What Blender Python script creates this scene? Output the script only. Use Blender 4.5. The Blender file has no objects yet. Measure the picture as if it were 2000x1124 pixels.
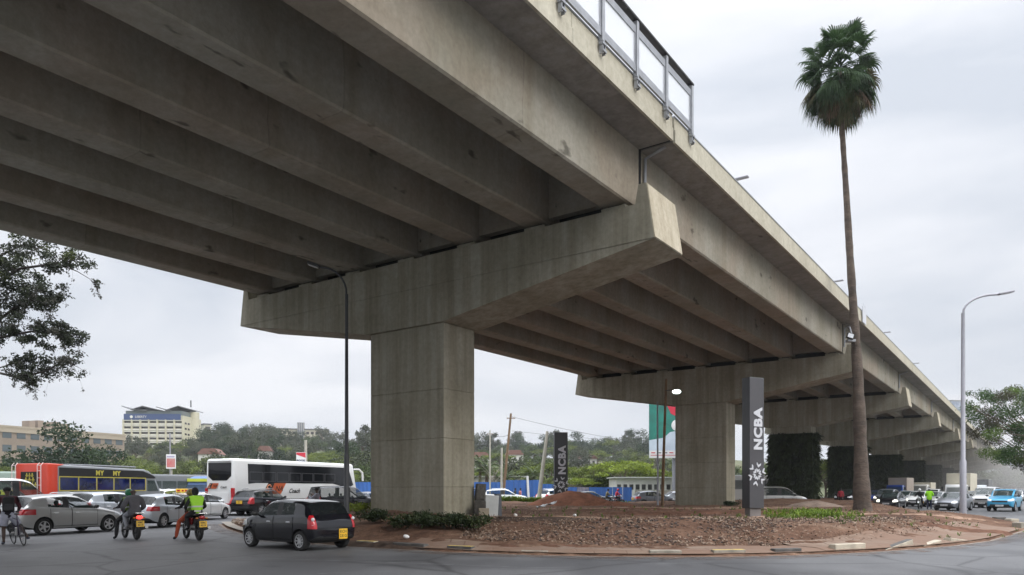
import bpy, bmesh, math, random
from mathutils import Vector, Matrix, noise as mnoise
sc = bpy.context.scene
COL = sc.collection
R = math.radians
# ------------------------------------------------------------------ camera
EYE, FOC, HZ = 1.7, 1432.0, 955.0        # eye height, focal length and horizon row (pixels of the 2000x1124 photograph)
cd = bpy.data.cameras.new('camera'); cam = bpy.data.objects.new('camera', cd); COL.objects.link(cam)
cam.location = (0, 0, EYE); cam.rotation_euler = (R(90), 0, 0)
cd.sensor_width = 36; cd.lens = 36*FOC/2000; cd.shift_y = (HZ-562)/2000
cd.clip_start = .1; cd.clip_end = 5000
sc.camera = cam
# ------------------------------------------------------------------ sky and sun (overcast)
SUN_EL, SUN_AZ = R(36), R(128)           # azimuth clockwise from +Y
w = bpy.data.worlds.new('World'); sc.world = w; w.use_nodes = True
nt = w.node_tree; N = nt.nodes; N.clear()
def nn(t, **k):
    n = N.new(t)
    for a, b in k.items(): setattr(n, a, b)
    return n
out = nn('ShaderNodeOutputWorld'); bg = nn('ShaderNodeBackground'); bg.inputs[1].default_value = .1
sky = nn('ShaderNodeTexSky', sky_type='NISHITA', sun_disc=False); sky.sun_elevation = SUN_EL; sky.sun_rotation = SUN_AZ
sky.air_density = 1.2; sky.dust_density = 3
tc = nn('ShaderNodeTexCoord'); mp = nn('ShaderNodeMapping'); mp.inputs['Scale'].default_value = (1.2, 1.2, 4.2)
nz = nn('ShaderNodeTexNoise'); nz.inputs['Scale'].default_value = 1.7; nz.inputs['Detail'].default_value = 5; nz.inputs['Roughness'].default_value = .5
nz.inputs['Distortion'].default_value = .4
cr = nn('ShaderNodeValToRGB'); e = cr.color_ramp.elements
e[0].position = .36; e[0].color = (.58, .62, .69, 1); e[1].position = .64; e[1].color = (.84, .85, .89, 1)
sx = nn('ShaderNodeSeparateXYZ')
hr = nn('ShaderNodeMapRange'); hr.inputs[1].default_value = .02; hr.inputs[2].default_value = .48; hr.inputs[3].default_value = 8.6; hr.inputs[4].default_value = 10.6
zr = nn('ShaderNodeMapRange'); zr.inputs[1].default_value = .565; zr.inputs[2].default_value = .93; zr.inputs[3].default_value = 1.0; zr.inputs[4].default_value = 5.5
mu = nn('ShaderNodeMath', operation='MULTIPLY')
sc_ = nn('ShaderNodeVectorMath', operation='SCALE')
mx = nn('ShaderNodeMixRGB'); mx.inputs[0].default_value = .95
L = nt.links.new
L(tc.outputs['Generated'], mp.inputs[0]); L(mp.outputs[0], nz.inputs['Vector']); L(nz.outputs['Fac'], cr.inputs[0])
L(tc.outputs['Generated'], sx.inputs[0]); L(sx.outputs['Z'], hr.inputs[0]); L(sx.outputs['Z'], zr.inputs[0])
L(hr.outputs[0], mu.inputs[0]); L(zr.outputs[0], mu.inputs[1])
L(cr.outputs[0], sc_.inputs[0]); L(mu.outputs[0], sc_.inputs['Scale'])
L(sky.outputs[0], mx.inputs[1]); L(sc_.outputs[0], mx.inputs[2]); L(mx.outputs[0], bg.inputs[0]); L(bg.outputs[0], out.inputs[0])
sd = bpy.data.lights.new('sun', 'SUN'); sd.energy = 1.5; sd.angle = R(28); sd.color = (1, .97, .93)
so = bpy.data.objects.new('sun', sd); COL.objects.link(so)
dv = Vector((math.sin(SUN_AZ)*math.cos(SUN_EL), math.cos(SUN_AZ)*math.cos(SUN_EL), math.sin(SUN_EL)))
so.rotation_euler = (-dv).to_track_quat('-Z', 'Y').to_euler()
sc.view_settings.view_transform = 'Standard'; sc.view_settings.look = 'None'
sc.view_settings.exposure = 0.29; sc.view_settings.gamma = 1
sc.cycles.use_denoising = True
sc.cycles.max_bounces = 8; sc.cycles.diffuse_bounces = 4; sc.cycles.transparent_max_bounces = 12; sc.cycles.volume_bounces = 0
# ------------------------------------------------------------------ placing
def at(px, py, z=0.0):                   # a point of height z seen at this pixel
    d = (EYE-z)*FOC/(py-HZ); return Vector(((px-1000)/FOC*d, d, z))
def atd(px, d, z=0.0):                   # a point at depth d in this pixel column
    return Vector(((px-1000)/FOC*d, d, z))
def zof(py, d): return EYE+(HZ-py)*d/FOC
# ------------------------------------------------------------------ materials
MATS = {}
def mat(name, col, rough=.6, metal=0, var=.0, vscale=3, bump=0, bscale=20, coat=0, col2=None, emit=None, spec=.5, stretch=(1, 1, 1), alpha=None, trans=0, sat=0):
    if name in MATS: return MATS[name]
    m = bpy.data.materials.new(name); m.use_nodes = True; t = m.node_tree; b = t.nodes['Principled BSDF']
    c = (*col, 1); b.inputs['Base Color'].default_value = c
    b.inputs['Roughness'].default_value = rough; b.inputs['Metallic'].default_value = metal
    b.inputs['Specular IOR Level'].default_value = spec
    if coat: b.inputs['Coat Weight'].default_value = coat; b.inputs['Coat Roughness'].default_value = .05
    if trans: b.inputs['Transmission Weight'].default_value = trans
    if alpha is not None: b.inputs['Alpha'].default_value = alpha
    if emit: b.inputs['Emission Color'].default_value = (*emit[:3], 1); b.inputs['Emission Strength'].default_value = emit[3]
    if var or bump:
        tc = t.nodes.new('ShaderNodeTexCoord'); mpn = t.nodes.new('ShaderNodeMapping'); mpn.inputs['Scale'].default_value = stretch
        t.links.new(tc.outputs['Object'], mpn.inputs[0])
    if var:
        n = t.nodes.new('ShaderNodeTexNoise'); n.inputs['Scale'].default_value = vscale; n.inputs['Detail'].default_value = 6; n.inputs['Roughness'].default_value = .65
        t.links.new(mpn.outputs[0], n.inputs['Vector'])
        r = t.nodes.new('ShaderNodeValToRGB'); c2 = col2 if col2 else tuple(x*(1-var) for x in col)
        r.color_ramp.elements[0].position = .32; r.color_ramp.elements[0].color = (*c2, 1)
        r.color_ramp.elements[1].position = .66; r.color_ramp.elements[1].color = (*(tuple(min(1, x*(1+var*.5)) for x in col)), 1)
        t.links.new(n.outputs['Fac'], r.inputs[0]); t.links.new(r.outputs[0], b.inputs['Base Color'])
    if bump:
        n2 = t.nodes.new('ShaderNodeTexNoise'); n2.inputs['Scale'].default_value = bscale; n2.inputs['Detail'].default_value = 5
        t.links.new(mpn.outputs[0], n2.inputs['Vector'])
        bp = t.nodes.new('ShaderNodeBump'); bp.inputs['Strength'].default_value = bump; bp.inputs['Distance'].default_value = .05
        t.links.new(n2.outputs['Fac'], bp.inputs['Height']); t.links.new(bp.outputs[0], b.inputs['Normal'])
    MATS[name] = m; return m
def concrete(name, col, stain, streak=.5, spots=False, pink=None, seam=0):
    if name in MATS: return MATS[name]
    m = bpy.data.materials.new(name); m.use_nodes = True; t = m.node_tree; nd = t.nodes; l = t.links.new; b = nd['Principled BSDF']
    b.inputs['Roughness'].default_value = .85; b.inputs['Specular IOR Level'].default_value = .25
    tc = nd.new('ShaderNodeTexCoord')
    def noi(scale, st, det=6, rough=.6):
        mpn = nd.new('ShaderNodeMapping'); mpn.inputs['Scale'].default_value = st; l(tc.outputs['Object'], mpn.inputs[0])
        n = nd.new('ShaderNodeTexNoise'); n.inputs['Scale'].default_value = scale; n.inputs['Detail'].default_value = det; n.inputs['Roughness'].default_value = rough
        l(mpn.outputs[0], n.inputs['Vector']); return n.outputs['Fac']
    def ramp(src, p0, c0, p1, c1):
        r = nd.new('ShaderNodeValToRGB'); r.color_ramp.elements[0].position = p0; r.color_ramp.elements[0].color = (*c0, 1)
        r.color_ramp.elements[1].position = p1; r.color_ramp.elements[1].color = (*c1, 1); l(src, r.inputs[0]); return r.outputs[0]
    def mul(a, c, f=1):
        x = nd.new('ShaderNodeMixRGB'); x.blend_type = 'MULTIPLY'; x.inputs[0].default_value = f; l(a, x.inputs[1]); l(c, x.inputs[2]); return x.outputs[0]
    base = ramp(noi(.35, (1, 1, 1)), .35, stain, .68, col)
    base = mul(base, ramp(noi(1.0, (2.4, 2.4, .11), 5, .65), .34, (.55, .51, .44), .6, (1.08, 1.08, 1.08)), streak)
    base = mul(base, ramp(noi(6, (1, 1, 1), 8, .7), .3, (.78, .77, .75), .7, (1.12, 1.12, 1.12)), .8)
    if seam:                                  # casting joints and the stains running from them
        sp = nd.new('ShaderNodeSeparateXYZ'); l(tc.outputs['Object'], sp.inputs[0])
        def ma(op, a, b):
            k = nd.new('ShaderNodeMath'); k.operation = op
            for i, q in enumerate((a, b)):
                if isinstance(q, (int, float)): k.inputs[i].default_value = q
                elif q is not None: l(q, k.inputs[i])
            return k.outputs[0]
        fr = ma('FRACT', ma('ADD', ma('ADD', ma('DIVIDE', sp.outputs['Y'], seam), nd.new('ShaderNodeObjectInfo').outputs['Random']), ma('MULTIPLY', noi(.8, (1, 1, 1), 2), .03)), None)
        base = mul(base, ramp(fr, .0, (.55, .52, .47), .006, (1, 1, 1)), .6)
        base = mul(base, ramp(ma('ABSOLUTE', ma('SUBTRACT', fr, .03), None), .0, (.78, .74, .66), .03, (1, 1, 1)), .5)
    if spots:
        v = noi(1.9, (1.6, .5, 1), 3, .5); base = mul(base, ramp(v, .26, (.35, .34, .33), .33, (1, 1, 1)), .9)
    if pink:
        x = nd.new('ShaderNodeMixRGB'); l(ramp(noi(.25, (1, 1, 1), 3), .45, (0, 0, 0), .6, (1, 1, 1)), x.inputs[0]); l(base, x.inputs[1])
        y = nd.new('ShaderNodeMixRGB'); y.blend_type = 'MULTIPLY'; y.inputs[0].default_value = 1; l(base, y.inputs[1]); y.inputs[2].default_value = (*pink, 1); l(y.outputs[0], x.inputs[2]); base = x.outputs[0]
    l(base, b.inputs['Base Color'])
    bp = nd.new('ShaderNodeBump'); bp.inputs['Strength'].default_value = .35; bp.inputs['Distance'].default_value = .02
    l(noi(14, (1, 1, 1), 6), bp.inputs['Height']); l(bp.outputs[0], b.inputs['Normal'])
    MATS[name] = m; return m
def leafmat(name, c_dark, c_light, scale=.7):
    if name in MATS: return MATS[name]
    m = bpy.data.materials.new(name); m.use_nodes = True; t = m.node_tree; nd = t.nodes; l = t.links.new; b = nd['Principled BSDF']
    b.inputs['Roughness'].default_value = .65; b.inputs['Specular IOR Level'].default_value = .2
    tc = nd.new('ShaderNodeTexCoord'); n = nd.new('ShaderNodeTexNoise'); n.inputs['Scale'].default_value = scale; n.inputs['Detail'].default_value = 5; n.inputs['Roughness'].default_value = .75
    l(tc.outputs['Object'], n.inputs['Vector'])
    r = nd.new('ShaderNodeValToRGB'); r.color_ramp.elements[0].position = .36; r.color_ramp.elements[0].color = (*c_dark, 1)
    r.color_ramp.elements[1].position = .64; r.color_ramp.elements[1].color = (*c_light, 1)
    l(n.outputs['Fac'], r.inputs[0]); l(r.outputs[0], b.inputs['Base Color'])
    tr = nd.new('ShaderNodeBsdfTranslucent'); l(r.outputs[0], tr.inputs[0])
    ms = nd.new('ShaderNodeMixShader'); ms.inputs[0].default_value = .25
    o = nd['Material Output']; l(b.outputs[0], ms.inputs[1]); l(tr.outputs[0], ms.inputs[2]); l(ms.outputs[0], o.inputs[0])
    MATS[name] = m; return m
def paint(name, col, metal=.0): return mat('paint_'+name, col, .07 if not metal else .3, metal, coat=.4 if sum(col) > .1 else .55, spec=.4 if sum(col) > .1 else .3)
C_PIER = concrete('pier_concrete', (.385, .365, .30), (.265, .248, .19), .6)
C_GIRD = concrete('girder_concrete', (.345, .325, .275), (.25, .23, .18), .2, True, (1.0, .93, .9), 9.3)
C_EDGE = concrete('edge_girder_concrete', (.50, .50, .465), (.42, .415, .385), .25)
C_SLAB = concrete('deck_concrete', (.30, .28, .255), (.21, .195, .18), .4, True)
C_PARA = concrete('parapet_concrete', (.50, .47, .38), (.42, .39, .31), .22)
C_LITEND = concrete('lit_end_concrete', (.50, .45, .35), (.40, .35, .26), .45)  # paler copy of the pier concrete: light on the end faces put into colour
BLACK = mat('black_void', (.008, .008, .008), .9)
RUBBER = mat('tyre_rubber', (.018, .018, .018), .85, var=.3, vscale=8)
GLASS = mat('dark_car_glass', (.010, .013, .014), .05, spec=.4, alpha=.78); SIDEGLASS = mat('side_car_glass', (.03, .05, .042), .04, spec=.6, alpha=.32); BUSGLASS = mat('dark_bus_glass', (.008, .009, .011), .07, spec=.35)
GLASSP = mat('pale_car_glass', (.04, .06, .055), .05, spec=.6, alpha=.55)
TRIM = mat('black_plastic', (.015, .015, .016), .55)
ASPH_ = None
ALLOY = mat('alloy_rim', (.55, .55, .56), .35, .7)
STEEL = mat('galvanised_steel', (.34, .35, .37), .5, .5, var=.15, vscale=4)
POLE = mat('grey_painted_pole', (.30, .30, .33), .5, .2, var=.1, vscale=3)
POLED = mat('dark_painted_pole', (.075, .078, .085), .55, .2, var=.15, vscale=3)
CHROME = mat('chrome', (.6, .6, .6), .2, 1)
REDL = mat('red_lens', (.42, .012, .018), .2, coat=.5)
REDON = mat('red_lamp_lit', (.5, .02, .02), .3, emit=(1, .04, .03, 3))
WHITEL = mat('clear_lens', (.62, .64, .66), .12, coat=.5)
HEADON = mat('headlamp_lit', (.8, .8, .75), .2, emit=(1, .95, .8, 1.2))
PLATEY = mat('yellow_plate', (.75, .45, .03), .5)
PLATEW = mat('white_plate', (.7, .7, .7), .5)
WHITE = mat('white_paint', (.75, .75, .74), .45, var=.06)
BARK = mat('bark', (.12, .09, .065), .9, var=.4, vscale=4, bump=.5, bscale=8, stretch=(1, 1, .3))
BARKD = mat('dark_bark', (.035, .028, .024), .9, var=.3)
WOOD = mat('weathered_wood', (.20, .13, .075), .9, var=.35, vscale=2, stretch=(3, 3, .4))
SKIN = mat('dark_skin', (.055, .03, .02), .5)
CLOTH = lambda n, c: mat('cloth_'+n, c, .9, var=.18, vscale=6, bump=.2, bscale=12)
# ------------------------------------------------------------------ mesh builder
class MB:
    def __init__(s): s.v = []; s.f = []; s.m = []
    def add(s, vs, fs, mi=0):
        o = len(s.v); s.v += [tuple(x) for x in vs]; s.f += [tuple(i+o for i in f) for f in fs]; s.m += [mi]*len(fs); return s
    def box(s, c, d, rz=0, mi=0, M=None):
        x, y, z = d[0]/2, d[1]/2, d[2]/2
        vs = [Vector((a, b, e)) for a in (-x, x) for b in (-y, y) for e in (-z, z)]
        T = Matrix.Translation(c) @ (M if M is not None else Matrix.Rotation(rz, 4, 'Z'))
        return s.add([T @ q for q in vs], [(0, 1, 3, 2), (4, 6, 7, 5), (0, 4, 5, 1), (2, 3, 7, 6), (0, 2, 6, 4), (1, 5, 7, 3)], mi)
    def tube(s, pts, rad, n=8, mi=0, caps=True, flat=None):
        pts = [Vector(p) for p in pts]; rs = rad if isinstance(rad, (list, tuple)) else [rad]*len(pts)
        vs = []; fs = []; k = len(pts); up = None
        for i, p in enumerate(pts):
            t = (pts[min(i+1, k-1)]-pts[max(i-1, 0)]); t = t.normalized() if t.length > 1e-9 else Vector((0, 0, 1))
            if up is None: up = Vector((0, 0, 1)) if abs(t.z) < .9 else Vector((1, 0, 0))
            a = t.cross(up).normalized(); b = a.cross(t).normalized(); up = b
            for j in range(n):
                q = 2*math.pi*j/n; vs.append(p+(a*math.cos(q)+b*math.sin(q)*(flat or 1))*rs[i])
        for i in range(k-1):
            for j in range(n): fs.append((i*n+j, i*n+(j+1) % n, (i+1)*n+(j+1) % n, (i+1)*n+j))
        if caps: fs.append(tuple(range(n-1, -1, -1))); fs.append(tuple((k-1)*n+j for j in range(n)))
        return s.add(vs, fs, mi)
    def lathe(s, prof, n=20, M=None, mi=0, closed=False):   # prof: (radius, height) round local z
        M = M or Matrix(); vs = []; fs = []; k = len(prof)
        for r, h in prof:
            for j in range(n):
                q = 2*math.pi*j/n; vs.append(M @ Vector((r*math.cos(q), r*math.sin(q), h)))
        for i in range(k if closed else k-1):
            i2 = (i+1) % k
            for j in range(n): fs.append((i*n+j, i*n+(j+1) % n, i2*n+(j+1) % n, i2*n+j))
        return s.add(vs, fs, mi)
    def ball(s, c, r, n=12, k=8, mi=0, M=None):
        r = r if isinstance(r, (list, tuple)) else (r, r, r); vs = []; fs = []
        for i in range(k+1):
            a = math.pi*i/k
            for j in range(n):
                q = 2*math.pi*j/n; p = Vector((r[0]*math.sin(a)*math.cos(q), r[1]*math.sin(a)*math.sin(q), r[2]*math.cos(a)))
                vs.append(Vector(c)+(M @ p if M is not None else p))
        for i in range(k):
            for j in range(n): fs.append((i*n+j, (i+1)*n+j, (i+1)*n+(j+1) % n, i*n+(j+1) % n))
        return s.add(vs, fs, mi)
    def prism(s, poly, a, b, M=None, mi=0):      # polygon in local xz, extruded along local y from a to b
        M = M or Matrix(); n = len(poly)
        vs = [M @ Vector((x, a, z)) for x, z in poly]+[M @ Vector((x, b, z)) for x, z in poly]
        fs = [tuple(range(n-1, -1, -1)), tuple(range(n, 2*n))]+[(i, (i+1) % n, (i+1) % n+n, i+n) for i in range(n)]
        return s.add(vs, fs, mi)
    def mesh(s, name, mats, smooth=False, bevel=0, seg=2):
        me = bpy.data.meshes.new(name); me.from_pydata(s.v, [], s.f)
        for m in (mats if isinstance(mats, (list, tuple)) else [mats]): me.materials.append(m)
        me.polygons.foreach_set('material_index', s.m); me.update()
        bm = bmesh.new(); bm.from_mesh(me)
        bmesh.ops.recalc_face_normals(bm, faces=bm.faces)
        if bevel: bmesh.ops.bevel(bm, geom=list(bm.edges), offset=bevel, segments=seg, affect='EDGES', profile=.5, clamp_overlap=True)
        bm.to_mesh(me); bm.free()
        if smooth: finish(me, 40 if smooth is True else smooth)
        return me
    def build(s, name, mats, parent=None, smooth=False, bevel=0, seg=2):
        return link(name, s.mesh(name, mats, smooth, bevel, seg), parent)
def finish(me, ang=40):
    for p in me.polygons: p.use_smooth = True
    try: me.set_sharp_from_angle(angle=R(ang))
    except Exception: pass
def link(name, data, parent=None):
    o = bpy.data.objects.new(name, data); COL.objects.link(o)
    if parent: o.parent = parent
    return o
def tag(o, label=None, cat=None, group=None, kind=None):
    if label: o['label'] = label
    if cat: o['category'] = cat
    if group: o['group'] = group
    if kind: o['kind'] = kind
    return o
def thing(name, label, cat, loc=(0, 0, 0), rz=0, group=None):
    o = link(name, None); o.location = loc; o.rotation_euler = (0, 0, rz); return tag(o, label, cat, group)
def copy_tree(o, label=None, loc=None, rz=None, parent=None):
    c = o.copy(); COL.objects.link(c)
    if parent: c.parent = parent
    if label: c['label'] = label
    if loc is not None: c.location = loc
    if rz is not None: c.rotation_euler = (0, 0, rz)
    for ch in list(o.children): copy_tree(ch, parent=c)
    return c
def evalmesh(o, name):
    dg = bpy.context.evaluated_depsgraph_get(); return bpy.data.meshes.new_from_object(o.evaluated_get(dg))
def text_mesh(txt, size, bold=0, shear=0, depth=.01, space=1, align='CENTER'):
    cu = bpy.data.curves.new('lettering', 'FONT'); cu.body = txt; cu.size = size; cu.offset = bold; cu.shear = shear; cu.extrude = depth; cu.space_character = space
    cu.align_x = align; cu.align_y = 'CENTER'; cu.resolution_u = 3
    o = bpy.data.objects.new('lettering', cu); COL.objects.link(o); bpy.context.view_layer.update()
    me = evalmesh(o, 'lettering'); bpy.data.objects.remove(o); return me
def text(name, txt, size, m, parent, M, **k):  # M maps the text's xy plane into the parent's space
    me = text_mesh(txt, size, **k); me.transform(M); me.materials.clear(); me.materials.append(m); return link(name, me, parent)
def basis(o, ex, ey):                           # matrix from an origin and the two in-plane directions
    ex = Vector(ex).normalized(); ey = Vector(ey).normalized(); ez = ex.cross(ey)
    return Matrix(((ex.x, ey.x, ez.x, o[0]), (ex.y, ey.y, ez.y, o[1]), (ex.z, ey.z, ez.z, o[2]), (0, 0, 0, 1)))
def smooth(a, b, x): t = max(0, min(1, (x-a)/(b-a))); return t*t*(3-2*t)
import numpy as np
# ================================================================== flyover
BR = R(-35.46); ER = Vector((math.cos(BR), math.sin(BR), 0)); ES = Vector((-math.sin(BR), math.cos(BR), 0))
P0 = Vector((-3.92, 27.04, 0))
def brp(c, s, z=0): q = P0+ER*c+ES*s; q.z = z; return q
PIERS = [0, 29.3, 52.6, 78, 106, 134.7, 164.7, 193, 222, 251, 281]
GC = [-8.55+2.85*i for i in range(7)]
ordn = ['second', 'third', 'fourth', 'fifth', 'sixth', 'seventh', 'eighth', 'ninth', 'tenth', 'eleventh']
# --- piers
def make_pier(label):
    t = thing('bridge_pier', label, 'bridge pier', brp(0, 0), BR, 'piers carrying the flyover')
    m = MB(); zs = [-.6, 1.75, 3.5, 5.25, 7.6]
    for a, b in zip(zs, zs[1:]): m.box((0, .875, (a+b)/2), (3.7, 1.75, b-a))
    m.build('column', C_PIER, t, bevel=.022, seg=1)
    lo = [(-1.9, 7.6), (1.9, 7.6), (9.94, 8.94), (-9.94, 8.94)]
    up = [(-9.95, 8.955), (9.95, 8.955), (9.7, 10.6), (9.45, 10.6), (9.35, 10.04), (-9.35, 10.04), (-9.45, 10.6), (-9.7, 10.6)]
    m = MB(); m.prism(lo, -.138, 1.9); m.prism(up, -.15, 1.91); m.prism([(-9.8, 8.94), (9.8, 8.94), (9.8, 8.955), (-9.8, 8.955)], -.12, 1.88)
    cr = m.build('crosshead', C_PIER, t)
    for sgn in (-1, 1):
        m = MB(); m.prism([(sgn*9.953, 8.98), (sgn*9.975, 8.98), (sgn*9.727, 10.58), (sgn*9.703, 10.58)], -.13, 1.89)
        m.build('lit_end_plate', C_LITEND, cr)  # thin plate added to carry the painted light of the crosshead end
    for c in GC:
        m = MB(); m.box((c, .88, 10.115), (.8, 1.76, .15)); p = m.build('bearing_plinth', C_PIER, cr)
        for yy in (.3, 1.46): m = MB(); m.box((c, yy, 10.22), (.45, .4, .06)); m.build('bearing_pad', BLACK, p)
    return t
pier0 = make_pier('bare concrete pier nearest the camera with hammerhead crosshead, green shrubs at its foot')
copy_tree(pier0, 'bare concrete pier beyond the nearest one, in front of the green billboard', brp(0, PIERS[1]))
IVY = leafmat('pier_creeper_leaves', (.010, .017, .008), (.055, .075, .032), 1.6)
rg = random.Random(5)
m = MB(); m.box((0, .875, 3.3), (3.9, 1.95, 7.3))
def leafquad(m, p, d, u, l, wd, mi=0):
    d = d.normalized(); sd_ = d.cross(u); sd_ = sd_.normalized() if sd_.length > 1e-6 else Vector((1, 0, 0))
    a = p+d*l*.5; m.add([p, a+sd_*wd*.5, p+d*l, a-sd_*wd*.5], [(0, 1, 2, 3)], mi)
for i in range(5200):
    z = rg.uniform(0, 7.1); f = rg.random()
    if f < .36: p = Vector((rg.uniform(-2, 2), -.12, z)); nrm = Vector((0, -1, 0))
    elif f < .55: p = Vector((rg.choice((-1.98, 1.98)), rg.uniform(-.1, 1.85), z)); nrm = Vector((p.x, 0, 0)).normalized()
    elif f < .9: p = Vector((1.98*rg.choice((-1, 1)), rg.uniform(-.1, 1.85), z)); nrm = Vector((p.x, 0, 0)).normalized()
    else: p = Vector((rg.uniform(-2, 2), 1.87, z)); nrm = Vector((0, 1, 0))
    k = .25+.3*(mnoise.noise(p*.7)+.5)
    d = nrm*rg.uniform(.2, 1)*max(k, .1)+Vector((rg.gauss(0, .25), rg.gauss(0, .25), -rg.uniform(.1, .9)))
    leafquad(m, p+nrm*rg.uniform(0, .12), d, Vector((rg.gauss(0, 1), rg.gauss(0, 1), rg.gauss(0, 1))), rg.uniform(.2, .6)*(1.5 if abs(p.x) > 1.9 and rg.random() < .3 else 1), rg.uniform(.05, .14))
ivy_me = m.mesh('creeper', IVY)
for i, s in enumerate(PIERS[2:]):
    copy_tree(pier0, f'creeper covered pier, {ordn[i+1]} along the flyover from the camera', brp(0, s))
    o = link('wall_creeper', ivy_me); o.location = brp(0, s); o.rotation_euler = (0, 0, BR)
    tag(o, f'dark hanging creeper wrapped round the column of the {ordn[i+1]} pier', 'climbing plant', 'creepers covering the far pier columns')
# --- deck
deck = thing('flyover_deck', 'long concrete flyover deck on parallel girders running overhead to the right', 'flyover', brp(0, 0), BR)
J = [-29.3]+PIERS
for a, b in zip(J, J[1:]):
    y0, y1 = a+.88+.07, b+.88-.07
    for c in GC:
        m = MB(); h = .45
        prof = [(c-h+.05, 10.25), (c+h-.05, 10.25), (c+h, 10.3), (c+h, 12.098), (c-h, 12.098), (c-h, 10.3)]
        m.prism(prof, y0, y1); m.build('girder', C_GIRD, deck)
    if a < 60:
        for c0, c1 in zip(GC, GC[1:]):
            for ys in (y0+.35, y1-.65):
                m = MB(); m.box(((c0+c1)/2, ys+.15, 11.25), (1.95, .3, 1.69)); m.build('end_diaphragm', C_GIRD, deck)
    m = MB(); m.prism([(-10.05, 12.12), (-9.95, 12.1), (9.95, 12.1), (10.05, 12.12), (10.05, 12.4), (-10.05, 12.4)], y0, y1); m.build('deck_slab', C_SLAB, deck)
    n = max(1, round((y1-y0)/5.8)); st = (y1-y0)/n
    for sgn in (1, -1):
        for k in range(n if sgn > 0 else 1):
            ya, yb = (y0+k*st+.008, y0+(k+1)*st-.008) if sgn > 0 else (y0, y1)
            m = MB(); m.prism([(sgn*10.054, 12.06), (sgn*10.13, 12.06), (sgn*10.13, 12.43), (sgn*10.1, 12.45), (sgn*10.09, 12.82), (sgn*9.8, 12.82), (sgn*9.8, 12.404), (sgn*10.054, 12.404)], ya, yb)
            m.build('parapet', C_PARA, deck)
        m = MB(); m.box((sgn*9.95, (y0+y1)/2, 12.845), (.32, y1-y0, .045)); m.build('coping', STEEL, deck)
for b in PIERS[:4]:
    m = MB(); m.box((0, b+.88, 11.07), (17.8, .1, 2.02)); m.build('light_block_board', BLACK, deck)  # black board added to stop light passing, so the bearing gap turns darker
for b in PIERS:
    m = MB(); m.prism([(8.95, 10.4), (9.02, 10.4), (9.02, 12.13), (10.0, 12.13), (10.0, 12.26), (8.95, 12.26)], b+.82, b+.94); m.build('joint_filler', BLACK, deck)
    m = MB(); m.tube([(9.75, b+1.12, 12.1), (9.08, b+1.12, 11.9), (9.06, b+1.12, 10.7)], .05, 6); m.build('drain_pipe', STEEL, deck)
# --- noise barrier along the right parapet
PANE = mat('milky_barrier_pane', (.80, .82, .85), .25, alpha=.55)
bar = thing('noise_barrier', 'grey framed noise barrier with milky panes on the flyover parapet', 'noise barrier', brp(0, 0), BR)
ps = [2.1-1.93*i for i in range(17)]
for i, y in enumerate(ps):
    m = MB(); m.box((10.16, y, 13.5), (.14, .12, 1.5)); m.box((10.13, y, 14.16), (.1, .1, .2))
    p = m.build('post', STEEL, bar, bevel=.008, seg=1)
    m = MB(); m.box((10.2, y, 12.68), (.12, .2, .06)); m.box((10.19, y-.06, 12.58), (.1, .03, .3)); m.box((10.19, y+.06, 12.58), (.1, .03, .3)); m.box((10.24, y, 12.5), (.05, .18, .05)); m.build('bracket', STEEL, p)
    if i:
        yc = y+.965
        m = MB(); m.box((10.16, yc, 12.97), (.06, 1.8, .2)); m.box((10.16, yc, 14.0), (.06, 1.8, .2)); m.box((10.16, yc-.86, 13.48), (.05, .06, .84)); m.box((10.16, yc+.86, 13.48), (.05, .06, .84))
        f = m.build('panel_frame', STEEL, bar)
        m = MB(); m.box((10.16, yc, 13.485), (.02, 1.66, .83)); m.build('pane', PANE, f)
m = MB(); m.box((10.15, (ps[0]+ps[-1])/2, 14.285), (.2, ps[0]-ps[-1]+.1, .05)); m.build('top_rail', TRIM, bar)
# --- lamps standing on the deck
def deck_lamp():
    t = thing('street_lamp', '', 'street lamp', brp(0, 0), BR, 'street lamps standing on the flyover')
    m = MB(); m.tube([(0, 0, 12.4), (0, 0, 22.4)], [.11, .06], 8); m.build('pole', POLE, t, True)
    for sgn in (1, -1):
        m = MB(); m.tube([(0, 0, 22.2), (sgn*.8, 0, 22.6), (sgn*2.1, 0, 22.75)], .045, 6); a = m.build('arm', POLE, t, True)
        m = MB(); m.box((sgn*2.6, 0, 22.77), (1.15, .36, .12)); m.build('lamp_head', POLE, a, bevel=.04)
    return t
dl = deck_lamp()
for i, s in enumerate([29.8, 60, 90, 120]):
    o = dl if i == 0 else copy_tree(dl); o.location = brp(0, s)
    o['label'] = ['lamp head peeping over the flyover parapet nearest the noise barrier', 'lamp head peeping over the parapet just left of the tall palm', 'lamp head peeping over the parapet just right of the palm trunk', 'lamp head peeping over the parapet farthest along the flyover'][i]
m = MB(); m.box((0, 0, 0), (.05, 1.1, 1.0)); m.box((0, .3, .55), (.04, .04, .3)); m.box((0, -.3, .55), (.04, .04, .3))
o = m.build('sign_plate', mat('pale_sign_back', (.55, .56, .6), .5)); o.location = brp(10.2, 30.5, 12.55); o.rotation_euler = (0, 0, BR); tag(o, 'small pale plate fixed to the parapet beside the tall palm', 'sign')
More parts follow.
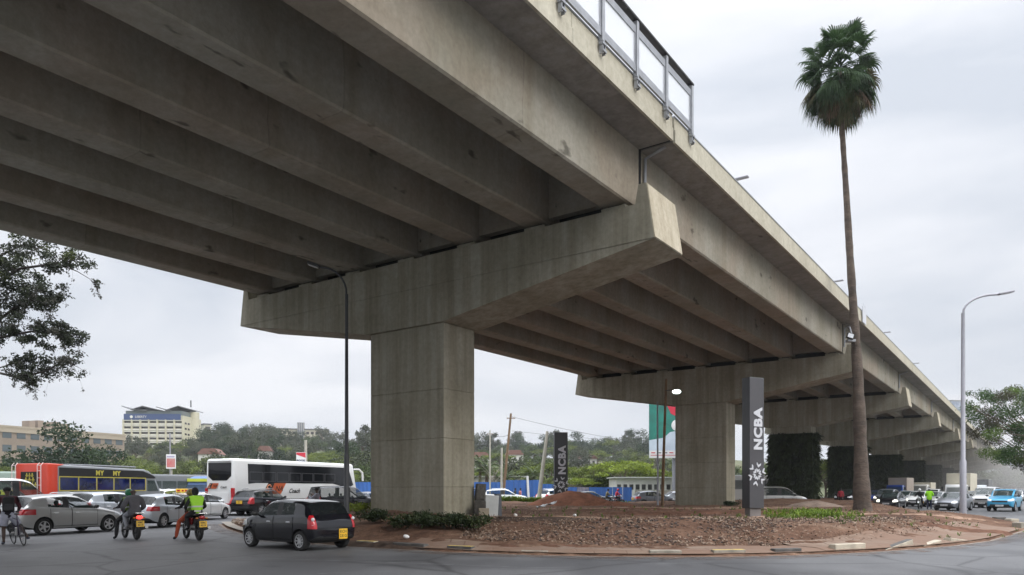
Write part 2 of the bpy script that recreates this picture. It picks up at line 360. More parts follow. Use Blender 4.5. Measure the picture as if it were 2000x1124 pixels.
# ================================================================== ground
def lat(x, y): return (x-P0.x)*ER.x+(y-P0.y)*ER.y
def gh(x, y):
    h = (27-8*smooth(-150, -50, x))*smooth(105, 430, y)*smooth(22, 130, -lat(x, y))
    if h > 0: h += h*.12*mnoise.noise(Vector((x*.012, y*.012, 3)))
    return h-.03
GRASS = mat('dry_grass_ground', (.06, .08, .028), .95, var=.5, vscale=.06, col2=(.08, .065, .03))
xs = [-900, -650]+[-520+12*i for i in range(112)]+[950, 1300, 2000]; ys = [-300, -120, -40, 20]+[60+10*i for i in range(58)]+[720, 900, 1300, 2300]
m = MB(); nx = len(xs)
m.add([(x, y, gh(x, y)) for y in ys for x in xs], [(j*nx+i, j*nx+i+1, (j+1)*nx+i+1, (j+1)*nx+i) for j in range(len(ys)-1) for i in range(nx-1)])
tag(m.build('ground', GRASS, smooth=180), kind='structure')
ASPH = mat('asphalt', (.095, .095, .098), .62, var=.22, vscale=.5, col2=(.075, .075, .078), bump=.12, bscale=60, stretch=(1, .45, 1))
def asphalt_detail():                        # patches, hairline cracks and polished wheel tracks
    t = ASPH.node_tree; nd = t.nodes; l = t.links.new; b = nd['Principled BSDF']; src = b.inputs['Base Color'].links[0].from_socket; tc = nd.new('ShaderNodeTexCoord')
    wp = nd.new('ShaderNodeTexNoise'); wp.inputs['Scale'].default_value = .35; wp.inputs['Detail'].default_value = 4; l(tc.outputs['Object'], wp.inputs['Vector'])
    ad = nd.new('ShaderNodeMixRGB'); ad.inputs[0].default_value = .35; l(tc.outputs['Object'], ad.inputs[1]); l(wp.outputs['Color'], ad.inputs[2])
    v = nd.new('ShaderNodeTexVoronoi'); v.feature = 'DISTANCE_TO_EDGE'; v.inputs['Scale'].default_value = .33; l(ad.outputs[0], v.inputs['Vector'])
    r = nd.new('ShaderNodeValToRGB'); r.color_ramp.elements[0].position = .0; r.color_ramp.elements[0].color = (.45, .45, .45, 1); r.color_ramp.elements[1].position = .018; r.color_ramp.elements[1].color = (1, 1, 1, 1); l(v.outputs['Distance'], r.inputs[0])
    n = nd.new('ShaderNodeTexNoise'); n.inputs['Scale'].default_value = .13; n.inputs['Detail'].default_value = 3; l(tc.outputs['Object'], n.inputs['Vector'])
    r2 = nd.new('ShaderNodeValToRGB'); r2.color_ramp.elements[0].position = .46; r2.color_ramp.elements[0].color = (.7, .7, .7, 1); r2.color_ramp.elements[1].position = .52; r2.color_ramp.elements[1].color = (1.1, 1.1, 1.08, 1); l(n.outputs['Fac'], r2.inputs[0])
    n3 = nd.new('ShaderNodeTexNoise'); n3.inputs['Scale'].default_value = 30; n3.inputs['Detail'].default_value = 4; l(tc.outputs['Object'], n3.inputs['Vector'])
    r3 = nd.new('ShaderNodeValToRGB'); r3.color_ramp.elements[0].position = .3; r3.color_ramp.elements[0].color = (.7, .7, .7, 1); r3.color_ramp.elements[1].position = .7; r3.color_ramp.elements[1].color = (1.25, 1.25, 1.25, 1); l(n3.outputs['Fac'], r3.inputs[0])
    n4 = nd.new('ShaderNodeTexNoise'); n4.inputs['Scale'].default_value = .9; n4.inputs['Detail'].default_value = 2; l(tc.outputs['Object'], n4.inputs['Vector'])
    r4 = nd.new('ShaderNodeValToRGB'); r4.color_ramp.elements[0].position = .27; r4.color_ramp.elements[0].color = (.6, .6, .6, 1); r4.color_ramp.elements[1].position = .36; r4.color_ramp.elements[1].color = (1, 1, 1, 1); l(n4.outputs['Fac'], r4.inputs[0])
    for q in (r, r2, r3, r4):
        x = nd.new('ShaderNodeMixRGB'); x.blend_type = 'MULTIPLY'; x.inputs[0].default_value = 1; l(src, x.inputs[1]); l(q.outputs[0], x.inputs[2]); src = x.outputs[0]
    l(src, b.inputs['Base Color'])
asphalt_detail()
m = MB(); m.add([(-140, -60, 0), (140, -60, 0), (140, 79, 0), (-140, 79, 0)], [(0, 1, 2, 3)])
tag(m.build('road', ASPH), kind='structure')
m = MB(); q = [brp(-17, 45, -.006), brp(24, 45, -.006), brp(26, 420, -.006), brp(-17, 420, -.006)]; m.add(q, [(0, 1, 2, 3)])
tag(m.build('road_under_flyover', ASPH), kind='structure')
# --- roundabout island
near_px = [(432, 1024), (444, 1033), (474, 1043), (560, 1058), (690, 1067), (800, 1074), (870, 1078.5), (1040, 1085), (1180, 1087.5), (1300, 1088.5), (1430, 1088), (1550, 1085), (1660, 1081), (1750, 1075.5), (1850, 1067.5), (1930, 1057), (2000, 1036)]
NEAR = [at(*p).xy for p in near_px]
FAR = [Vector(p) for p in ((24.5, 33.5), (25.2, 37), (24.6, 39), (26.5, 44), (29, 51), (33, 62), (40, 76), (60, 104), (120, 188), (113, 193), (40, 100), (28, 86), (18, 73), (6, 68), (-3, 66), (-7.5, 58), (-9.5, 48), (-12, 41), (-14.2, 37.5))]
ISL = NEAR+FAR
A_ = np.array([tuple(p) for p in ISL]); B_ = np.roll(A_, -1, axis=0)
def sdist(P):
    P = np.asarray(P, float); best = np.full(len(P), 1e9); inside = np.zeros(len(P), bool)
    for a, b in zip(A_, B_):
        ab = b-a; ap = P-a; t = np.clip((ap@ab)/(ab@ab), 0, 1); d = np.hypot(*(ap-t[:, None]*ab).T); best = np.minimum(best, d)
        c = ((a[1] > P[:, 1]) != (b[1] > P[:, 1])) & (P[:, 0] < (b[0]-a[0])*(P[:, 1]-a[1])/(b[1]-a[1]+1e-12)+a[0]); inside ^= c
    return np.where(inside, best, -best)
def isl_z(x, y, t):
    if t < -.3: return -.15
    if t < .02: return -.15+(t+.3)/.32*.17
    k = smooth(8, 14, x)
    z = .05+.06*smooth(0, .4, t)+.44*smooth(1.0-.6*k, 5.2-1.6*k, t)
    z += .34*math.exp(-((x+4.5)/3.6)**2)*smooth(.7, 2.2, t)*(1-smooth(6.5, 10, t))                 # soil bank in front of the first pier
    z += .20*math.exp(-((y-(22.8+.05*x))/1.5)**2)*smooth(1.6, 2.8, t)*smooth(1, 3, x)*(1-smooth(12, 17, x))   # rubble ridge
    z += .16*math.exp(-((y-(34+.1*x))/1.3)**2)*smooth(2, 5, x)*(1-smooth(9, 13, x))
    z += .08*math.exp(-((y-56)/3.5)**2-((x-28.5)/3.2)**2)+.3*math.exp(-((y-62)/3)**2-((x-23)/5)**2)
    f = smooth(.5, 1.8, t)
    z += f*(.05*mnoise.noise(Vector((x*.9, y*.9, 0)))+.07*mnoise.noise(Vector((x*.33, y*.33, 7)))+.035*mnoise.noise(Vector((x*2.6, y*2.6, 4))))
    return z
SOILM = bpy.data.materials.new('red_soil'); SOILM.use_nodes = True
def soil_nodes():
    t = SOILM.node_tree; nd = t.nodes; l = t.links.new; b = nd['Principled BSDF']; b.inputs['Roughness'].default_value = .95; b.inputs['Specular IOR Level'].default_value = .1
    tc = nd.new('ShaderNodeTexCoord')
    def noi(s, st=(1, 1, 1), dt=8, r=.7):
        mpn = nd.new('ShaderNodeMapping'); mpn.inputs['Scale'].default_value = st; l(tc.outputs['Object'], mpn.inputs[0])
        n = nd.new('ShaderNodeTexNoise'); n.inputs['Scale'].default_value = s; n.inputs['Detail'].default_value = dt; n.inputs['Roughness'].default_value = r; l(mpn.outputs[0], n.inputs['Vector']); return n.outputs['Fac']
    r = nd.new('ShaderNodeValToRGB'); e = r.color_ramp.elements; e[0].position = .3; e[0].color = (.05, .031, .023, 1); e[1].position = .7; e[1].color = (.26, .19, .14, 1)
    k = e.new(.44); k.color = (.125, .073, .05, 1); k = e.new(.56); k.color = (.165, .102, .07, 1)
    l(noi(.22, (1, 2.2, 1)), r.inputs[0])
    r2 = nd.new('ShaderNodeValToRGB'); r2.color_ramp.elements[0].position = .33; r2.color_ramp.elements[0].color = (.45, .42, .4, 1); r2.color_ramp.elements[1].position = .62; r2.color_ramp.elements[1].color = (1.15, 1.12, 1.1, 1); l(noi(5), r2.inputs[0])
    x = nd.new('ShaderNodeMixRGB'); x.blend_type = 'MULTIPLY'; x.inputs[0].default_value = .8; l(r.outputs[0], x.inputs[1]); l(r2.outputs[0], x.inputs[2]); l(x.outputs[0], b.inputs['Base Color'])
    bp = nd.new('ShaderNodeBump'); bp.inputs['Strength'].default_value = .9; bp.inputs['Distance'].default_value = .06; l(noi(9), bp.inputs['Height']); l(bp.outputs[0], b.inputs['Normal'])
soil_nodes()
gx = np.concatenate([np.arange(-16, 26.5, .2), np.arange(27, 130, 1.2)]); gy = np.concatenate([np.arange(17.4, 34, .17), np.arange(34.2, 70, .45), np.arange(71, 200, 2.0)])
XX, YY = np.meshgrid(gx, gy); PP = np.stack([XX.ravel(), YY.ravel()], 1); TT = sdist(PP)
nx = len(gx); keep = {}; vs = []; fs = []
for j in range(len(gy)-1):
    for i in range(nx-1):
        ids = (j*nx+i, j*nx+i+1, (j+1)*nx+i+1, (j+1)*nx+i)
        if max(TT[k] for k in ids) < -.25: continue
        f = []
        for k in ids:
            if k not in keep: keep[k] = len(vs); vs.append((PP[k][0], PP[k][1], isl_z(PP[k][0], PP[k][1], TT[k])))
            f.append(keep[k])
        fs.append(tuple(f))
m = MB(); m.add(vs, fs); tag(m.build('soil', SOILM, smooth=180), kind='structure')
def iz(x, y): return isl_z(x, y, float(sdist([(x, y)])[0]))
# --- kerb channel, paving band and kerb stones along the near edge
def resample(poly, step):
    o = []; 
    for a, b in zip(poly, poly[1:]):
        n = max(1, int((b-a).length/step)); o += [a+(b-a)*k/n for k in range(n)]
    return o+[poly[-1]]
def smoothline(p, it=3):
    for _ in range(it): p = [p[0]]+[(p[i-1]+p[i]*2+p[i+1])/4 for i in range(1, len(p)-1)]+[p[-1]]
    return p
EDGE = smoothline(resample(NEAR, .35), 6)
def band(name, m_, a, b, zf, n=4, rng=None, z0=None):
    E = EDGE if rng is None else EDGE[rng[0]:rng[1]]; vs = []
    nrm = []
    for i, p in enumerate(E):
        d = (E[min(i+1, len(E)-1)]-E[max(i-1, 0)]).normalized(); nrm.append(Vector((-d.y, d.x)))
    for i, p in enumerate(E):
        for k in range(n+1):
            q = p+nrm[i]*(a+(b-a)*k/n); vs.append((q.x, q.y, zf(q.x, q.y)))
    W_ = n+1; mm = MB(); mm.add(vs, [(i*W_+k, i*W_+k+1, (i+1)*W_+k+1, (i+1)*W_+k) for i in range(len(E)-1) for k in range(n)])
    return tag(mm.build(name, m_, smooth=180), kind='structure')
CHAN = mat('dusty_kerb_channel', (.20, .165, .135), .9, var=.3, vscale=2)
DUST = mat('red_road_dust', (.17, .115, .085), .95, var=.4, vscale=1.2); dt_ = DUST.node_tree; dn_ = dt_.nodes.new('ShaderNodeTexNoise'); dn_.inputs['Scale'].default_value = 2.2; dn_.inputs['Detail'].default_value = 7; dr_ = dt_.nodes.new('ShaderNodeValToRGB'); dr_.color_ramp.elements[0].position = .42; dr_.color_ramp.elements[0].color = (0, 0, 0, 1); dr_.color_ramp.elements[1].position = .75; dr_.color_ramp.elements[1].color = (.7, .7, .7, 1)
dc_ = dt_.nodes.new('ShaderNodeTexCoord'); dt_.links.new(dc_.outputs['Object'], dn_.inputs['Vector']); dt_.links.new(dn_.outputs['Fac'], dr_.inputs[0]); dt_.links.new(dr_.outputs[0], dt_.nodes['Principled BSDF'].inputs['Alpha'])
band('road_dust', DUST, -.75, -.1, lambda x, y: .008, 2)
band('kerb_channel', CHAN, -.16, .06, lambda x, y: .006, 1)
PAVM = bpy.data.materials.new('dusty_pavers'); PAVM.use_nodes = True
def pav_nodes():
    t = PAVM.node_tree; nd = t.nodes; l = t.links.new; b = nd['Principled BSDF']; b.inputs['Roughness'].default_value = .9
    tc = nd.new('ShaderNodeTexCoord'); br = nd.new('ShaderNodeTexBrick'); br.inputs['Scale'].default_value = 1.0; br.inputs['Brick Width'].default_value = .75; br.inputs['Row Height'].default_value = .5; br.inputs['Mortar Size'].default_value = .02; br.inputs['Mortar Smooth'].default_value = .4
    br.inputs['Color1'].default_value = (.225, .165, .12, 1); br.inputs['Color2'].default_value = (.17, .12, .085, 1); br.inputs['Mortar'].default_value = (.10, .06, .04, 1)
    n0 = nd.new('ShaderNodeTexNoise'); n0.inputs['Scale'].default_value = .8; mv = nd.new('ShaderNodeMixRGB'); mv.inputs[0].default_value = .12; l(tc.outputs['Object'], n0.inputs['Vector']); l(tc.outputs['Object'], mv.inputs[1]); l(n0.outputs['Color'], mv.inputs[2])
    l(mv.outputs[0], br.inputs['Vector'])
    n = nd.new('ShaderNodeTexNoise'); n.inputs['Scale'].default_value = .55; n.inputs['Detail'].default_value = 7; l(tc.outputs['Object'], n.inputs['Vector'])
    r = nd.new('ShaderNodeValToRGB'); r.color_ramp.elements[0].position = .36; r.color_ramp.elements[0].color = (.1, .1, .1, 1); r.color_ramp.elements[1].position = .56; r.color_ramp.elements[1].color = (1, 1, 1, 1); l(n.outputs['Fac'], r.inputs[0])
    x = nd.new('ShaderNodeMixRGB'); l(r.outputs[0], x.inputs[0]); l(br.outputs['Color'], x.inputs[1]); x.inputs[2].default_value = (.165, .10, .066, 1); l(x.outputs[0], b.inputs['Base Color'])
    bp = nd.new('ShaderNodeBump'); bp.inputs['Strength'].default_value = .5; bp.inputs['Distance'].default_value = .03; l(br.outputs['Fac'], bp.inputs['Height']); bp.invert = True; l(bp.outputs[0], b.inputs['Normal'])
pav_nodes()
ii = [i for i, p in enumerate(EDGE) if p.x > -3.5][0]; i2 = [i for i, p in enumerate(EDGE) if p.x > 8.0][0]
def pz(dz):
    def f(x, y): return max(iz(x, y), .03)+dz
    return f
band('pavement', PAVM, .05, 1.35, pz(.02), 8, (ii, i2+1))
band('sloped_pavement', PAVM, .05, 2.0, pz(.03), 12, (i2, len(EDGE)-2))
KGREY = mat('weathered_kerb', (.26, .235, .19), .9, var=.35, vscale=3, bump=.3); KYEL = mat('kerb_yellow_paint', (.42, .29, .055), .8, var=.45, vscale=4, col2=(.2, .17, .12)); KBLK = mat('kerb_black_paint', (.05, .048, .045), .8, var=.4, vscale=4, col2=(.12, .11, .1)); KWHT = mat('kerb_pale', (.42, .37, .29), .85, var=.3, vscale=3)
def edge_at_px(px):
    return min(EDGE, key=lambda p: abs(1000+FOC*p.x/p.y-px)) 
kerbs = [(690, 726, KGREY, KYEL, 'worn kerb stone with a yellow top just behind the black hatchback', 0, .13), (767, 820, KBLK, KBLK, 'black painted kerb stone below the shrub at the first pier', 0, .13), (868, 927, KBLK, KYEL, 'black faced kerb stone with a yellow top below the right side of the first pier', 0, .13), (1008, 1072, KGREY, KGREY, 'low dusty kerb stone sunk in the red soil below the rubble', 0, .07), (1263, 1330, KGREY, KGREY, 'long grey kerb stone beside the end of the rubble', 0, .12), (1386, 1458, KGREY, KYEL, 'kerb stone with yellow paint in front of the tall black sign', 0, .13), (1518, 1580, KBLK, KBLK, 'black painted kerb stone right of the tall sign', 0, .13), (1640, 1693, KWHT, KWHT, 'pale broad kerb stone in front of the palm', 0, .2), (1730, 1790, KWHT, KBLK, 'tilted pale kerb stone with a dark end, right of the broad pale one', .14, .12), (1812, 1850, KWHT, KWHT, 'small broken kerb piece by the cracked sloped paving', .1, .09), (1868, 1915, KWHT, KGREY, 'last low kerb piece before the right edge', -.1, .08)]
for x0, x1, ma, mb_, lab, tilt, h in kerbs:
    a, b = edge_at_px(x0), edge_at_px(x1); d = (b-a); ln = max(d.length, .5); d.normalize(); nn_ = Vector((-d.y, d.x)); c = (a+b)/2+nn_*.22
    m = MB(); mid = h*.6
    m.prism([(-.13, -.12), (.13, -.12), (.13, h), (-.06, h), (-.12, h-.05)], -ln/2, ln/2, mi=0)
    me = m.mesh('kerb_stone', [ma, mb_], bevel=.018)
    for p in me.polygons:
        if p.normal.z > .7: p.material_index = 1
    o = link('kerb_stone', me); o.location = (c.x, c.y, .035); o.rotation_euler = (tilt, 0, math.atan2(d.y, d.x)-R(90)+tilt*.6)
    tag(o, lab, 'kerb', 'kerb stones along the roundabout edge')
for k, (px, py) in enumerate([(1951, 1018), (1976, 1022), (1990, 1030)]):
    p = at(px, py, .1); m = MB(); m.box((0, 0, .1), (.5, .35, .3), .3*k); o = m.build('kerb_stone', [KBLK, KWHT, KGREY][k], bevel=.03); o.location = (p.x, p.y, .05)
    tag(o, ['dark loose kerb block at the far right tip of the island', 'yellowish loose kerb block beside the dark one at the island tip', 'grey loose kerb block nearest the right edge of the photo'][k], 'kerb', 'kerb stones along the roundabout edge')
# --- kerb ring with rubble behind the black car (left tip)
LT = [p for p in EDGE if p.x < -9.2]
# --- faded road lines
LINE = mat('faded_road_paint', (.20, .20, .20), .8, var=.45, vscale=3, col2=(.075, .075, .078))
def stripe(pts, wd):
    m = MB(); pts = [at(*p).xy for p in pts]; pts = smoothline(resample(pts, .6), 4); vs = []
    for i, p in enumerate(pts):
        d = (pts[min(i+1, len(pts)-1)]-pts[max(i-1, 0)]).normalized(); n = Vector((-d.y, d.x))*wd/2; vs += [(p.x+n.x, p.y+n.y, .004), (p.x-n.x, p.y-n.y, .004)]
    m.add(vs, [(2*i, 2*i+1, 2*i+3, 2*i+2) for i in range(len(pts)-1)]); tag(m.build('road_marking', LINE), kind='structure')
stripe([(180, 1079), (320, 1083), (470, 1090), (680, 1096), (860, 1103), (1010, 1108)], .05); stripe([(960, 1111), (1080, 1109.5), (1123, 1108)], .045)
stripe([(620, 1121), (700, 1118.5), (800, 1115)], .045); stripe([(395, 1067), (480, 1075), (560, 1082)], .05); stripe([(1262, 1103), (1330, 1100), (1400, 1097.5)], .045)
# ------------------------------------------------------------------ rubble, mounds, tufts
def rocks(name, pts, mats, smin, smax, seed, kind='stuff'):
    rr = random.Random(seed); m = MB()
    for x, y, z in pts:
        s = smin+(smax-smin)*rr.random()**2.2; n = 5; vs = []
        for lv, rad in ((-.4, .75), (.25, 1.0), (.75, .5)):
            for k in range(n):
                q = 2*math.pi*(k+rr.random()*.6)/n; f = s*rad*rr.uniform(.6, 1.1); vs.append((x+f*math.cos(q), y+f*math.sin(q), z+lv*s*rr.uniform(.45, .9)))
        fs = [tuple(2*n+k for k in range(n))]
        for lv in (0, 1): fs += [(lv*n+k, lv*n+(k+1) % n, (lv+1)*n+(k+1) % n, (lv+1)*n+k) for k in range(n)]
        m.add(vs, fs, rr.choice((0, 0, 0, 1, 2, 2)))
    return tag(m.build(name, mats), kind=kind)
RK = [mat('rubble_brown', (.15, .095, .07), .95, var=.4, vscale=5), mat('rubble_pale', (.21, .145, .10), .95, var=.3, vscale=5), mat('rubble_dark', (.06, .045, .038), .95)]
rr = random.Random(11); pts = []
C2 = np.random.RandomState(3); cand = np.stack([C2.uniform(-1.5, 17, 26000), C2.uniform(18, 30, 26000)], 1); tt = sdist(cand)
for (x, y), t in zip(cand, tt):
    lo = 1.5 if x < 8 else 3.0
    if t < lo or t > 7: continue
    dens = smooth(lo, lo+.5, t)*(1-smooth(4.2, 6.5, t))*(.3+.7*smooth(.5, 4, x))*(1-.5*smooth(9, 16, x))
    dens *= .25+1.5*max(0, mnoise.noise(Vector((x*.45, y*.45, 2)))+.35)
    if rr.random() < dens: pts.append((x, y, isl_z(x, y, t)+.005))
rocks('rubble', pts[:6500], RK, .016, .08, 4)
pts = []
cand = np.stack([C2.uniform(-14, 42, 9000), C2.uniform(18, 64, 9000)], 1); tt = sdist(cand)
for (x, y), t in zip(cand, tt):
    if t > 1.3 and rr.random() < .28: pts.append((x, y, isl_z(x, y, t)))
rocks('loose_stones', pts, RK, .015, .07, 6)
pts = []
cand = np.stack([C2.uniform(-14.5, -8.5, 1500), C2.uniform(27, 38, 1500)], 1); tt = sdist(cand)
for (x, y), t in zip(cand, tt):
    if t > .5 and t < 3.5: pts.append((x, y, isl_z(x, y, t)+.03))
rocks('broken_stone', pts, [RK[1], mat('rubble_cream', (.36, .31, .25), .9, var=.25), RK[0]], .05, .22, 9)
band('kerb_ring', mat('concrete_kerb_ring', (.3, .265, .22), .9, var=.25), .0, .42, lambda x, y: .11, 2, (0, len(LT)))
def mound(name, c, rx, ry, h, lab, m_, seed):
    m = MB(); n, k = 40, 16; vs = [(0, 0, h)]
    for i in range(1, k+1):
        f = i/k
        for j in range(n):
            q = 2*math.pi*j/n; x, y = rx*f*math.cos(q), ry*f*math.sin(q)
            z = h*(1-smooth(0, 1, f))**.85+.16*h*mnoise.noise(Vector((x*.7+seed, y*.7, 1)))*(1-f)+.07*h*mnoise.noise(Vector((x*2.2+seed, y*2.2, 3)))*(1-f*.6)
            vs.append((x, y, z-.25*f*f))
    fs = [(0, 1+j, 1+(j+1) % n) for j in range(n)]+[(1+i*n+j, 1+(i+1)*n+j, 1+(i+1)*n+(j+1) % n, 1+i*n+(j+1) % n) for i in range(k-1) for j in range(n)]
    m.add(vs, fs); o = m.build(name, m_, smooth=180); o.location = c; return tag(o, lab, 'soil heap')
DIRT = mat('dug_red_dirt', (.17, .075, .045), .97, var=.45, vscale=1.6, bump=.9, bscale=6, spec=.1)
p = atd(1118, 51, .35); mound('dirt_mound', p, 4.6, 3.4, 1.2, 'heap of dug red earth at the foot of the farther black sign', DIRT, 1)
p = atd(1195, 50, .35); mound('dirt_mound', p, 3.2, 2.4, .5, 'low spill of red earth to the right of the big heap', DIRT, 7)
p = atd(1590, 46, .4); mound('dirt_mound', p, 3.2, 2, .55, 'low greyish earth heap between the tall sign and the palm', mat('grey_dirt', (.20, .145, .11), .97, var=.4, vscale=2, bump=.8, bscale=6), 3)
def tufts(name, pts, m_, hmin, hmax, nb, seed, wd=.02, spread=.5, parent=None, kind='stuff'):
    rr = random.Random(seed); m = MB()
    for x, y, z in pts:
        for b in range(nb):
            a = rr.uniform(0, 6.28); h = rr.uniform(hmin, hmax); l_ = rr.uniform(.1, spread)*h*1.6; dx, dy = math.cos(a), math.sin(a); ww = wd*rr.uniform(.6, 1.4)
            p0 = Vector((x+rr.gauss(0, .03), y+rr.gauss(0, .03), z-.02)); p1 = p0+Vector((dx*l_*.45, dy*l_*.45, h*.75)); p2 = p0+Vector((dx*l_, dy*l_, h*rr.uniform(.8, 1.0))); s_ = Vector((-dy, dx, 0))*ww
            m.add([p0-s_*.6, p0+s_*.6, p1+s_, p1-s_, p2], [(0, 1, 2, 3), (3, 2, 4)])
    o = m.build(name, m_, parent)
    return tag(o, kind=kind) if kind else o
HUM = mat('dark_humus', (.075, .052, .04), .97, var=.55, vscale=2.2, bump=1, bscale=7, spec=.1, col2=(.03, .022, .018)); REDBED = mat('red_bed', (.13, .068, .045), .97, var=.5, vscale=2.5, bump=1, bscale=7, spec=.1)
def bed(c, rx, ry, rz, m_, seed, h=.1):
    m = MB(); n, k = 56, 9; vs = []; fs = []; ca, sa = math.cos(R(rz)), math.sin(R(rz))
    for i in range(k+1):
        for j in range(n):
            q = 2*math.pi*j/n; e_ = 1+.35*mnoise.noise(Vector((math.cos(q)*2.2, math.sin(q)*2.2, seed)))+.12*mnoise.noise(Vector((math.cos(q)*7, math.sin(q)*7, seed))); f = i/k; a, b = rx*f*e_*math.cos(q), ry*f*e_*math.sin(q)
            x, y = c[0]+a*ca-b*sa, c[1]+a*sa+b*ca; vs.append((x, y, iz(x, y)+h*(1-f**2)-.03*f+.05*mnoise.noise(Vector((x*3, y*3, seed)))*(1-f)))
    fs = [(i*n+j, i*n+(j+1) % n, (i+1)*n+(j+1) % n, (i+1)*n+j) for i in range(k) for j in range(n)]; m.add(vs, fs); tag(m.build('soil_bed', m_, smooth=180), kind='structure')
bed((2.4, 25.4), 5.4, 1.0, 4, HUM, 1); bed((9.5, 33), 6.5, 1.0, 6, REDBED, 2, .14); bed((6.5, 38.5), 5, 1.2, 4, REDBED, 3, .12); bed((-4.6, 21.4), 3.2, 1.0, -18, HUM, 5, .08); bed((16.5, 26.5), 3.5, .9, 15, REDBED, 6, .1)
PATHM = mat('beaten_path', (.32, .225, .165), .97, var=.3, vscale=1.5, bump=.4, bscale=12, spec=.1, col2=(.22, .135, .09))
bed((1.2, 28.6), 6.5, .8, 12, PATHM, 11, .03); bed((11, 30), 7, .55, -3, PATHM, 12, .03); bed((9, 43.5), 12, 2.2, 4, PATHM, 13, .03); bed((18, 32.5), 5, .7, 6, PATHM, 14, .03); bed((-.6, 25.3), 2.2, .7, 40, PATHM, 15, .03)
rq_ = random.Random(41)
for k in range(26):                                                     # soil washed over the paving
    i = rq_.randrange(ii, len(EDGE)-6); p = EDGE[i]; d = (EDGE[i+1]-EDGE[i]).normalized(); q = p+Vector((-d.y, d.x))*(rq_.uniform(1.0, 1.5) if i < i2 else rq_.uniform(.9, 2.3))
    bed((q.x, q.y), rq_.uniform(.5, 1.5), rq_.uniform(.25, .6), math.degrees(math.atan2(d.y, d.x))+rq_.uniform(-20, 20), rq_.choice((SOILM, REDBED, SOILM)), 60+k, .05)
def litter(name, n, x0, x1, y0, y1, t0, t1, seed, s0, s1, mats):
    r_ = np.random.RandomState(seed); c_ = np.stack([r_.uniform(x0, x1, n), r_.uniform(y0, y1, n)], 1); t_ = sdist(c_); q_ = random.Random(seed); m = MB()
    for (x, y), t in zip(c_, t_):
        if not t0 < t < t1 or q_.random() > .35+1.3*mnoise.noise(Vector((x*.5, y*.5, seed))): continue
        z = isl_z(x, y, t)+.03+q_.uniform(0, .05); leafquad(m, Vector((x, y, z)), Vector((q_.gauss(0, 1), q_.gauss(0, 1), q_.gauss(0, .35))), Vector((0, 0, 1))+Vector((q_.gauss(0, .4), q_.gauss(0, .4), 0)), q_.uniform(s0, s1), q_.uniform(s0, s1)*.6, q_.choice((0, 0, 1, 2)))
    tag(m.build(name, mats), kind='stuff')
LITM = [mat('dry_leaf_tan', (.24, .17, .12), .9), mat('dry_leaf_pale', (.28, .205, .15), .9), mat('dry_leaf_dark', (.07, .048, .036), .9)]
litter('leaf_litter', 30000, -1.5, 17, 19.5, 28, 1.4, 7, 31, .04, .11, LITM); litter('leaf_litter', 20000, -5, 30, 20, 50, 1.6, 30, 32, .04, .10, LITM)
GR1 = leafmat('young_grass', (.10, .17, .02), (.24, .33, .05), .8); GR2 = leafmat('verge_grass', (.05, .085, .02), (.16, .22, .05), .5)
pts = []
for i in range(1500):
    px, d = rr.gauss(1578, 55), rr.gauss(31.5, 3.0)
    x = (px-1000)/FOC*d
    if 1492 < px < 1690 and 26 < d < 38 and mnoise.noise(Vector((x*.8, d*.8, 5))) > .12-.1*rr.random(): pts.append((x, d, iz(x, d)))
tufts('grass', pts[::2], GR1, .07, .30, 8, 3, .016); tufts('grass', pts[1::2], GR2, .06, .24, 7, 13, .016)
pts = [(x, y, iz(x, y)) for x, y in [(rr.uniform(-2, 20), rr.uniform(23, 44)) for _ in range(150)]]
tufts('weeds', pts, GR2, .06, .22, 7, 5, .016)
pts = []
for i in range(900):
    px, d = rr.uniform(925, 1062), rr.uniform(62, 68.5); x = (px-1000)/FOC*d; pts.append((x, d, max(iz(x, d), 0)))
tufts('verge_plants', pts, GR1, .25, .6, 7, 8, .05)
pts = []
for i in range(3600):
    x, d = rr.uniform(-75, 32), rr.uniform(79.2, 92); pts.append((x, d, -.03))
tufts('verge_grass', pts, GR2, .15, .5, 6, 9, .06)
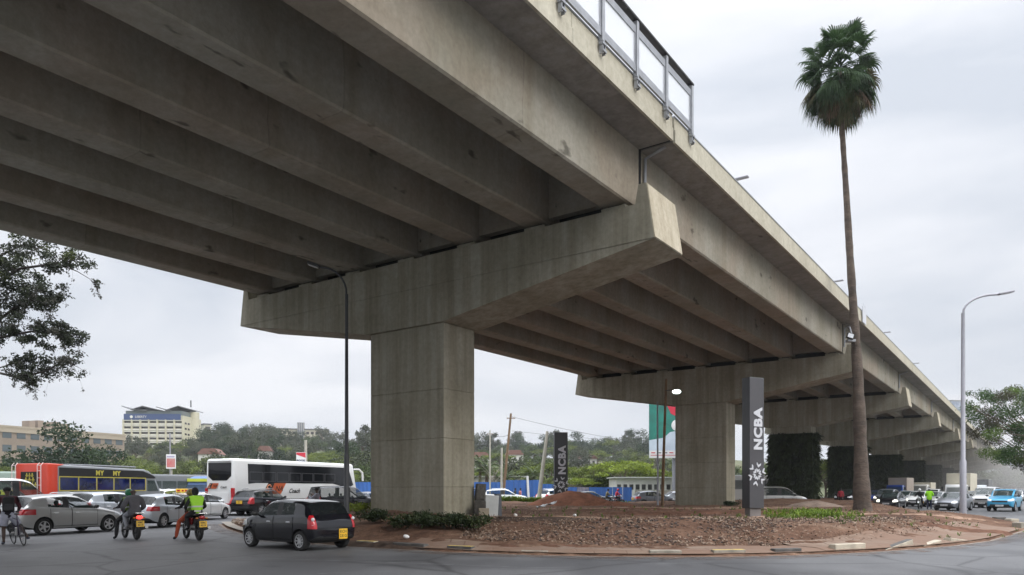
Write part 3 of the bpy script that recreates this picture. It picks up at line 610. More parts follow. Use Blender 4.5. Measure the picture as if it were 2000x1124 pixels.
# ================================================================== vehicles
def car_rings(kind):
    T = {
     'mini': (3.65, 1.665, 1.49, 2.44, .60, .285, [(.0, .34, .58, .63, .68), (.05, .24, .70, .76, .83), (.25, .19, .83, .92, .95), (.55, .19, .92, 1.02, .99), (.80, .19, .95, 1.08, 1), (1.45, .19, .97, 1.43, 1), (1.7, .19, .975, 1.475, 1), (1.95, .19, .985, 1.49, 1), (2.06, .19, .985, 1.49, 1), (2.78, .19, 1.01, 1.475, 1), (3.2, .19, 1.03, 1.42, .99), (3.45, .24, 1.0, 1.04, .97), (3.58, .30, .84, .90, .93), (3.65, .38, .62, .68, .86)], (4, 5, 9, 10, 11)),
     'hatch': (4.2, 1.76, 1.51, 2.6, .78, .31, [(.0, .34, .55, .60, .66), (.06, .24, .66, .72, .83), (.35, .20, .76, .85, .95), (.8, .19, .85, .97, .99), (1.12, .19, .91, 1.04, 1), (1.95, .19, .94, 1.45, 1), (2.2, .19, .95, 1.495, 1), (2.42, .19, .96, 1.51, 1), (2.52, .19, .965, 1.51, 1), (3.25, .19, 1.0, 1.475, 1), (3.7, .19, 1.03, 1.41, .99), (4.0, .26, .99, 1.03, .96), (4.14, .32, .82, .88, .92), (4.2, .40, .6, .66, .84)], (4, 5, 9, 10, 11)),
     'sedan': (4.5, 1.76, 1.46, 2.65, .85, .31, [(.0, .34, .53, .58, .66), (.06, .24, .64, .70, .83), (.4, .19, .74, .82, .95), (.9, .18, .83, .92, .99), (1.3, .18, .88, .98, 1), (2.0, .18, .91, 1.40, 1), (2.25, .18, .92, 1.45, 1), (2.5, .18, .92, 1.46, 1), (2.6, .18, .92, 1.46, 1), (3.2, .18, .94, 1.42, 1), (3.35, .18, .945, 1.39, 1), (3.95, .2, .95, 1.02, .98), (4.35, .28, .90, .98, .94), (4.5, .38, .68, .74, .86)], (4, 5, 9, 10, 11)),
     'wagon': (4.5, 1.72, 1.49, 2.7, .85, .31, [(.0, .34, .53, .58, .66), (.06, .24, .65, .71, .83), (.4, .19, .76, .85, .95), (.85, .18, .86, .96, .99), (1.15, .18, .91, 1.02, 1), (1.95, .18, .93, 1.43, 1), (2.2, .18, .935, 1.48, 1), (2.45, .18, .94, 1.49, 1), (2.55, .18, .94, 1.49, 1), (3.3, .18, .96, 1.48, 1), (4.0, .19, .97, 1.42, .99), (4.33, .26, .96, 1.0, .97), (4.45, .32, .82, .88, .93), (4.5, .40, .62, .68, .86)], (4, 5, 9, 10, 11)),
     'suv': (4.5, 1.82, 1.69, 2.65, .85, .36, [(.0, .42, .68, .74, .70), (.05, .34, .84, .92, .85), (.35, .28, .96, 1.03, .95), (.85, .27, 1.03, 1.12, .99), (1.15, .27, 1.06, 1.17, 1), (1.85, .27, 1.09, 1.60, 1), (2.1, .27, 1.10, 1.67, 1), (2.4, .27, 1.10, 1.69, 1), (2.5, .27, 1.10, 1.69, 1), (3.3, .27, 1.13, 1.66, 1), (3.95, .27, 1.16, 1.58, .99), (4.28, .34, 1.12, 1.17, .97), (4.42, .40, .96, 1.02, .94), (4.5, .48, .72, .78, .88)], (4, 5, 9, 10, 11)),
     'van': (4.75, 1.80, 1.90, 2.9, .85, .33, [(.0, .36, .66, .72, .74), (.05, .26, .84, .92, .87), (.3, .22, .97, 1.05, .96), (.6, .21, 1.03, 1.12, .99), (.85, .21, 1.06, 1.18, 1), (1.65, .21, 1.08, 1.78, 1), (1.95, .21, 1.08, 1.87, 1), (2.25, .21, 1.08, 1.90, 1), (2.35, .21, 1.08, 1.90, 1), (3.5, .21, 1.09, 1.89, 1), (4.35, .22, 1.10, 1.84, 1), (4.58, .28, 1.08, 1.13, .98), (4.68, .34, .94, 1.0, .95), (4.75, .42, .70, .76, .90)], (4, 5, 9, 10, 11)),
    }
    return T[kind]
CARCACHE = {}
def patch(bm0, cuts, off, name, m_, parent, pred=None, sm=True):
    """piece of the body surface bounded by planes (point, outward normal), lifted off it by a few millimetres"""
    b = bm0.copy()
    if pred: bmesh.ops.delete(b, geom=[f for f in b.faces if not pred(f.calc_center_median(), f.normal)], context='FACES')
    for co, no in cuts:
        if not b.faces: break
        bmesh.ops.bisect_plane(b, geom=list(b.verts)+list(b.edges)+list(b.faces), plane_co=co, plane_no=no, clear_outer=True)
    if not b.faces: b.free(); return None
    b.normal_update()
    for v in b.verts: v.co += v.normal*off
    for f in b.faces: f.material_index = 0
    for e in [e for e in b.edges if e.is_boundary]: pass
    ext = bmesh.ops.extrude_edge_only(b, edges=[e for e in b.edges if e.is_boundary])
    for v in [g for g in ext['geom'] if isinstance(g, bmesh.types.BMVert)]:
        n = sum((f.normal for f in v.link_faces), Vector()); v.co -= Vector((v.co.x*.0, 0, 0))
    me = bpy.data.meshes.new(name); b.to_mesh(me); b.free(); me.materials.append(m_)
    if sm: finish(me, 50)
    return link(name, me, parent)
def boxcut(x0, x1, y0, y1, z0, z1): return [((x0, 0, 0), (-1, 0, 0)), ((x1, 0, 0), (1, 0, 0)), ((0, y0, 0), (0, -1, 0)), ((0, y1, 0), (0, 1, 0)), ((0, 0, z0), (0, 0, -1)), ((0, 0, z1), (0, 0, 1))]
def wheel(parent, x, y, r, wd, spokes=7, steel=False):
    sgn = 1 if y > 0 else -1; M = Matrix.Translation((x, y, r)) @ Matrix.Rotation(R(-90*sgn), 4, 'X')
    h = wd/2; root = link('wheel', None, parent); root.matrix_local = Matrix.Translation((x, y, r)); M = Matrix.Rotation(R(-90*sgn), 4, 'X')
    m = MB(); m.lathe([(r*.62, -h), (r*.9, -h), (r*.98, -h*.8), (r, -h*.5), (r, h*.5), (r*.98, h*.8), (r*.9, h), (r*.66, h*.98), (r*.62, h*.7)], 24, M, closed=True); m.build('tyre', RUBBER, root, True)
    m = MB(); m.lathe([(r*.66, h*.97), (r*.60, h*.93), (r*.58, h*.3), (.0, h*.3)], 24, M, 1); m.lathe([(r*.15, h*.3), (r*.15, h*.85), (.0, h*.9)], 12, M, 0)
    m.lathe([(r*.67, h*.9), (r*.67, h*1.0), (r*.60, h*.98), (r*.60, h*.5)], 24, M, 0)
    for k in range(spokes):
        q = 2*math.pi*k/spokes; c = Vector((math.cos(q), math.sin(q), 0)); s = Vector((-math.sin(q), math.cos(q), 0)); wd_ = r*((.09 if spokes < 8 else .05) if not steel else .16)
        vs = [c*r*.1+s*wd_*1.3, c*r*.1-s*wd_*1.3, c*r*.62-s*wd_, c*r*.62+s*wd_]
        m.add([M @ (v+Vector((0, 0, h*.9))) for v in vs]+[M @ (v+Vector((0, 0, h*.5))) for v in vs], [(0, 1, 2, 3), (0, 4, 5, 1), (1, 5, 6, 2), (2, 6, 7, 3), (3, 7, 4, 0)], 0)
    m.build('rim', [ALLOY, TRIM], root, True)
    return root
PLATE_N = [0]
def plate(parent, M, wd, ht, txt, m_=None):
    me = MB(); me.box((0, 0, 0), (wd, ht, .015)); p = link('number_plate', me.mesh('number_plate', m_ or PLATEY), parent); p.matrix_local = M
    rows = txt.split('|'); n = len(rows)
    for i, rw in enumerate(rows):
        text('lettering', rw, ht*.62/n*1.25, TRIM, p, Matrix.Translation((0, ht*(.5-(i+.5)/n)*.85, .009)), depth=.001, bold=.002)
def make_car(kind, col, spokes=7, lit=False, low=False, plate_txt='KCY|231G', plate2=False):
    Lc, W, H, wb, fo, wr, st, (iw, ir, iq, ie, ig) = car_rings(kind)
    rings = []
    for xf, zb, zs, zt, wf in st:
        x = Lc/2-xf; w = W/2*wf; g = max(0, min(1, (zt-zs)/.36)); lr = lambda a, b: a+(b-a)*g; d = zt-zs
        tw = .80 if kind != 'van' else .86
        P = [(0, zb), (w*.75, zb), (w*.95, zb+.05), (w*.995, zb+.2 if zs-zb > .45 else zb+(zs-zb)*.4), (w, (zb+.2+zs)/2 if zs-zb > .45 else zb+(zs-zb)*.7), (w*.985, zs-.06),
             (w*lr(.93, .93), zs+lr(d*.25, .02)), (w*lr(.80, tw), zs+lr(d*.6, d-.10)), (w*lr(.64, tw-.10), zs+lr(d*.85, d-.035)), (w*lr(.34, .36), zs+lr(d*.97, d-.008)), (0, zt)]
        rings.append([Vector((x, -y, z)) for y, z in P]+[Vector((x, y, z)) for y, z in P[-2:0:-1]])
    n = 20; bm = bmesh.new(); V = [[bm.verts.new(p) for p in r] for r in rings]
    crease = bm.edges.layers.float.new('crease_edge')
    ns = len(rings); 
    for i in range(ns-1):
        for j in range(n):
            f = bm.faces.new((V[i][j], V[i][(j+1) % n], V[i+1][(j+1) % n], V[i+1][j])); k = j if j < 10 else 19-j; mi = 0
            if k <= 1: mi = 2
            if k == 2 and 0: mi = 2
            if i == iw:
                if k >= 8: mi = 1
                if k == 6: mi = 1
            elif iw < i < iq+0 and k == 6: mi = 2 if (abs(st[i+1][0]-st[i][0]) < .13) else 1
            elif i == iq and k == 6: mi = 1 if kind in ('wagon', 'van', 'suv') else 0
            elif i == ie and k >= 8: mi = 1
            elif i == ie and k == 7: mi = 1
            f.material_index = mi
    # stations between roof end and rear-glass bottom carry the rear window
    bm.faces.new(V[0][::-1]); bm.faces.new(V[-1])
    for i in range(ns):
        for j in range(n):
            e = bm.edges.get((V[i][j], V[i][(j+1) % n]))
            if e: 
                k = j if j < 10 else 19-j
                if i in (iw, iw+1, ie, ie+1) and k >= 6: e[crease] = .6
                if i in (0, ns-1): e[crease] = .15
            if i < ns-1:
                e = bm.edges.get((V[i][j], V[i+1][j])); k = min(j, 20-j)
                if e and k in (2,): e[crease] = .5
                if e and k == 6: e[crease] = .75 if i >= iw else .2
                if e and k in (5,): e[crease] = .35
                if e and k in (7, 8) and iw <= i <= ie: e[crease] = .55
    bm.normal_update(); me = bpy.data.meshes.new('shell'); bm.to_mesh(me); bm.free()
    for a in (col, GLASS, TRIM): me.materials.append(a)
    o = link('shell', me); md = o.modifiers.new('s', 'SUBSURF'); md.levels = 2; md.render_levels = 2
    fx, rx = Lc/2-fo, Lc/2-fo-wb
    cut = MB()
    for x in (fx, rx):
        for sgn in (-1, 1): cut.lathe([(wr+.055, -.2), (wr+.055, .2)], 28, Matrix.Translation((x, sgn*(W/2-.06), wr+.01)) @ Matrix.Rotation(R(90), 4, 'X'))
    cm = bpy.data.meshes.new('c'); bmc = bmesh.new(); cme = cut.mesh('c', [col, GLASS, TRIM]); bmc.from_mesh(cme)
    bmesh.ops.holes_fill(bmc, edges=[e for e in bmc.edges if e.is_boundary]); bmesh.ops.recalc_face_normals(bmc, faces=bmc.faces)
    for f in bmc.faces: f.material_index = 2
    bmc.to_mesh(cme); bmc.free(); co = link('c', cme)
    b = o.modifiers.new('b', 'BOOLEAN'); b.operation = 'DIFFERENCE'; b.object = co; b.solver = 'EXACT'
    try: b.material_mode = 'INDEX'
    except Exception: pass
    bpy.context.view_layer.update(); full = evalmesh(o, 'body'); bpy.data.objects.remove(o); bpy.data.objects.remove(co)
    fb = bmesh.new(); fb.from_mesh(full); fb.normal_update()
    root = link('car', None)
    bb = fb.copy(); bmesh.ops.delete(bb, geom=[f for f in bb.faces if f.material_index == 1], context='FACES'); me = bpy.data.meshes.new('body'); bb.to_mesh(me); bb.free()
    for a in (col, GLASS, TRIM): me.materials.append(a)
    finish(me, 35); body = link('body', me, root)
    # windows: one mesh per connected pane
    gb = fb.copy(); bmesh.ops.delete(gb, geom=[f for f in gb.faces if f.material_index != 1], context='FACES'); gb.faces.ensure_lookup_table()
    left = set(gb.faces); comps = []
    while left:
        s = [left.pop()]; c = []
        while s:
            f = s.pop(); c.append(f)
            for e in f.edges:
                for g in e.link_faces:
                    if g in left: left.remove(g); s.append(g)
        comps.append(c)
    for c in comps:
        mb = MB(); idx = {}; vs = []; fs = []
        for f in c:
            q = []
            for v in f.verts:
                if v.index not in idx: idx[v.index] = len(vs); vs.append(v.co.copy())
                q.append(idx[v.index])
            fs.append(tuple(q))
        mb.add(vs, fs); ce = sum(vs, Vector())/len(vs)
        nm = 'side_window' if abs(ce.y) > .35 else ('windscreen' if ce.x > 0 else 'rear_window')
        me = mb.mesh(nm, GLASSP if nm == 'windscreen' else (GLASS if nm == 'rear_window' else SIDEGLASS)); finish(me, 60); link(nm, me, root)
    gb.free()
    # black window surround, doors, lamps, bumpers as pieces of the surface
    zbelt = st[iw+2][2]; xb = Lc/2-(st[iw+3][0]+st[iw+2][0])/2; hd = Lc/2
    bodyp = lambda c, nrm: True
    fbody = fb.copy(); bmesh.ops.delete(fbody, geom=[f for f in fbody.faces if f.material_index != 0], context='FACES')
    xa = Lc/2-st[iw][0]-.16; xc = max(Lc/2-st[iq][0]+.02, rx+wr*.75)
    if not low:
        for sgn in (-1, 1):
            side = lambda c, nrm, s=sgn: c.y*s > W*.40 and nrm.y*s > .35
            for (x0, x1) in ((xb+.0, xa), (xc, xb-.02)):
                d = patch(fbody, boxcut(x0, x1, -2, 2, st[4][1]+.13, zbelt+.01), .007, 'door', col, root, side)
                if d:
                    for xg in (x0, x1): patch(fbody, boxcut(xg-.007, xg+.007, -2, 2, st[4][1]+.1, zbelt+.01), .009, 'door_gap', BLACK, d, side)
                    patch(fbody, boxcut(x0, x1, -2, 2, st[4][1]+.12, st[4][1]+.137), .009, 'sill_gap', BLACK, d, side)
                    m = MB(); m.box((x0+.2, sgn*(W/2+.008), zbelt-.16), (.2, .03, .035)); m.build('handle', CHROME if kind in ('mini', 'suv') else col, d, bevel=.01, seg=1)
    for sgn in (-1, 1):
        ff = lambda c, nrm, s=sgn: c.y*s > W*.2 and c.x > hd-.75 and (nrm.x > .1 or nrm.z > .1 or abs(nrm.y) > .2)
        hz = st[1][2]; patch(fbody, [((hd-.5, 0, hz+.06), Vector((-1, 0, .25)).normalized()), ((0, sgn*W*.28, 0), (0, -sgn, 0)), ((hd, 0, hz-.07), Vector((-.12, 0, -1)).normalized()), ((hd, 0, hz+.03), Vector((.28, 0, 1)).normalized())], .008, 'headlight', HEADON if lit else WHITEL, root, ff)
        rf = lambda c, nrm, s=sgn: c.y*s > W*.25 and c.x < -hd+.75
        zt = st[ie+1][2]
        if kind in ('mini', 'van', 'wagon', 'suv'): cuts = boxcut(-hd-1, -hd+(.24 if kind == 'mini' else .34), -2, 2, zt-(.36 if kind == 'mini' else .36), zt+(.02 if kind != 'van' else .1))+[((0, sgn*W*(.385 if kind == 'mini' else .36), 0), (0, -sgn, 0))]
        else: cuts = boxcut(-hd-1, -hd+.52, -2, 2, zt-.24, zt-.04)+[((0, sgn*W*.30, 0), (0, -sgn, 0)), ((-hd+.52, 0, zt-.05), Vector((.5, 0, .9)).normalized())]
        tl = patch(fbody, cuts, .010, 'taillight', REDL, root, rf)
        if kind == 'mini' and tl:
            for dz in (-.09, -.26):
                m = MB(); m.ball((-hd+.10-.3*max(0, dz+.2)*0, sgn*W*.435, zt+dz), (.05, .055, .055), 12, 8); m.build('lamp_lens', WHITEL, tl, True)
        m = MB(); mx_ = Lc/2-st[iw][0]-.28; m.ball((mx_, sgn*(W/2+.10), zbelt+.07), (.07, .11, .075), 10, 8); m.tube([(mx_+.02, sgn*(W/2-.06), zbelt+.02), (mx_, sgn*(W/2+.05), zbelt+.05)], .025, 6); m.build('mirror', TRIM if kind != 'wagon' else col, root, True)
    patch(fbody, boxcut(hd-.5, hd+1, -W*.27, W*.27, st[1][2]-.14, st[1][2]-.02), .006, 'grille', TRIM, root, lambda c, nrm: nrm.x > .3)
    patch(fbody, boxcut(hd-.6, hd+1, -W*.33, W*.33, st[0][1]-.05, st[0][1]+.12), .006, 'lower_grille', TRIM, root, lambda c, nrm: nrm.x > .2)
    if kind in ('suv', 'van', 'mini') and not low: patch(fbody, boxcut(-hd-1, -hd+.6, -2, 2, .2, .40 if kind != 'suv' else .60), .007, 'rear_bumper', TRIM if kind == 'suv' else col, root, lambda c, nrm: nrm.x < -.15)
    zp = .74 if kind in ('hatch', 'sedan', 'wagon') else (.50 if kind == 'mini' else .86)
    def surf(x, z, y=0):
        best = None
        for v in fb.verts:
            if (x > 0) == (v.co.x > 0) and abs(v.co.y-y) < .3 and abs(v.co.z-z) < .12: best = v.co.x if best is None else (max(best, v.co.x) if x > 0 else min(best, v.co.x))
        return best if best is not None else x
    if not low:
        if kind == 'mini': plate(root, basis((surf(-2, .47, -.35)-.014, -.27, .47), (0, -1, 0), (0, 0, 1)), .30, .30, plate_txt)
        else: plate(root, basis((surf(-2, zp)-.012, 0, zp), (0, -1, 0), (0, 0, 1)), .46, .14 if '|' not in plate_txt else .2, plate_txt)
    plate(root, basis((surf(2, .45)+.012, 0, .45), (0, 1, 0), (0, 0, 1)), .5, .12, plate_txt.replace('|', ' '), PLATEW)
    m = MB(); m.box((0, 0, .55), (Lc*.62, W*.80, .5)); m.build('interior', mat('dark_interior', (.02, .02, .022), .8), root)
    if not low:
        xs_ = Lc/2-st[iw+1][0]
        for x in (xs_-.55, xs_-1.4):
            for sgn in (-1, 1):
                m = MB(); m.box((x, sgn*W*.21, zbelt-.12), (.2, .46, .5), M=Matrix.Rotation(R(-12), 4, 'Y')); m.ball((x-.1, sgn*W*.21, zbelt+.22), (.06, .13, .1), 10, 6); m.build('seat', mat('dark_seat', (.03, .03, .033), .8), root, 40)
        m = MB(); torus(m, .17, .015, Matrix.Translation((xs_-.12, -W*.2, zbelt-.02)) @ Matrix.Rotation(R(65), 4, 'Y'), 16, 6); m.build('steering_wheel', TRIM, root)
    for x in (fx, rx):
        for sgn in (-1, 1): wheel(root, x, sgn*(W/2-.115), wr, .2, spokes)
    if kind in ('suv', 'wagon') and not low:
        for sgn in (-1, 1):
            m = MB(); m.tube([(Lc/2-st[6][0], sgn*W*.36, H+.0), (Lc/2-st[6][0]-.2, sgn*W*.37, H+.035), (Lc/2-st[9][0], sgn*W*.37, H+.02), (Lc/2-st[9][0]-.2, sgn*W*.36, H-.02)], .02, 6); m.build('roof_rail', CHROME, root, True)
    fb.free(); fbody.free()
    return root
def car(kind, colname, label, pos, phi, group='cars in the traffic', spokes=7, lit=False, low=False, name=None, cat='car', plate_txt='KCY|231G'):
    key = (kind, colname, lit, low, spokes)
    if key in CARCACHE: o = copy_tree(CARCACHE[key])
    else: o = make_car(kind, PAINTS[colname], spokes, lit, low, plate_txt); CARCACHE[key] = o
    o.name = name or {'mini': 'hatchback_car', 'hatch': 'hatchback_car', 'sedan': 'sedan_car', 'wagon': 'estate_car', 'suv': 'suv_car', 'van': 'passenger_van'}[kind]
    o.location = (pos[0], pos[1], 0); o.rotation_euler = (0, 0, R(phi)); tag(o, label, cat, group); return o
PAINTS = {'black': paint('black', (.006, .0065, .010)), 'silver': paint('silver', (.42, .42, .41), .45), 'lightsilver': paint('light_silver', (.50, .53, .56), .35), 'white': paint('white', (.74, .74, .72)), 'cream': paint('cream_white', (.66, .65, .6)), 'grey': paint('grey', (.16, .17, .19), .4),
          'blue': paint('sky_blue', (.05, .30, .50), .2), 'navy': paint('navy', (.008, .012, .04)), 'royal': paint('royal_blue', (.015, .05, .25)), 'maroon': paint('maroon', (.09, .015, .02))}
def torus(m, r, t, M, n=28, k=8, mi=0): m.lathe([(r+t*math.cos(2*math.pi*i/k), t*math.sin(2*math.pi*i/k)) for i in range(k)], n, M, mi, True)
G = 'cars waiting at the roundabout'
car('mini', 'black', 'black five door hatchback nearest the camera, turning past the kerb', (-6.28, 21.35), 143, G, 9, plate_txt='KCH|231G').scale = (.96, .96, .95)
car('hatch', 'silver', 'silver hatchback at the left beside the cyclist, black side windows', (-17.35, 28.3), 66, G, 5)
car('hatch', 'lightsilver', 'pale silver hatchback with hooked red tail lights between the two motorbikes', (-15.75, 33.3), 79, G, 7).scale = (.93, .95, .98)
wc = car('wagon', 'white', 'white estate car with a yellow roof sign ahead of the helmeted pair', (-17.25, 40.2), 80, G, 7)
m = MB(); m.box((0, 0, .1), (.22, 1.1, .2)); r_ = m.build('roof_sign', PLATEY, wc, bevel=.03); r_.location = (-1.0, 0, 1.5)
for k, wd_ in enumerate((.16, .1, .22, .12)): m = MB(); m.box((-.112, .38-.25*k, .1), (.006, wd_, .09)); m.build('worn_print', REDL, r_)
car('suv', 'black', 'black off-road car with a yellow rear plate beside the white coach', atd(516, 47.5).xy, 68, G, 5)
car('sedan', 'lightsilver', 'pale silver sedan between the white estate car and the black off-road car', atd(442, 48).xy, 78, G, 7)
car('mini', 'lightsilver', 'pale silver tall hatchback with a red tail light just left of the first motorbike', atd(214, 36).xy, 70, G, 7).scale = (1.08, 1.04, 1.05)
car('wagon', 'silver', 'grey silver estate car mostly hidden behind the big silver hatchback', atd(158, 37.5).xy, 74, G, 7)
car('suv', 'white', 'white off-road car in front of the green and grey bus', atd(328, 56).xy, 85, G, 5)
car('sedan', 'white', 'white sedan showing only its roof beside the left rear corner of the coach', atd(398, 58).xy, 80, G, 7)
car('van', 'black', 'black people carrier behind the lamp post at the left of the first pier', atd(669, 50).xy, 40, G, 5)
car('sedan', 'grey', 'dark grey sedan peeping out left of the first pier', atd(722, 62).xy, 60, G, 7)
F = 'cars on the far road'
car('suv', 'white', 'white off-road car seen side on to the right of the first pier', atd(985, 71).xy, 2, F, 5)
car('suv', 'white', 'white off-road car showing its tail left of the farther black sign', atd(1087, 74).xy, 40, F, 5)
car('sedan', 'black', 'black sedan behind the heap of red earth', atd(1155, 75).xy, 3, F, 7)
car('hatch', 'grey', 'grey crossover behind the thin pole and brown pole', atd(1277, 71).xy, 8, F, 5)
car('sedan', 'lightsilver', 'pale sedan half hidden by the second pier', atd(1330, 76).xy, 5, F, 7)
car('van', 'silver', 'silver people carrier driving off to the right of the tall sign', atd(1518, 64).xy, -6, F, 7)
car('van', 'navy', 'dark blue van nose showing right of the first pier above the slabs', atd(912, 66).xy, 5, F, 7)
car('sedan', 'white', 'white sedan behind the farther black sign', atd(1110, 79).xy, 0, F, 7)
Q = 'cars queueing under the right side of the flyover'
QQ = [('sedan', 'black', 'black sedan at the head of the queue beside the palm trunk, white plate', 1741, 63.5, 232, 1), ('sedan', 'grey', 'grey sedan with a pale bonnet beside the right lamp post', 1863, 57.5, 222, 0), ('suv', 'blue', 'sky blue off-road car at the right end of the queue', 1962, 56, 228, 0),
      ('suv', 'black', 'black car half hidden left of the palm trunk', 1657, 76, 230, 0), ('hatch', 'royal', 'royal blue hatchback peeping out right of the palm trunk', 1704, 80, 232, 0), ('suv', 'grey', 'dark grey off-road car just behind the black sedan at the head of the queue', 1733, 72, 232, 1),
      ('hatch', 'lightsilver', 'pale silver hatchback with headlights right of the black sedan', 1771, 77, 232, 1), ('hatch', 'white', 'white hatchback behind the officer in yellow', 1794, 70, 230, 1), ('sedan', 'silver', 'silver sedan between the officer and the grey sedan', 1828, 69, 230, 0), ('hatch', 'grey', 'dark hatchback behind the right lamp post', 1905, 67, 228, 0),
      ('van', 'silver', 'silver van just left of the blue off-road car', 1927, 66, 228, 0), ('sedan', 'black', 'black sedan behind the silver hatchback in the queue', 1783, 88, 232, 0), ('suv', 'white', 'white off-road car between the two box trucks', 1822, 86, 232, 0), ('sedan', 'white', 'white sedan behind the blue off-road car', 1955, 78, 230, 0)]
for k, c, lab, px, d, ph, lit in QQ: car(k, c, lab, atd(px, d).xy, ph, Q, 7, bool(lit), True)
rq = random.Random(21); kinds = [('sedan', 'white'), ('hatch', 'lightsilver'), ('suv', 'grey'), ('sedan', 'black'), ('hatch', 'white'), ('sedan', 'silver')]
for i in range(34):
    d = 84+i*3.6; px = rq.uniform(1895, 2010) if i % 3 else rq.uniform(1750, 1880)
    k, c = kinds[i % 6]; car(k, c, 'small dusty car far back in the queue under the flyover', atd(px, d).xy, 233, 'distant cars in the queue', 7, i % 4 == 0, True)
# ------------------------------------------------------------------ buses and trucks
def bigwheel(parent, x, y, r): return wheel(parent, x, y, r, .28, 8, True)
def coachbody(parent, Lb, W, z0, z1, m_, bev=.16, name='body', slant=0):
    m = MB(); m.prism([(-Lb/2, z0), (Lb/2, z0), (Lb/2-slant*.15, z0+(z1-z0)*.45), (Lb/2-slant, z1), (-Lb/2+.05, z1)], -W/2, W/2); return m.build(name, m_, parent, 50, bev, 3)
def pane(parent, name, m_, poly, y, th=.012):       # polygon in xz on the side y
    m = MB(); s = 1 if y > 0 else -1; m.prism(poly, y-s*.004, y+s*th); return m.build(name, m_, parent)
ORANGE = mat('coach_orange', (.50, .10, .03), .5); GUN = mat('rubber_seal', (.03, .03, .03), .5)
co = thing('coach_bus', 'long white coach with black windows and an orange logo on its side', 'bus', (-14.05, 51.6, 0), R(64.5), 'buses in the traffic')
co.location = (*(Vector((-17.45, 46.0))+Vector((math.cos(R(64.5)), math.sin(R(64.5))))*6.25+Vector((-math.sin(R(64.5)), math.cos(R(64.5))))*1.25), 0)
CW = PAINTS['white']; LB, WB = 12.5, 2.5
coachbody(co, LB, WB, .35, 3.62, CW, .2, slant=.5)
for sy in (-1.25, 1.25):
    g = pane(co, 'window_band', BUSGLASS, [(-5.05, 2.02), (-5.1, 3.3), (5.1, 3.3), (5.7, 2.0), (5.15, 1.75), (3.7, 2.0), (3.3, 2.08), (-4.4, 2.08)], sy)
    for k in range(7):
        x = -4.98+k*1.22
        m = MB(); s = 1 if sy > 0 else -1
        for a, b, c, d in ((x+.04, 2.78, 1.14, .02), (x+.04, 2.2, 1.14, .02)): m.box((x+.6, sy+s*.016, a*0+b), (1.1, .012, .025))
        m.box((x+.05, sy+s*.016, 2.49), (.03, .012, .6)); m.box((x+1.15, sy+s*.016, 2.49), (.03, .012, .6)); m.build('sliding_frame', mat('dull_frame', (.09, .09, .095), .5), g)
    m = MB(); s = 1 if sy > 0 else -1
    m.box((-.2, sy+s*.004, 1.02), (9.5, .012, .015)); m.build('trim_line', GUN, co)
    for k in range(5):
        m = MB(); m.ball((-3.2+k*1.5, sy, .92), (.05, .012, .05), 8, 6); m.build('locker_catch', GUN, co)
m = MB(); m.prism([(-1.02, 3.35), (1.02, 3.35), (1.0, 2.45), (.6, 2.2), (-.6, 2.2), (-1.0, 2.45)], -.0, .03, basis((-LB/2+.03, 0, 0), (0, 1, 0), (1, 0, 0)) @ Matrix.Identity(4))
rw_ = [(y, z) for y, z in ((-1.0, 3.35), (1.0, 3.35), (1.0, 2.5), (.62, 2.22), (-.62, 2.22), (-1.0, 2.5))]
m = MB(); m.add([(-LB/2-.012+(z-.35)*.05/3.27, y, z) for y, z in rw_], [tuple(range(6))]); m.build('rear_window', BUSGLASS, co)
m = MB(); m.box((-LB/2+.02, 0, 3.47), (.12, 2.0, .1)); m.build('spoiler', CW, co, bevel=.03)
for sgn in (-1, 1):
    m = MB(); m.box((-LB/2+.04, sgn*1.12, 1.25), (.16, .22, 1.0)); m.build('taillight', REDL, co, bevel=.03)
    m = MB(); m.box((-LB/2-.01, sgn*.72, .72), (.05, .6, .1)); m.build('bumper_lamp', REDL, co)
m = MB(); m.box((-LB/2-.004, 0, 1.0), (.02, 1.6, .9)); m.build('engine_cover', CW, co, bevel=.006)
def logo(parent, M, s):
    m = MB(); m.add([M @ Vector(q) for q in ((-1.1*s, -.36*s, 0), (.62*s, -.36*s, 0), (1.1*s, .36*s, 0), (-.55*s, .36*s, 0))], [(0, 1, 2, 3)]); p = m.build('logo_panel', ORANGE, parent)
    m = MB(); m.add([M @ Vector((x*s, y*s, .004)) for x, y in ((-1.1, -.36), (-.4, -.36), (.02, .36), (-.55, .36))], [(0, 1, 2, 3)]); m.build('logo_emblem', BLACK, p)
    m = MB(); m.tube([M @ Vector((x*s, y*s, .010)) for x, y in ((-.30, .12), (-.42, .24), (-.60, .2), (-.66, .06), (-.5, -.02), (-.76, -.05), (-.88, -.2), (-.7, -.28), (-.46, -.16))], .045*s, 6); m.build('logo_letter', mat('logo_light_orange', (.7, .25, .12), .5), p)
    text('lettering', 'NA', .5*s, BLACK, p, M @ Matrix.Translation((.42*s, -.02*s, .006)), shear=.35, depth=.002, bold=.006*s)
    text('lettering', 'Coach', .42*s, BLACK, p, M @ Matrix.Translation((1.9*s, -.18*s, .006)), shear=.45, depth=.002, bold=.008*s)
logo(co, basis((-2.75, -1.262, 1.72), (1, 0, 0), (0, 0, 1)), 1.0); logo(co, basis((1.55, 1.262, 1.55), (-1, 0, 0), (0, 0, 1)), 1.0)
logo(co, basis((-LB/2-.02, .55, 1.88), (0, -1, 0), (0, 0, 1)), .48)
m = MB(); m.add([(LB/2-.5+.01, -1.05, 3.3), (LB/2-.5+.01, 1.05, 3.3), (LB/2+.02, 1.05, 1.6), (LB/2+.02, -1.05, 1.6)], [(0, 1, 2, 3)]); m.build('windscreen', GLASSP, co)
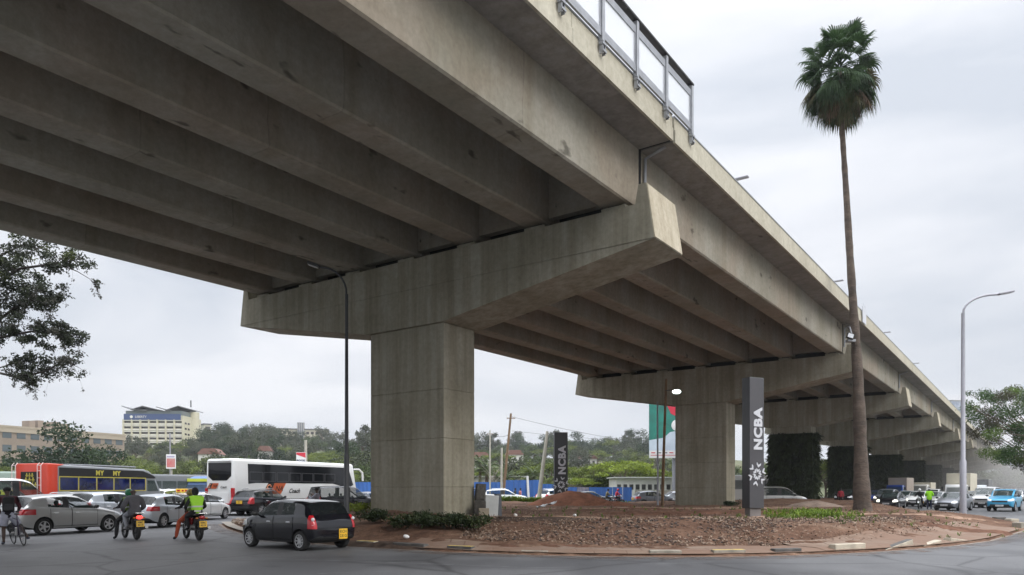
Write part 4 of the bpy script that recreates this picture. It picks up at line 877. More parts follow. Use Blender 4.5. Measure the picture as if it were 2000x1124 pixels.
for sgn in (-1, 1):
    m = MB(); m.tube([(LB/2-.3, sgn*1.1, 3.2), (LB/2+.25, sgn*1.2, 3.2), (LB/2+.5, sgn*1.32, 2.95), (LB/2+.52, sgn*1.36, 2.3)], [.06, .08, .09, .08], 8); m.build('mirror_arm', CW, co, True)
for x in (-3.4, 3.9):
    for sgn in (-1, 1): bigwheel(co, x, sgn*1.12, .5)
# orange and grey town bus
ob = thing('town_bus', 'orange tailed bus with grey sides, blue windows and yellow lettering', 'bus', (0, 0, 0), R(73), 'buses in the traffic')
hv = Vector((math.cos(R(73)), math.sin(R(73)))); lv = Vector((-hv.y, hv.x)); oc = Vector((-25.7, 40.6))+hv*4.2+lv*1.17; ob.location = (*oc, 0)
BO = mat('bus_orange', (.52, .042, .016), .4, coat=.4); BG = mat('bus_grey', (.17, .18, .19), .4, coat=.4); BY = mat('bus_yellow_trim', (.42, .36, .05), .5); BLU = mat('blue_bus_glass', (.005, .01, .06), .08, spec=.5, var=.8, vscale=2.2, col2=(.004, .005, .012))
m = MB(); m.prism([(-4.2, .4), (2.9, .4), (2.9, 2.95), (-4.2, 3.08)], -1.17, 1.17); m.build('body', BG, ob, 50, .12, 3)
m = MB(); m.prism([(-4.215, .42), (-3.55, .42), (-3.55, 2.93), (-3.1, 3.09), (-4.215, 3.12)], -1.182, 1.182); m.build('tail', BO, ob, 50, .12, 3)
m = MB(); m.prism([(2.6, .4), (4.2, .4), (4.2, 1.5), (3.75, 2.4), (3.2, 2.85), (2.6, 2.96)], -1.13, 1.13); m.build('cab', BG, ob, 50, .1, 3)
m = MB(); m.box((-.2, 0, 3.09), (4.9, 1.9, .08)); m.build('roof_rack', STEEL, ob, bevel=.02)
for sy in (-1.17, 1.17):
    s = 1 if sy > 0 else -1
    pane(ob, 'upper_band', BLACK, [(-3.5, 2.42), (-3.5, 2.9), (2.6, 2.83), (3.5, 2.55), (3.7, 2.38)], sy)
    for k in range(5):
        x = -3.48+k*1.26; pane(ob, 'window', BLU, [(x+.04, 1.62), (x+1.2, 1.62), (x+1.2, 2.34), (x+.04, 2.34)], sy)
    for k in range(6):
        m = MB(); m.box((-3.48+k*1.26, sy+s*.012, 1.98), (.05, .02, .78)); m.build('window_pillar', BY, ob)
    for z in (1.59, 2.38):
        m = MB(); m.box((-.33, sy+s*.012, z), (6.35, .02, .05)); m.build('trim_strip', BY, ob)
    pane(ob, 'cab_window', GLASSP, [(3.0, 1.55), (3.95, 1.55), (3.6, 2.25), (3.0, 2.25)], s*1.135)
    for k, t_ in enumerate(('MY', 'MY')):
        x = -.75+k*1.25
        text('lettering', t_, .38, BY, ob, basis((s*-1*(-1)*0+x, sy+s*.014, 2.63), (-s, 0, 0), (0, 0, 1)), depth=.003, bold=.018, space=1.15)
m = MB(); m.box((-4.225, .12, 2.15), (.02, 1.3, 1.0)); w_ = m.build('rear_window', BLACK, ob, bevel=.008)
for z, n_, wd in ((2.45, 3, .2), (2.2, 3, .26), (1.92, 5, .22)):
    for k in range(n_):
        m = MB(); m.box((-4.24, .12+(k-(n_-1)/2)*wd, z), (.01, wd*.8, .05)); m.box((-4.24, .12+(k-(n_-1)/2)*wd, z+.07), (.01, wd*.3, .12)); m.box((-4.24, .12+(k-(n_-1)/2)*wd, z-.07), (.01, wd*.6, .04)); m.build('sticker_letter', BY, w_)
for k, y in enumerate((-.72, 1.14)):
    m = MB()
    for yy in (y-.13, y+.13): m.tube([(-4.22, yy, 3.15), (-4.36, yy, 3.0), (-4.36, yy, 1.3)], .022, 6)
    for z in (1.5, 1.9, 2.3, 2.7, 3.0): m.tube([(-4.36, y-.13, z), (-4.36, y+.13, z)], .018, 6)
    m.build('ladder', mat('pink_white_rail', (.6, .5, .48), .5), ob, True)
m = MB(); m.ball((-4.21, .75, 1.35), (.02, .11, .11), 12, 8); m.build('round_sticker', WHITE, ob, True)
m = MB(); m.box((-4.2, .25, 1.2), (.04, .32, .26)); m.build('square_sticker', BY, ob)
for x in (-2.3, 3.2):
    for sgn in (-1, 1): bigwheel(ob, x, sgn*1.02, .42)
def plainbus(name, lab, pos, phi, Lb, H, top, band, low, z1=1.35):
    b = thing(name, lab, 'bus', (*pos, 0), R(phi), 'buses in the traffic')
    coachbody(b, Lb, 2.4, .4, H, top, .16, slant=.25)
    for sy in (-1.2, 1.2):
        pane(b, 'window_band', GLASSP, [(-Lb/2+.5, 1.65), (Lb/2-.9, 1.65), (Lb/2-.9, H-.55), (-Lb/2+.5, H-.55)], sy); pane(b, 'side_stripe', band, [(-Lb/2+.3, 1.1), (Lb/2-.6, 1.1), (Lb/2-.6, 1.6), (-Lb/2+.3, 1.6)], sy, .008)
        for k in range(6):
            m = MB(); m.box((-Lb/2+.6+k*(Lb-1.6)/5.5, sy*1.012, (H+1.1)/2), (.09, .02, H-2.2)); m.build('window_pillar', low, b)
    for sgn, nm in ((1, 'windscreen'), (-1, 'rear_window')):
        xa, xb_ = (Lb/2+.01, Lb/2-.2) if sgn > 0 else (-Lb/2-.01, -Lb/2+.03)
        m = MB(); m.add([(xa, -1.0, 1.5), (xa, 1.0, 1.5), (xb_, .95, H-.45), (xb_, -.95, H-.45)], [(0, 1, 2, 3)]); m.build(nm, GLASSP, b)
        m = MB(); m.box(((xa+xb_)/2, 0, H-.32), (.22, 1.7, .26)); m.build('destination_box', band, b, bevel=.02)
    for x in (-Lb/2+2.0, Lb/2-1.8):
        for sgn in (-1, 1): bigwheel(b, x, sgn*1.06, .44)
    return b
LIME = mat('bus_lime', (.40, .46, .04), .5); DGREY = mat('bus_dark_grey', (.10, .11, .12), .45); BBLUE = mat('bus_sky_blue', (.12, .2, .42), .45)
plainbus('city_bus', 'dark grey bus with a lime stripe behind the orange bus', atd(338, 63).xy, 35, 8.0, 2.9, DGREY, LIME, DGREY)
plainbus('city_bus', 'blue fronted bus with a lime roof panel left of the white coach', atd(405, 66).xy, -80, 7.0, 2.75, BBLUE, LIME, BBLUE)
plainbus('city_bus', 'green and grey bus at the far left edge behind the white van', atd(-6, 56).xy, 30, 8.5, 3.0, mat('bus_grey_green', (.2, .26, .22), .5), LIME, DGREY)
plainbus('city_bus', 'white bus passing behind the tall black sign', atd(1465, 82).xy, 4, 8.0, 3.2, PAINTS['white'], PAINTS['white'], DGREY)
wv = car('van', 'white', 'white minibus cut by the left edge of the photo', atd(6, 34).xy, 70, 'buses in the traffic', 7, cat='minibus'); wv.scale = (1.05, 1.05, 1.16)
def truck(lab, pos, phi, box, cab, Lb, H, cabh):
    b = thing('box_truck', lab, 'truck', (*pos, 0), R(phi), 'trucks in the queue')
    m = MB(); m.box((-.9, 0, (H+1.0)/2), (Lb, 2.3, H-1.0)); m.build('cargo_box', box, b, bevel=.03)
    m = MB(); m.prism([(Lb/2-.8, .55), (Lb/2+.95, .55), (Lb/2+.95, 1.3), (Lb/2+.7, cabh), (Lb/2-.8, cabh)], -1.0, 1.0); m.build('cab', cab, b, 50, .08)
    m = MB(); m.add([(Lb/2+.965, -.85, 1.35), (Lb/2+.965, .85, 1.35), (Lb/2+.735, .82, cabh-.15), (Lb/2+.735, -.82, cabh-.15)], [(0, 1, 2, 3)]); m.build('windscreen', GLASSP, b)
    m = MB(); m.box((0, 0, .75), (Lb+1, .9, .25)); m.build('chassis', TRIM, b)
    m = MB(); m.box((Lb/2+.97, 0, .6), (.1, 1.9, .28)); m.build('bumper', WHITE, b, bevel=.03)
    for sgn in (-1, 1):
        m = MB(); m.box((Lb/2+.97, sgn*.75, .92), (.06, .34, .18)); m.build('headlight', WHITEL, b, bevel=.02)
        pane(b, 'cab_window', GLASSP, [(Lb/2-.1, 1.3), (Lb/2+.75, 1.3), (Lb/2+.58, cabh-.2), (Lb/2-.1, cabh-.2)], sgn*1.002)
        m = MB(); m.tube([(Lb/2+.75, sgn*1.0, 1.9), (Lb/2+.8, sgn*1.25, 1.9)], .02, 6); m.box((Lb/2+.8, sgn*1.27, 1.75), (.06, .18, .36)); m.build('mirror', TRIM, b)
        for x in (-Lb/2+.5, Lb/2+.1): bigwheel(b, x, sgn*.95, .42)
    return b
TC = mat('truck_box_cream', (.50, .46, .36), .6, var=.1, vscale=1); TG = mat('truck_box_brown', (.34, .29, .24), .6, var=.12, vscale=1)
tb = truck('box truck with a cream box and white cab behind the right lamp post', atd(1876, 82).xy, 230, TC, PAINTS['white'], 4.6, 3.4, 2.15)
truck('box truck with a brownish box and royal blue cab right of the palm', atd(1757, 101).xy, 230, TG, PAINTS['royal'], 4.2, 3.2, 2.2)
truck('small cream truck between the blue cabbed truck and the officer', atd(1803, 106).xy, 231, TC, PAINTS['cream'], 3.8, 2.6, 2.3)
truck('dark grey box truck behind the cream box truck', atd(1914, 103).xy, 231, mat('truck_box_grey', (.16, .16, .16), .7, var=.3), PAINTS['lightsilver'], 4.4, 3.0, 2.2)
# ================================================================== people
CAPM = CLOTH('black_cap', (.01, .01, .012))
def person(label, pose, loc, rz, cols, group=None, extras=(), H=1.0, cat='person', hands=True):
    """pose: joint name -> (x, y, z); x forward, y to the person's left"""
    P = {k: Vector(v) for k, v in pose.items()}
    V, E, RAD, BONE = [], [], [], []
    def v(p, r): V.append(Vector(p)); RAD.append(r); return len(V)-1
    def chain(start, items, reg):
        a = start
        for p, r in items:
            b = v(p, r); E.append((a, b)); BONE.append((V[a], V[b], reg)); a = b
        return a
    root = v(P['pelvis'], .145)
    ch = chain(root, [((P['pelvis']+P['chest'])/2, .13), (P['chest'], .165)], 'top')
    up = (P['neck']-P['chest']).normalized()
    nk = chain(ch, [(P['neck'], .06)], 'top')
    hd = P['head']; hdir = (hd-P['neck']).normalized()
    chain(nk, [(P['neck']+(hd-P['neck'])*.5, .058), (hd-hdir*.02, .092), (hd+hdir*.07, .088)], 'head')
    fwd = Vector(pose.get('look', (1, 0, 0))); fwd = (fwd-hdir*fwd.dot(hdir)).normalized(); lf = hdir.cross(fwd)
    for s in ('L', 'R'):
        sg = 1 if s == 'L' else -1
        wr = chain(ch, [(P['sh'+s], .082), ((P['sh'+s]+P['el'+s])/2, .067), (P['el'+s], .056), (P['el'+s]*.25+P['wr'+s]*.75, .043), (P['wr'+s], .029)], 'arm')
        fd = Vector(pose.get('hand'+s, P['wr'+s]-P['el'+s])).normalized(); sd = fd.cross(Vector((0, 0, 1)))
        sd = sd.normalized() if sd.length > .1 else Vector((0, 1, 0)); dn = sd.cross(fd) 
        if dn.z > 0: dn = -dn
        pm = chain(wr, [(P['wr'+s]+fd*.07, .033)], 'hand')
        if hands:
            for k in range(4):
                o = sd*(k-1.5)*.021; l_ = (.078, .09, .084, .066)[k]
                chain(pm, [(V[pm]+fd*.035+o, .0095), (V[pm]+fd*(.035+l_*.5)+o+dn*.012, .009), (V[pm]+fd*(.03+l_*.8)+o+dn*.04, .008)], 'hand')
            t_ = -sd if (Vector((0, 1, 0)).dot(sd)*sg) > 0 else sd
            chain(pm, [(V[pm]-fd*.02+t_*.035, .011), (V[pm]+fd*.015+t_*.055+dn*.01, .0095), (V[pm]+fd*.045+t_*.055+dn*.025, .008)], 'hand')
        kn = chain(root, [(P['hip'+s], .115), ((P['hip'+s]+P['kn'+s])/2, .10), (P['kn'+s], .078 if cols['shin'] is not SKIN else .06)], 'thigh')
        an = chain(kn, [((P['kn'+s]*.6+P['an'+s]*.4), .074 if cols['shin'] is not SKIN else .058), (P['an'+s]*.85+P['kn'+s]*.15, .066 if cols['shin'] is not SKIN else .04), (P['an'+s], .042)], 'shin')
        chain(an, [(P['an'+s]+(P['toe'+s]-P['an'+s])*.35+Vector((0, 0, -.015)), .05), (P['toe'+s], .042)], 'foot')
    me = bpy.data.meshes.new('body'); me.from_pydata([tuple(x) for x in V], E, []); o = link('body', me)
    o.modifiers.new('k', 'SKIN'); sv = me.skin_vertices[0].data
    for i, r in enumerate(RAD): sv[i].radius = (r, r); sv[i].use_root = (i == 0)
    md = o.modifiers.new('s', 'SUBSURF'); md.levels = 2; md.render_levels = 2
    bpy.context.view_layer.update(); bm_me = evalmesh(o, 'body'); bpy.data.objects.remove(o)
    bm = bmesh.new(); bm.from_mesh(bm_me); bm.normal_update()
    regs = ['top', 'head', 'arm', 'hand', 'thigh', 'shin', 'foot']
    def region(c):
        best, br = 1e9, 'top'
        for a, b, rgn in BONE:
            ab = b-a; t = max(0, min(1, (c-a).dot(ab)/max(ab.length_squared, 1e-9))); d = (c-a-ab*t).length
            if rgn in ('thigh',) : d += .015
            if d < best: best, br = d, rgn
        return br
    fr = {}
    for f in bm.faces: f.smooth = True; r_ = region(f.calc_center_median()); fr[f.index] = r_; f.material_index = regs.index(r_)
    # nose, ears and eyes
    ex = MB(); Mh = Matrix((fwd, lf, hdir)).transposed()
    ex.ball(hd+fwd*.095-hdir*.005, (.02, .014, .022), 8, 6, 1, Mh)
    for sg in (1, -1): ex.ball(hd+lf*.09*sg, (.018, .01, .03), 8, 6, 1, Mh); ex.ball(hd+fwd*.078+lf*.033*sg+hdir*.025, (.012, .014, .009), 8, 6, 7, Mh)
    ex.ball(hd+fwd*.082-hdir*.05, (.012, .025, .008), 8, 6, 8, Mh)
    t = thing('person', label, cat, loc, rz, group)
    me = bpy.data.meshes.new('body'); bm2 = bm.copy(); em = ex.mesh('x', [SKIN]); 
    for p_, mi in zip(em.polygons, ex.m): p_.material_index = mi; p_.use_smooth = True
    bm2.from_mesh(em); bm2.to_mesh(me); bm2.free()
    for r_ in regs: me.materials.append(cols[r_])
    me.materials.append(mat('eye_white', (.35, .33, .3), .3)); me.materials.append(mat('lips', (.07, .03, .025), .5))
    body = link('body', me, t)
    def shell(name, pred, off, m_):
        b = bm.copy(); bmesh.ops.delete(b, geom=[f for f in b.faces if not pred(f, fr.get(f.index))], context='FACES')
        b.normal_update()
        for x in b.verts: x.co += x.normal*off
        bmesh.ops.solidify(b, geom=list(b.faces), thickness=.008) if len(b.faces) else None
        mm = bpy.data.meshes.new(name); b.to_mesh(mm); b.free(); mm.materials.append(m_); finish(mm, 180); return link(name, mm, t)
    for kind, m_ in extras:
        if kind == 'helmet':
            m = MB(); m.ball(hd+hdir*.035, (.135, .125, .135), 16, 12, 0, Mh); hmt = m.build('helmet', m_, t, True)
            m = MB(); m.ball(hd+fwd*.035+hdir*.015, (.108, .112, .055), 14, 8, 0, Mh); m.build('visor', GLASSP, hmt, True)
        elif kind == 'hair':
            m = MB(); m.ball(hd+hdir*.05-fwd*.012, (.104, .1, .088), 14, 10, 0, Mh); m.build('hair', m_, t, True)
        elif kind == 'cap':
            m = MB(); m.ball(hd+hdir*.055-fwd*.005, (.112, .105, .085), 14, 10, 0, Mh); c_ = m.build('cap', m_, t, True)
            m = MB(); m.ball(hd+fwd*.14+hdir*.05, (.085, .07, .012), 12, 6, 0, Mh); m.build('cap_peak', m_, c_, True)
        elif kind == 'hood':
            m = MB(); m.ball(hd+hdir*.02-fwd*.02, (.118, .112, .15), 14, 10, 0, Mh); m.build('headscarf', m_, t, True)
        elif kind == 'vest':
            zlo = P['pelvis'].z-.02; vs_ = shell('hi_vis_vest', lambda f, r_: r_ in ('top', 'arm') and f.calc_center_median().z > zlo and abs(f.calc_center_median().y) < .215 and abs(f.calc_center_median().x-P['chest'].x) < .24, .024, m_)
            dn = (P['chest']-P['pelvis'])
            bmb = bmesh.new(); bmb.from_mesh(vs_.data)
            for k in (.12, .55):
                q = P['pelvis']+dn*k; nn_ = dn.normalized()
                patch(bmb, [(q+nn_*.025, nn_), (q-nn_*.025, -nn_)], .006, 'reflective_band', mat('reflective_silver', (.55, .56, .55), .4), vs_)
            bmb.free()
        elif kind == 'jacket':
            zlo = P['pelvis'].z-.16; shell('jacket', lambda f, r_: r_ in ('top', 'arm') or (r_ == 'thigh' and (f.calc_center_median()-P['pelvis']).length < .2), .026, m_)
        elif kind == 'shorts':
            shell('shorts', lambda f, r_: r_ == 'thigh' and ((f.calc_center_median()-P['knL']).length > .12 and (f.calc_center_median()-P['knR']).length > .12), .02, m_)
    bm.free(); return t
def cols(top, trouser, shoe=None, arm=None, skin=SKIN, shin=None):
    return {'top': top, 'head': skin, 'arm': arm or top, 'hand': skin, 'thigh': trouser, 'shin': shin or trouser, 'foot': shoe or CAPM}
def stand(**k):
    p = dict(pelvis=(0, 0, .94), chest=(.02, 0, 1.28), neck=(.02, 0, 1.48), head=(.04, 0, 1.63), shL=(.0, .19, 1.40), shR=(0, -.19, 1.40), elL=(-.02, .25, 1.13), elR=(-.02, -.25, 1.13), wrL=(.05, .25, .89), wrR=(.05, -.25, .89),
             hipL=(0, .095, .88), hipR=(0, -.095, .88), knL=(.03, .11, .48), knR=(.03, -.11, .48), anL=(-.02, .12, .085), anR=(-.02, -.12, .085), toeL=(.15, .14, .035), toeR=(.15, -.14, .035))
    p.update(k); return p
def sit(dx=0, z=.86, lean=.08, footL=None, **k):       # on a motorcycle saddle
    p = dict(pelvis=(dx, 0, z), chest=(dx+lean+.05, 0, z+.34), neck=(dx+lean+.10, 0, z+.54), head=(dx+lean+.15, 0, z+.68), shL=(dx+lean+.05, .19, z+.46), shR=(dx+lean+.05, -.19, z+.46),
             elL=(dx+lean+.2, .30, z+.22), elR=(dx+lean+.2, -.30, z+.22), wrL=(dx+lean+.38, .33, z+.2), wrR=(dx+lean+.38, -.33, z+.2),
             hipL=(dx+.02, .10, z-.02), hipR=(dx+.02, -.10, z-.02), knL=(dx+.40, .2, z-.1), knR=(dx+.40, -.2, z-.1), anL=(dx+.2, .2, z-.48), anR=(dx+.2, -.2, z-.48), toeL=(dx+.36, .21, z-.53), toeR=(dx+.36, -.21, z-.53))
    p.update(k); return p
# ------------------------------------------------------------------ two wheelers
def torus(m, r, t, M, n=28, k=8, mi=0): m.lathe([(r+t*math.cos(2*math.pi*i/k), t*math.sin(2*math.pi*i/k)) for i in range(k)], n, M, mi, True)
def spoked(parent, x, r, t, name='wheel', spokes=16, lean=None):
    root = link(name, None, parent); root.matrix_local = Matrix.Translation((x, 0, r+t)); M = Matrix.Rotation(R(90), 4, 'X')
    m = MB(); torus(m, r, t, M); m.build('tyre', RUBBER, root, True)
    m = MB(); torus(m, r-t*1.1, t*.35, M, 28, 6); m.build('rim', mat('dark_rim', (.05, .05, .055), .4, .5), root, True)
    m = MB(); m.tube([(0, -.05, 0), (0, .05, 0)], max(.02, t*.9), 10)
    for k in range(spokes):
        q = 2*math.pi*k/spokes; m.tube([(0, (-1)**k*.03, 0), ((r-t)*math.cos(q), 0, (r-t)*math.sin(q))], .0025, 4, caps=False)
    m.build('spokes', mat('dull_spoke', (.16, .16, .16), .5, .6), root); return root
def motorcycle(label, pos, phi, tank, lit=False, group='motorcycles', ptxt='KMC|421X'):
    b = thing('motorcycle', label, 'motorcycle', (*pos, 0), R(phi), group)
    for x in (-.64, .66): spoked(b, x, .25 if x < 0 else .26, .068 if x < 0 else .05)
    m = MB()
    m.tube([(.42, 0, .95), (.3, 0, .62), (.1, 0, .33), (-.25, 0, .33)], .022, 8); m.tube([(.4, 0, .86), (.0, 0, .74), (-.5, 0, .72), (-.95, 0, .76)], .02, 8); m.tube([(-.25, 0, .33), (-.4, 0, .70)], .02, 8)
    for s in (.1, -.1): m.tube([(-.2, s, .38), (-.64, s, .31)], .02, 6); m.tube([(-.62, s, .31), (-.52, s, .7)], .022, 8)
    m.build('frame', TRIM, b, True)
    m = MB()
    for s in (.085, -.085): m.tube([(.66, s, .31), (.44, s, .98)], .02, 8)
    m.build('front_fork', CHROME, b, True)
    m = MB(); m.box((.08, 0, .42), (.34, .24, .2)); m.box((.17, 0, .6), (.17, .15, .24)); m.lathe([(.0, -.14), (.1, -.14), (.1, .14), (0, .14)], 14, Matrix.Translation((0, 0, .4)) @ Matrix.Rotation(R(90), 4, 'X')); m.build('engine', mat('engine_alloy', (.2, .2, .2), .5, .6), b, bevel=.012)
    m = MB(); m.ball((.24, 0, .86), (.24, .13, .13), 14, 10); m.build('fuel_tank', tank, b, True)
    m = MB(); m.prism([(.08, .80), (.08, .86), (-.25, .84), (-.75, .90), (-.8, .86), (-.7, .8)], -.13, .13); m.build('seat', mat('black_vinyl', (.015, .015, .015), .5), b, 50, .03)
    m = MB(); m.tube([(.4, 0, 1.0), (.36, .12, 1.06), (.24, .36, 1.05)], .014, 8); m.tube([(.4, 0, 1.0), (.36, -.12, 1.06), (.24, -.36, 1.05)], .014, 8); hb = m.build('handlebar', TRIM, b, True)
    for s in (1, -1):
        m = MB(); m.tube([(.3, s*.3, 1.06), (.3, s*.34, 1.22)], .007, 6); m.ball((.29, s*.36, 1.26), (.02, .06, .045), 10, 8); m.build('mirror', TRIM, hb, True)
    for s in (1, -1): m = MB(); m.prism([(-.3, .5), (.0, .52), (.02, .74), (-.42, .74)], s*.09, s*.15); m.build('side_panel', tank, b, 50, .02)
    m = MB(); m.ball((.56, 0, .94), (.09, .1, .1), 12, 8); m.build('headlight', WHITEL, b, True)
    m = MB(); m.ball((-.93, 0, .76), (.05, .1, .06), 12, 8); m.build('taillight', REDON if lit else REDL, b, True)
    m = MB(); m.prism([(-.6, .67), (-.93, .72), (-1.02, .42), (-.98, .42), (-.9, .66), (-.6, .63)], -.08, .08); m.build('rear_mudguard', TRIM, b)
    m = MB(); m.lathe([(.34, -.07), (.35, 0), (.34, .07)], 20, Matrix.Translation((.66, 0, .31)) @ Matrix.Rotation(R(90), 4, 'X')); bm = bmesh.new(); me = m.mesh('front_mudguard', tank); bm.from_mesh(me); bmesh.ops.delete(bm, geom=[v for v in bm.verts if v.co.z < .45], context='VERTS'); bm.to_mesh(me); bm.free(); link('front_mudguard', me, b)
    m = MB(); m.tube([(.2, -.1, .45), (.15, -.16, .28), (-.3, -.18, .3), (-.45, -.19, .33)], .022, 8); m.tube([(-.4, -.19, .33), (-.98, -.21, .44)], [.04, .055], 10); m.build('exhaust', mat('exhaust_steel', (.22, .22, .22), .35, .9), b, True)
    m = MB(); m.tube([(-.7, .12, .86), (-1.0, .12, .9), (-1.0, -.12, .9), (-.7, -.12, .86)], .012, 6); m.build('grab_rail', CHROME, b, True)
    for s in (1, -1):
        m = MB(); m.ball((-.9, s*.15, .74), (.03, .045, .03), 8, 6); m.build('indicator', mat('amber_lens', (.5, .17, .02), .3), b, True)
        m = MB(); m.tube([(.05, s*.1, .33), (.05, s*.27, .33)], .014, 6); m.build('footpeg', TRIM, b)
    plate(b, basis((-1.035, 0, .55), (0, -1, 0), Vector((.12, 0, 1))), .24, .2, ptxt); return b
def bikeat(px, py, phi): 
    r_ = at(px, py); h = Vector((math.cos(R(phi)), math.sin(R(phi)), 0)); return (r_+h*.64).xy
b1 = bikeat(267, 1055, 133); b2 = bikeat(389, 1056, 131)
MG = 'motorcycles carrying a rider and a passenger'
motorcycle('black motorcycle with a lit red tail light carrying the man in the grey suit', b1, 133, paint('bike_black', (.012, .012, .015)), True, MG)
motorcycle('dark red motorcycle carrying the passenger in the lime vest', b2, 131, paint('bike_red', (.16, .012, .012)), False, MG)
GREYSUIT = CLOTH('grey_suit', (.105, .105, .118)); LGREY = CLOTH('light_grey_trouser', (.26, .27, .30)); BLK = CLOTH('black_cloth', (.012, .012, .014)); LIMEV = mat('lime_vest', (.38, .78, .05), .8, var=.1, emit=None); RUST = CLOTH('rust_trouser', (.33, .06, .025)); SHOEW = CLOTH('pale_shoe', (.4, .4, .42))
HG = paint('helmet_green', (.02, .17, .075)); HYEL = mat('helmet_yellow', (.36, .25, .03), .35, var=.35, vscale=12, col2=(.03, .03, .02), coat=.5)
person('rider in a green helmet and black clothes at the front of the suited man', sit(.02, .86, .06, knL=(.30, .34, .62), anL=(.2, .40, .1), toeL=(.34, .44, .04)), (*b1, 0), R(133), cols(BLK, BLK), None, [('helmet', HG), ('vest', mat('dull_lime_vest', (.16, .24, .05), .8))])
person('bald passenger in a grey suit jacket and pale trousers', sit(-.42, .91, .02, wrL=(-.08, .26, .98), wrR=(-.08, -.26, .98), elL=(-.3, .33, 1.1), elR=(-.3, -.33, 1.1)), (*b1, 0), R(133), cols(GREYSUIT, LGREY, SHOEW), None, [('jacket', GREYSUIT)])
person('rider in a yellow patterned helmet and rust trousers with his foot down', sit(.02, .86, .08, knL=(.26, .36, .60), anL=(.24, .46, .1), toeL=(.38, .5, .04)), (*b2, 0), R(131), cols(BLK, RUST, BLK), None, [('helmet', HYEL), ('vest', mat('dull_lime_vest', (.16, .24, .05), .8))])
person('passenger in a lime reflective vest and black headscarf', sit(-.40, .90, .02, wrL=(-.05, .24, 1.0), wrR=(-.05, -.24, 1.0), elL=(-.28, .32, 1.1), elR=(-.28, -.32, 1.1)), (*b2, 0), R(131), cols(BLK, BLK), None, [('hood', BLK), ('vest', LIMEV)])
# cyclist
bc = Vector((-15.0, 22.3)); BPHI = 138
b = thing('bicycle', 'black bicycle with thin tyres held by the cyclist at the left edge', 'bicycle', (*bc, 0), R(BPHI)); b.rotation_euler = (R(-7), 0, R(BPHI))
for x in (-.52, .50): spoked(b, x, .315, .016, spokes=20)
m = MB(); BB = (-.05, 0, .28); SE = (-.2, 0, .78); HDT = (.36, 0, .82); HDB = (.39, 0, .66)
for p, q in ((BB, SE), (SE, HDT), (BB, HDB), (HDT, HDB)): m.tube([p, q], .017, 8)
for s in (.045, -.045): m.tube([BB, (-.52, s, .33)], .01, 6); m.tube([SE, (-.52, s, .33)], .009, 6)
m.build('frame', paint('bike_frame', (.03, .02, .05)), b, True)
m = MB()
for s in (.045, -.045): m.tube([HDB, (.44, s, .55), (.5, s, .33)], .011, 6)
m.build('fork', TRIM, b, True)
m = MB(); m.tube([SE, (-.24, 0, .93)], .013, 8); m.ball((-.25, 0, .95), (.14, .07, .03), 12, 8); m.build('saddle', TRIM, b, True)
m = MB(); m.tube([HDT, (.36, 0, .98), (.42, .0, 1.0)], .013, 8); m.tube([(.34, .29, 1.0), (.42, .1, 1.0), (.42, -.1, 1.0), (.34, -.29, 1.0)], .012, 8); m.build('handlebar', TRIM, b, True)
m = MB(); torus(m, .09, .008, Matrix.Translation((-.05, -.05, .28)) @ Matrix.Rotation(R(90), 4, 'X'), 20, 6); m.tube([(-.05, -.07, .28), (.08, -.07, .16)], .01, 6); m.box((.08, -.13, .15), (.09, .1, .02)); m.tube([(-.05, .07, .28), (-.18, .07, .4)], .01, 6); m.box((-.18, .13, .41), (.09, .1, .02)); m.build('crankset', CHROME, b)
m = MB(); m.tube([(-.3, .08, .55), (-.2, .08, .32)], .035, 8); m.build('bottle', mat('bottle_grey', (.4, .4, .4), .4), b, True)
CYR = BPHI-12
cp = Vector((-15.4, 22.42))
SHOR = CLOTH('pale_shorts', (.34, .35, .42)); SOCK = CLOTH('grey_sock', (.33, .33, .34))
person('cyclist in a dark top, pale shorts and cap standing astride a bicycle', stand(pelvis=(.0, 0, .93), chest=(.06, 0, 1.27), neck=(.1, .02, 1.47), head=(.14, .03, 1.62), look=(1, .35, 0), knR=(.05, -.30, .53), anR=(-.14, -.48, .22), toeR=(.02, -.52, .17), elR=(.1, -.29, 1.14), wrR=(.34, -.26, 1.02), elL=(.1, .27, 1.14), wrL=(.32, .2, 1.0), knL=(.04, .12, .48)),
       (*cp, 0), R(CYR), {**cols(CLOTH('dark_navy_top', (.014, .012, .02)), SKIN, CLOTH('blue_shoe', (.09, .1, .14))), 'shin': SKIN, 'arm': CLOTH('maroon_sleeve', (.07, .012, .02))}, None, [('cap', CAPM), ('shorts', SHOR)])
m = MB(); m.box((0, 0, 0), (.17, .30, .44)); bp = m.mesh('backpack', CLOTH('black_backpack', (.018, .018, .02)), 60, .06, 3); o = thing('backpack', 'black backpack on the back of the cyclist', 'backpack', (*cp, 0), R(CYR)); q = link('pack', bp, o); q.location = (-.17, 0, 1.24)
m = MB(); m.box((-.27, 0, 1.14), (.06, .22, .2)); m.build('pocket', CLOTH('charcoal_pocket', (.04, .04, .045)), o, bevel=.025)
for s in (1, -1):
    m = MB(); m.tube([(-.1, s*.1, 1.42), (.04, s*.12, 1.46), (.17, s*.12, 1.36), (.12, s*.14, 1.15), (-.08, s*.14, 1.05)], .018, 6, flat=.5); m.build('strap', BLK, o, True)
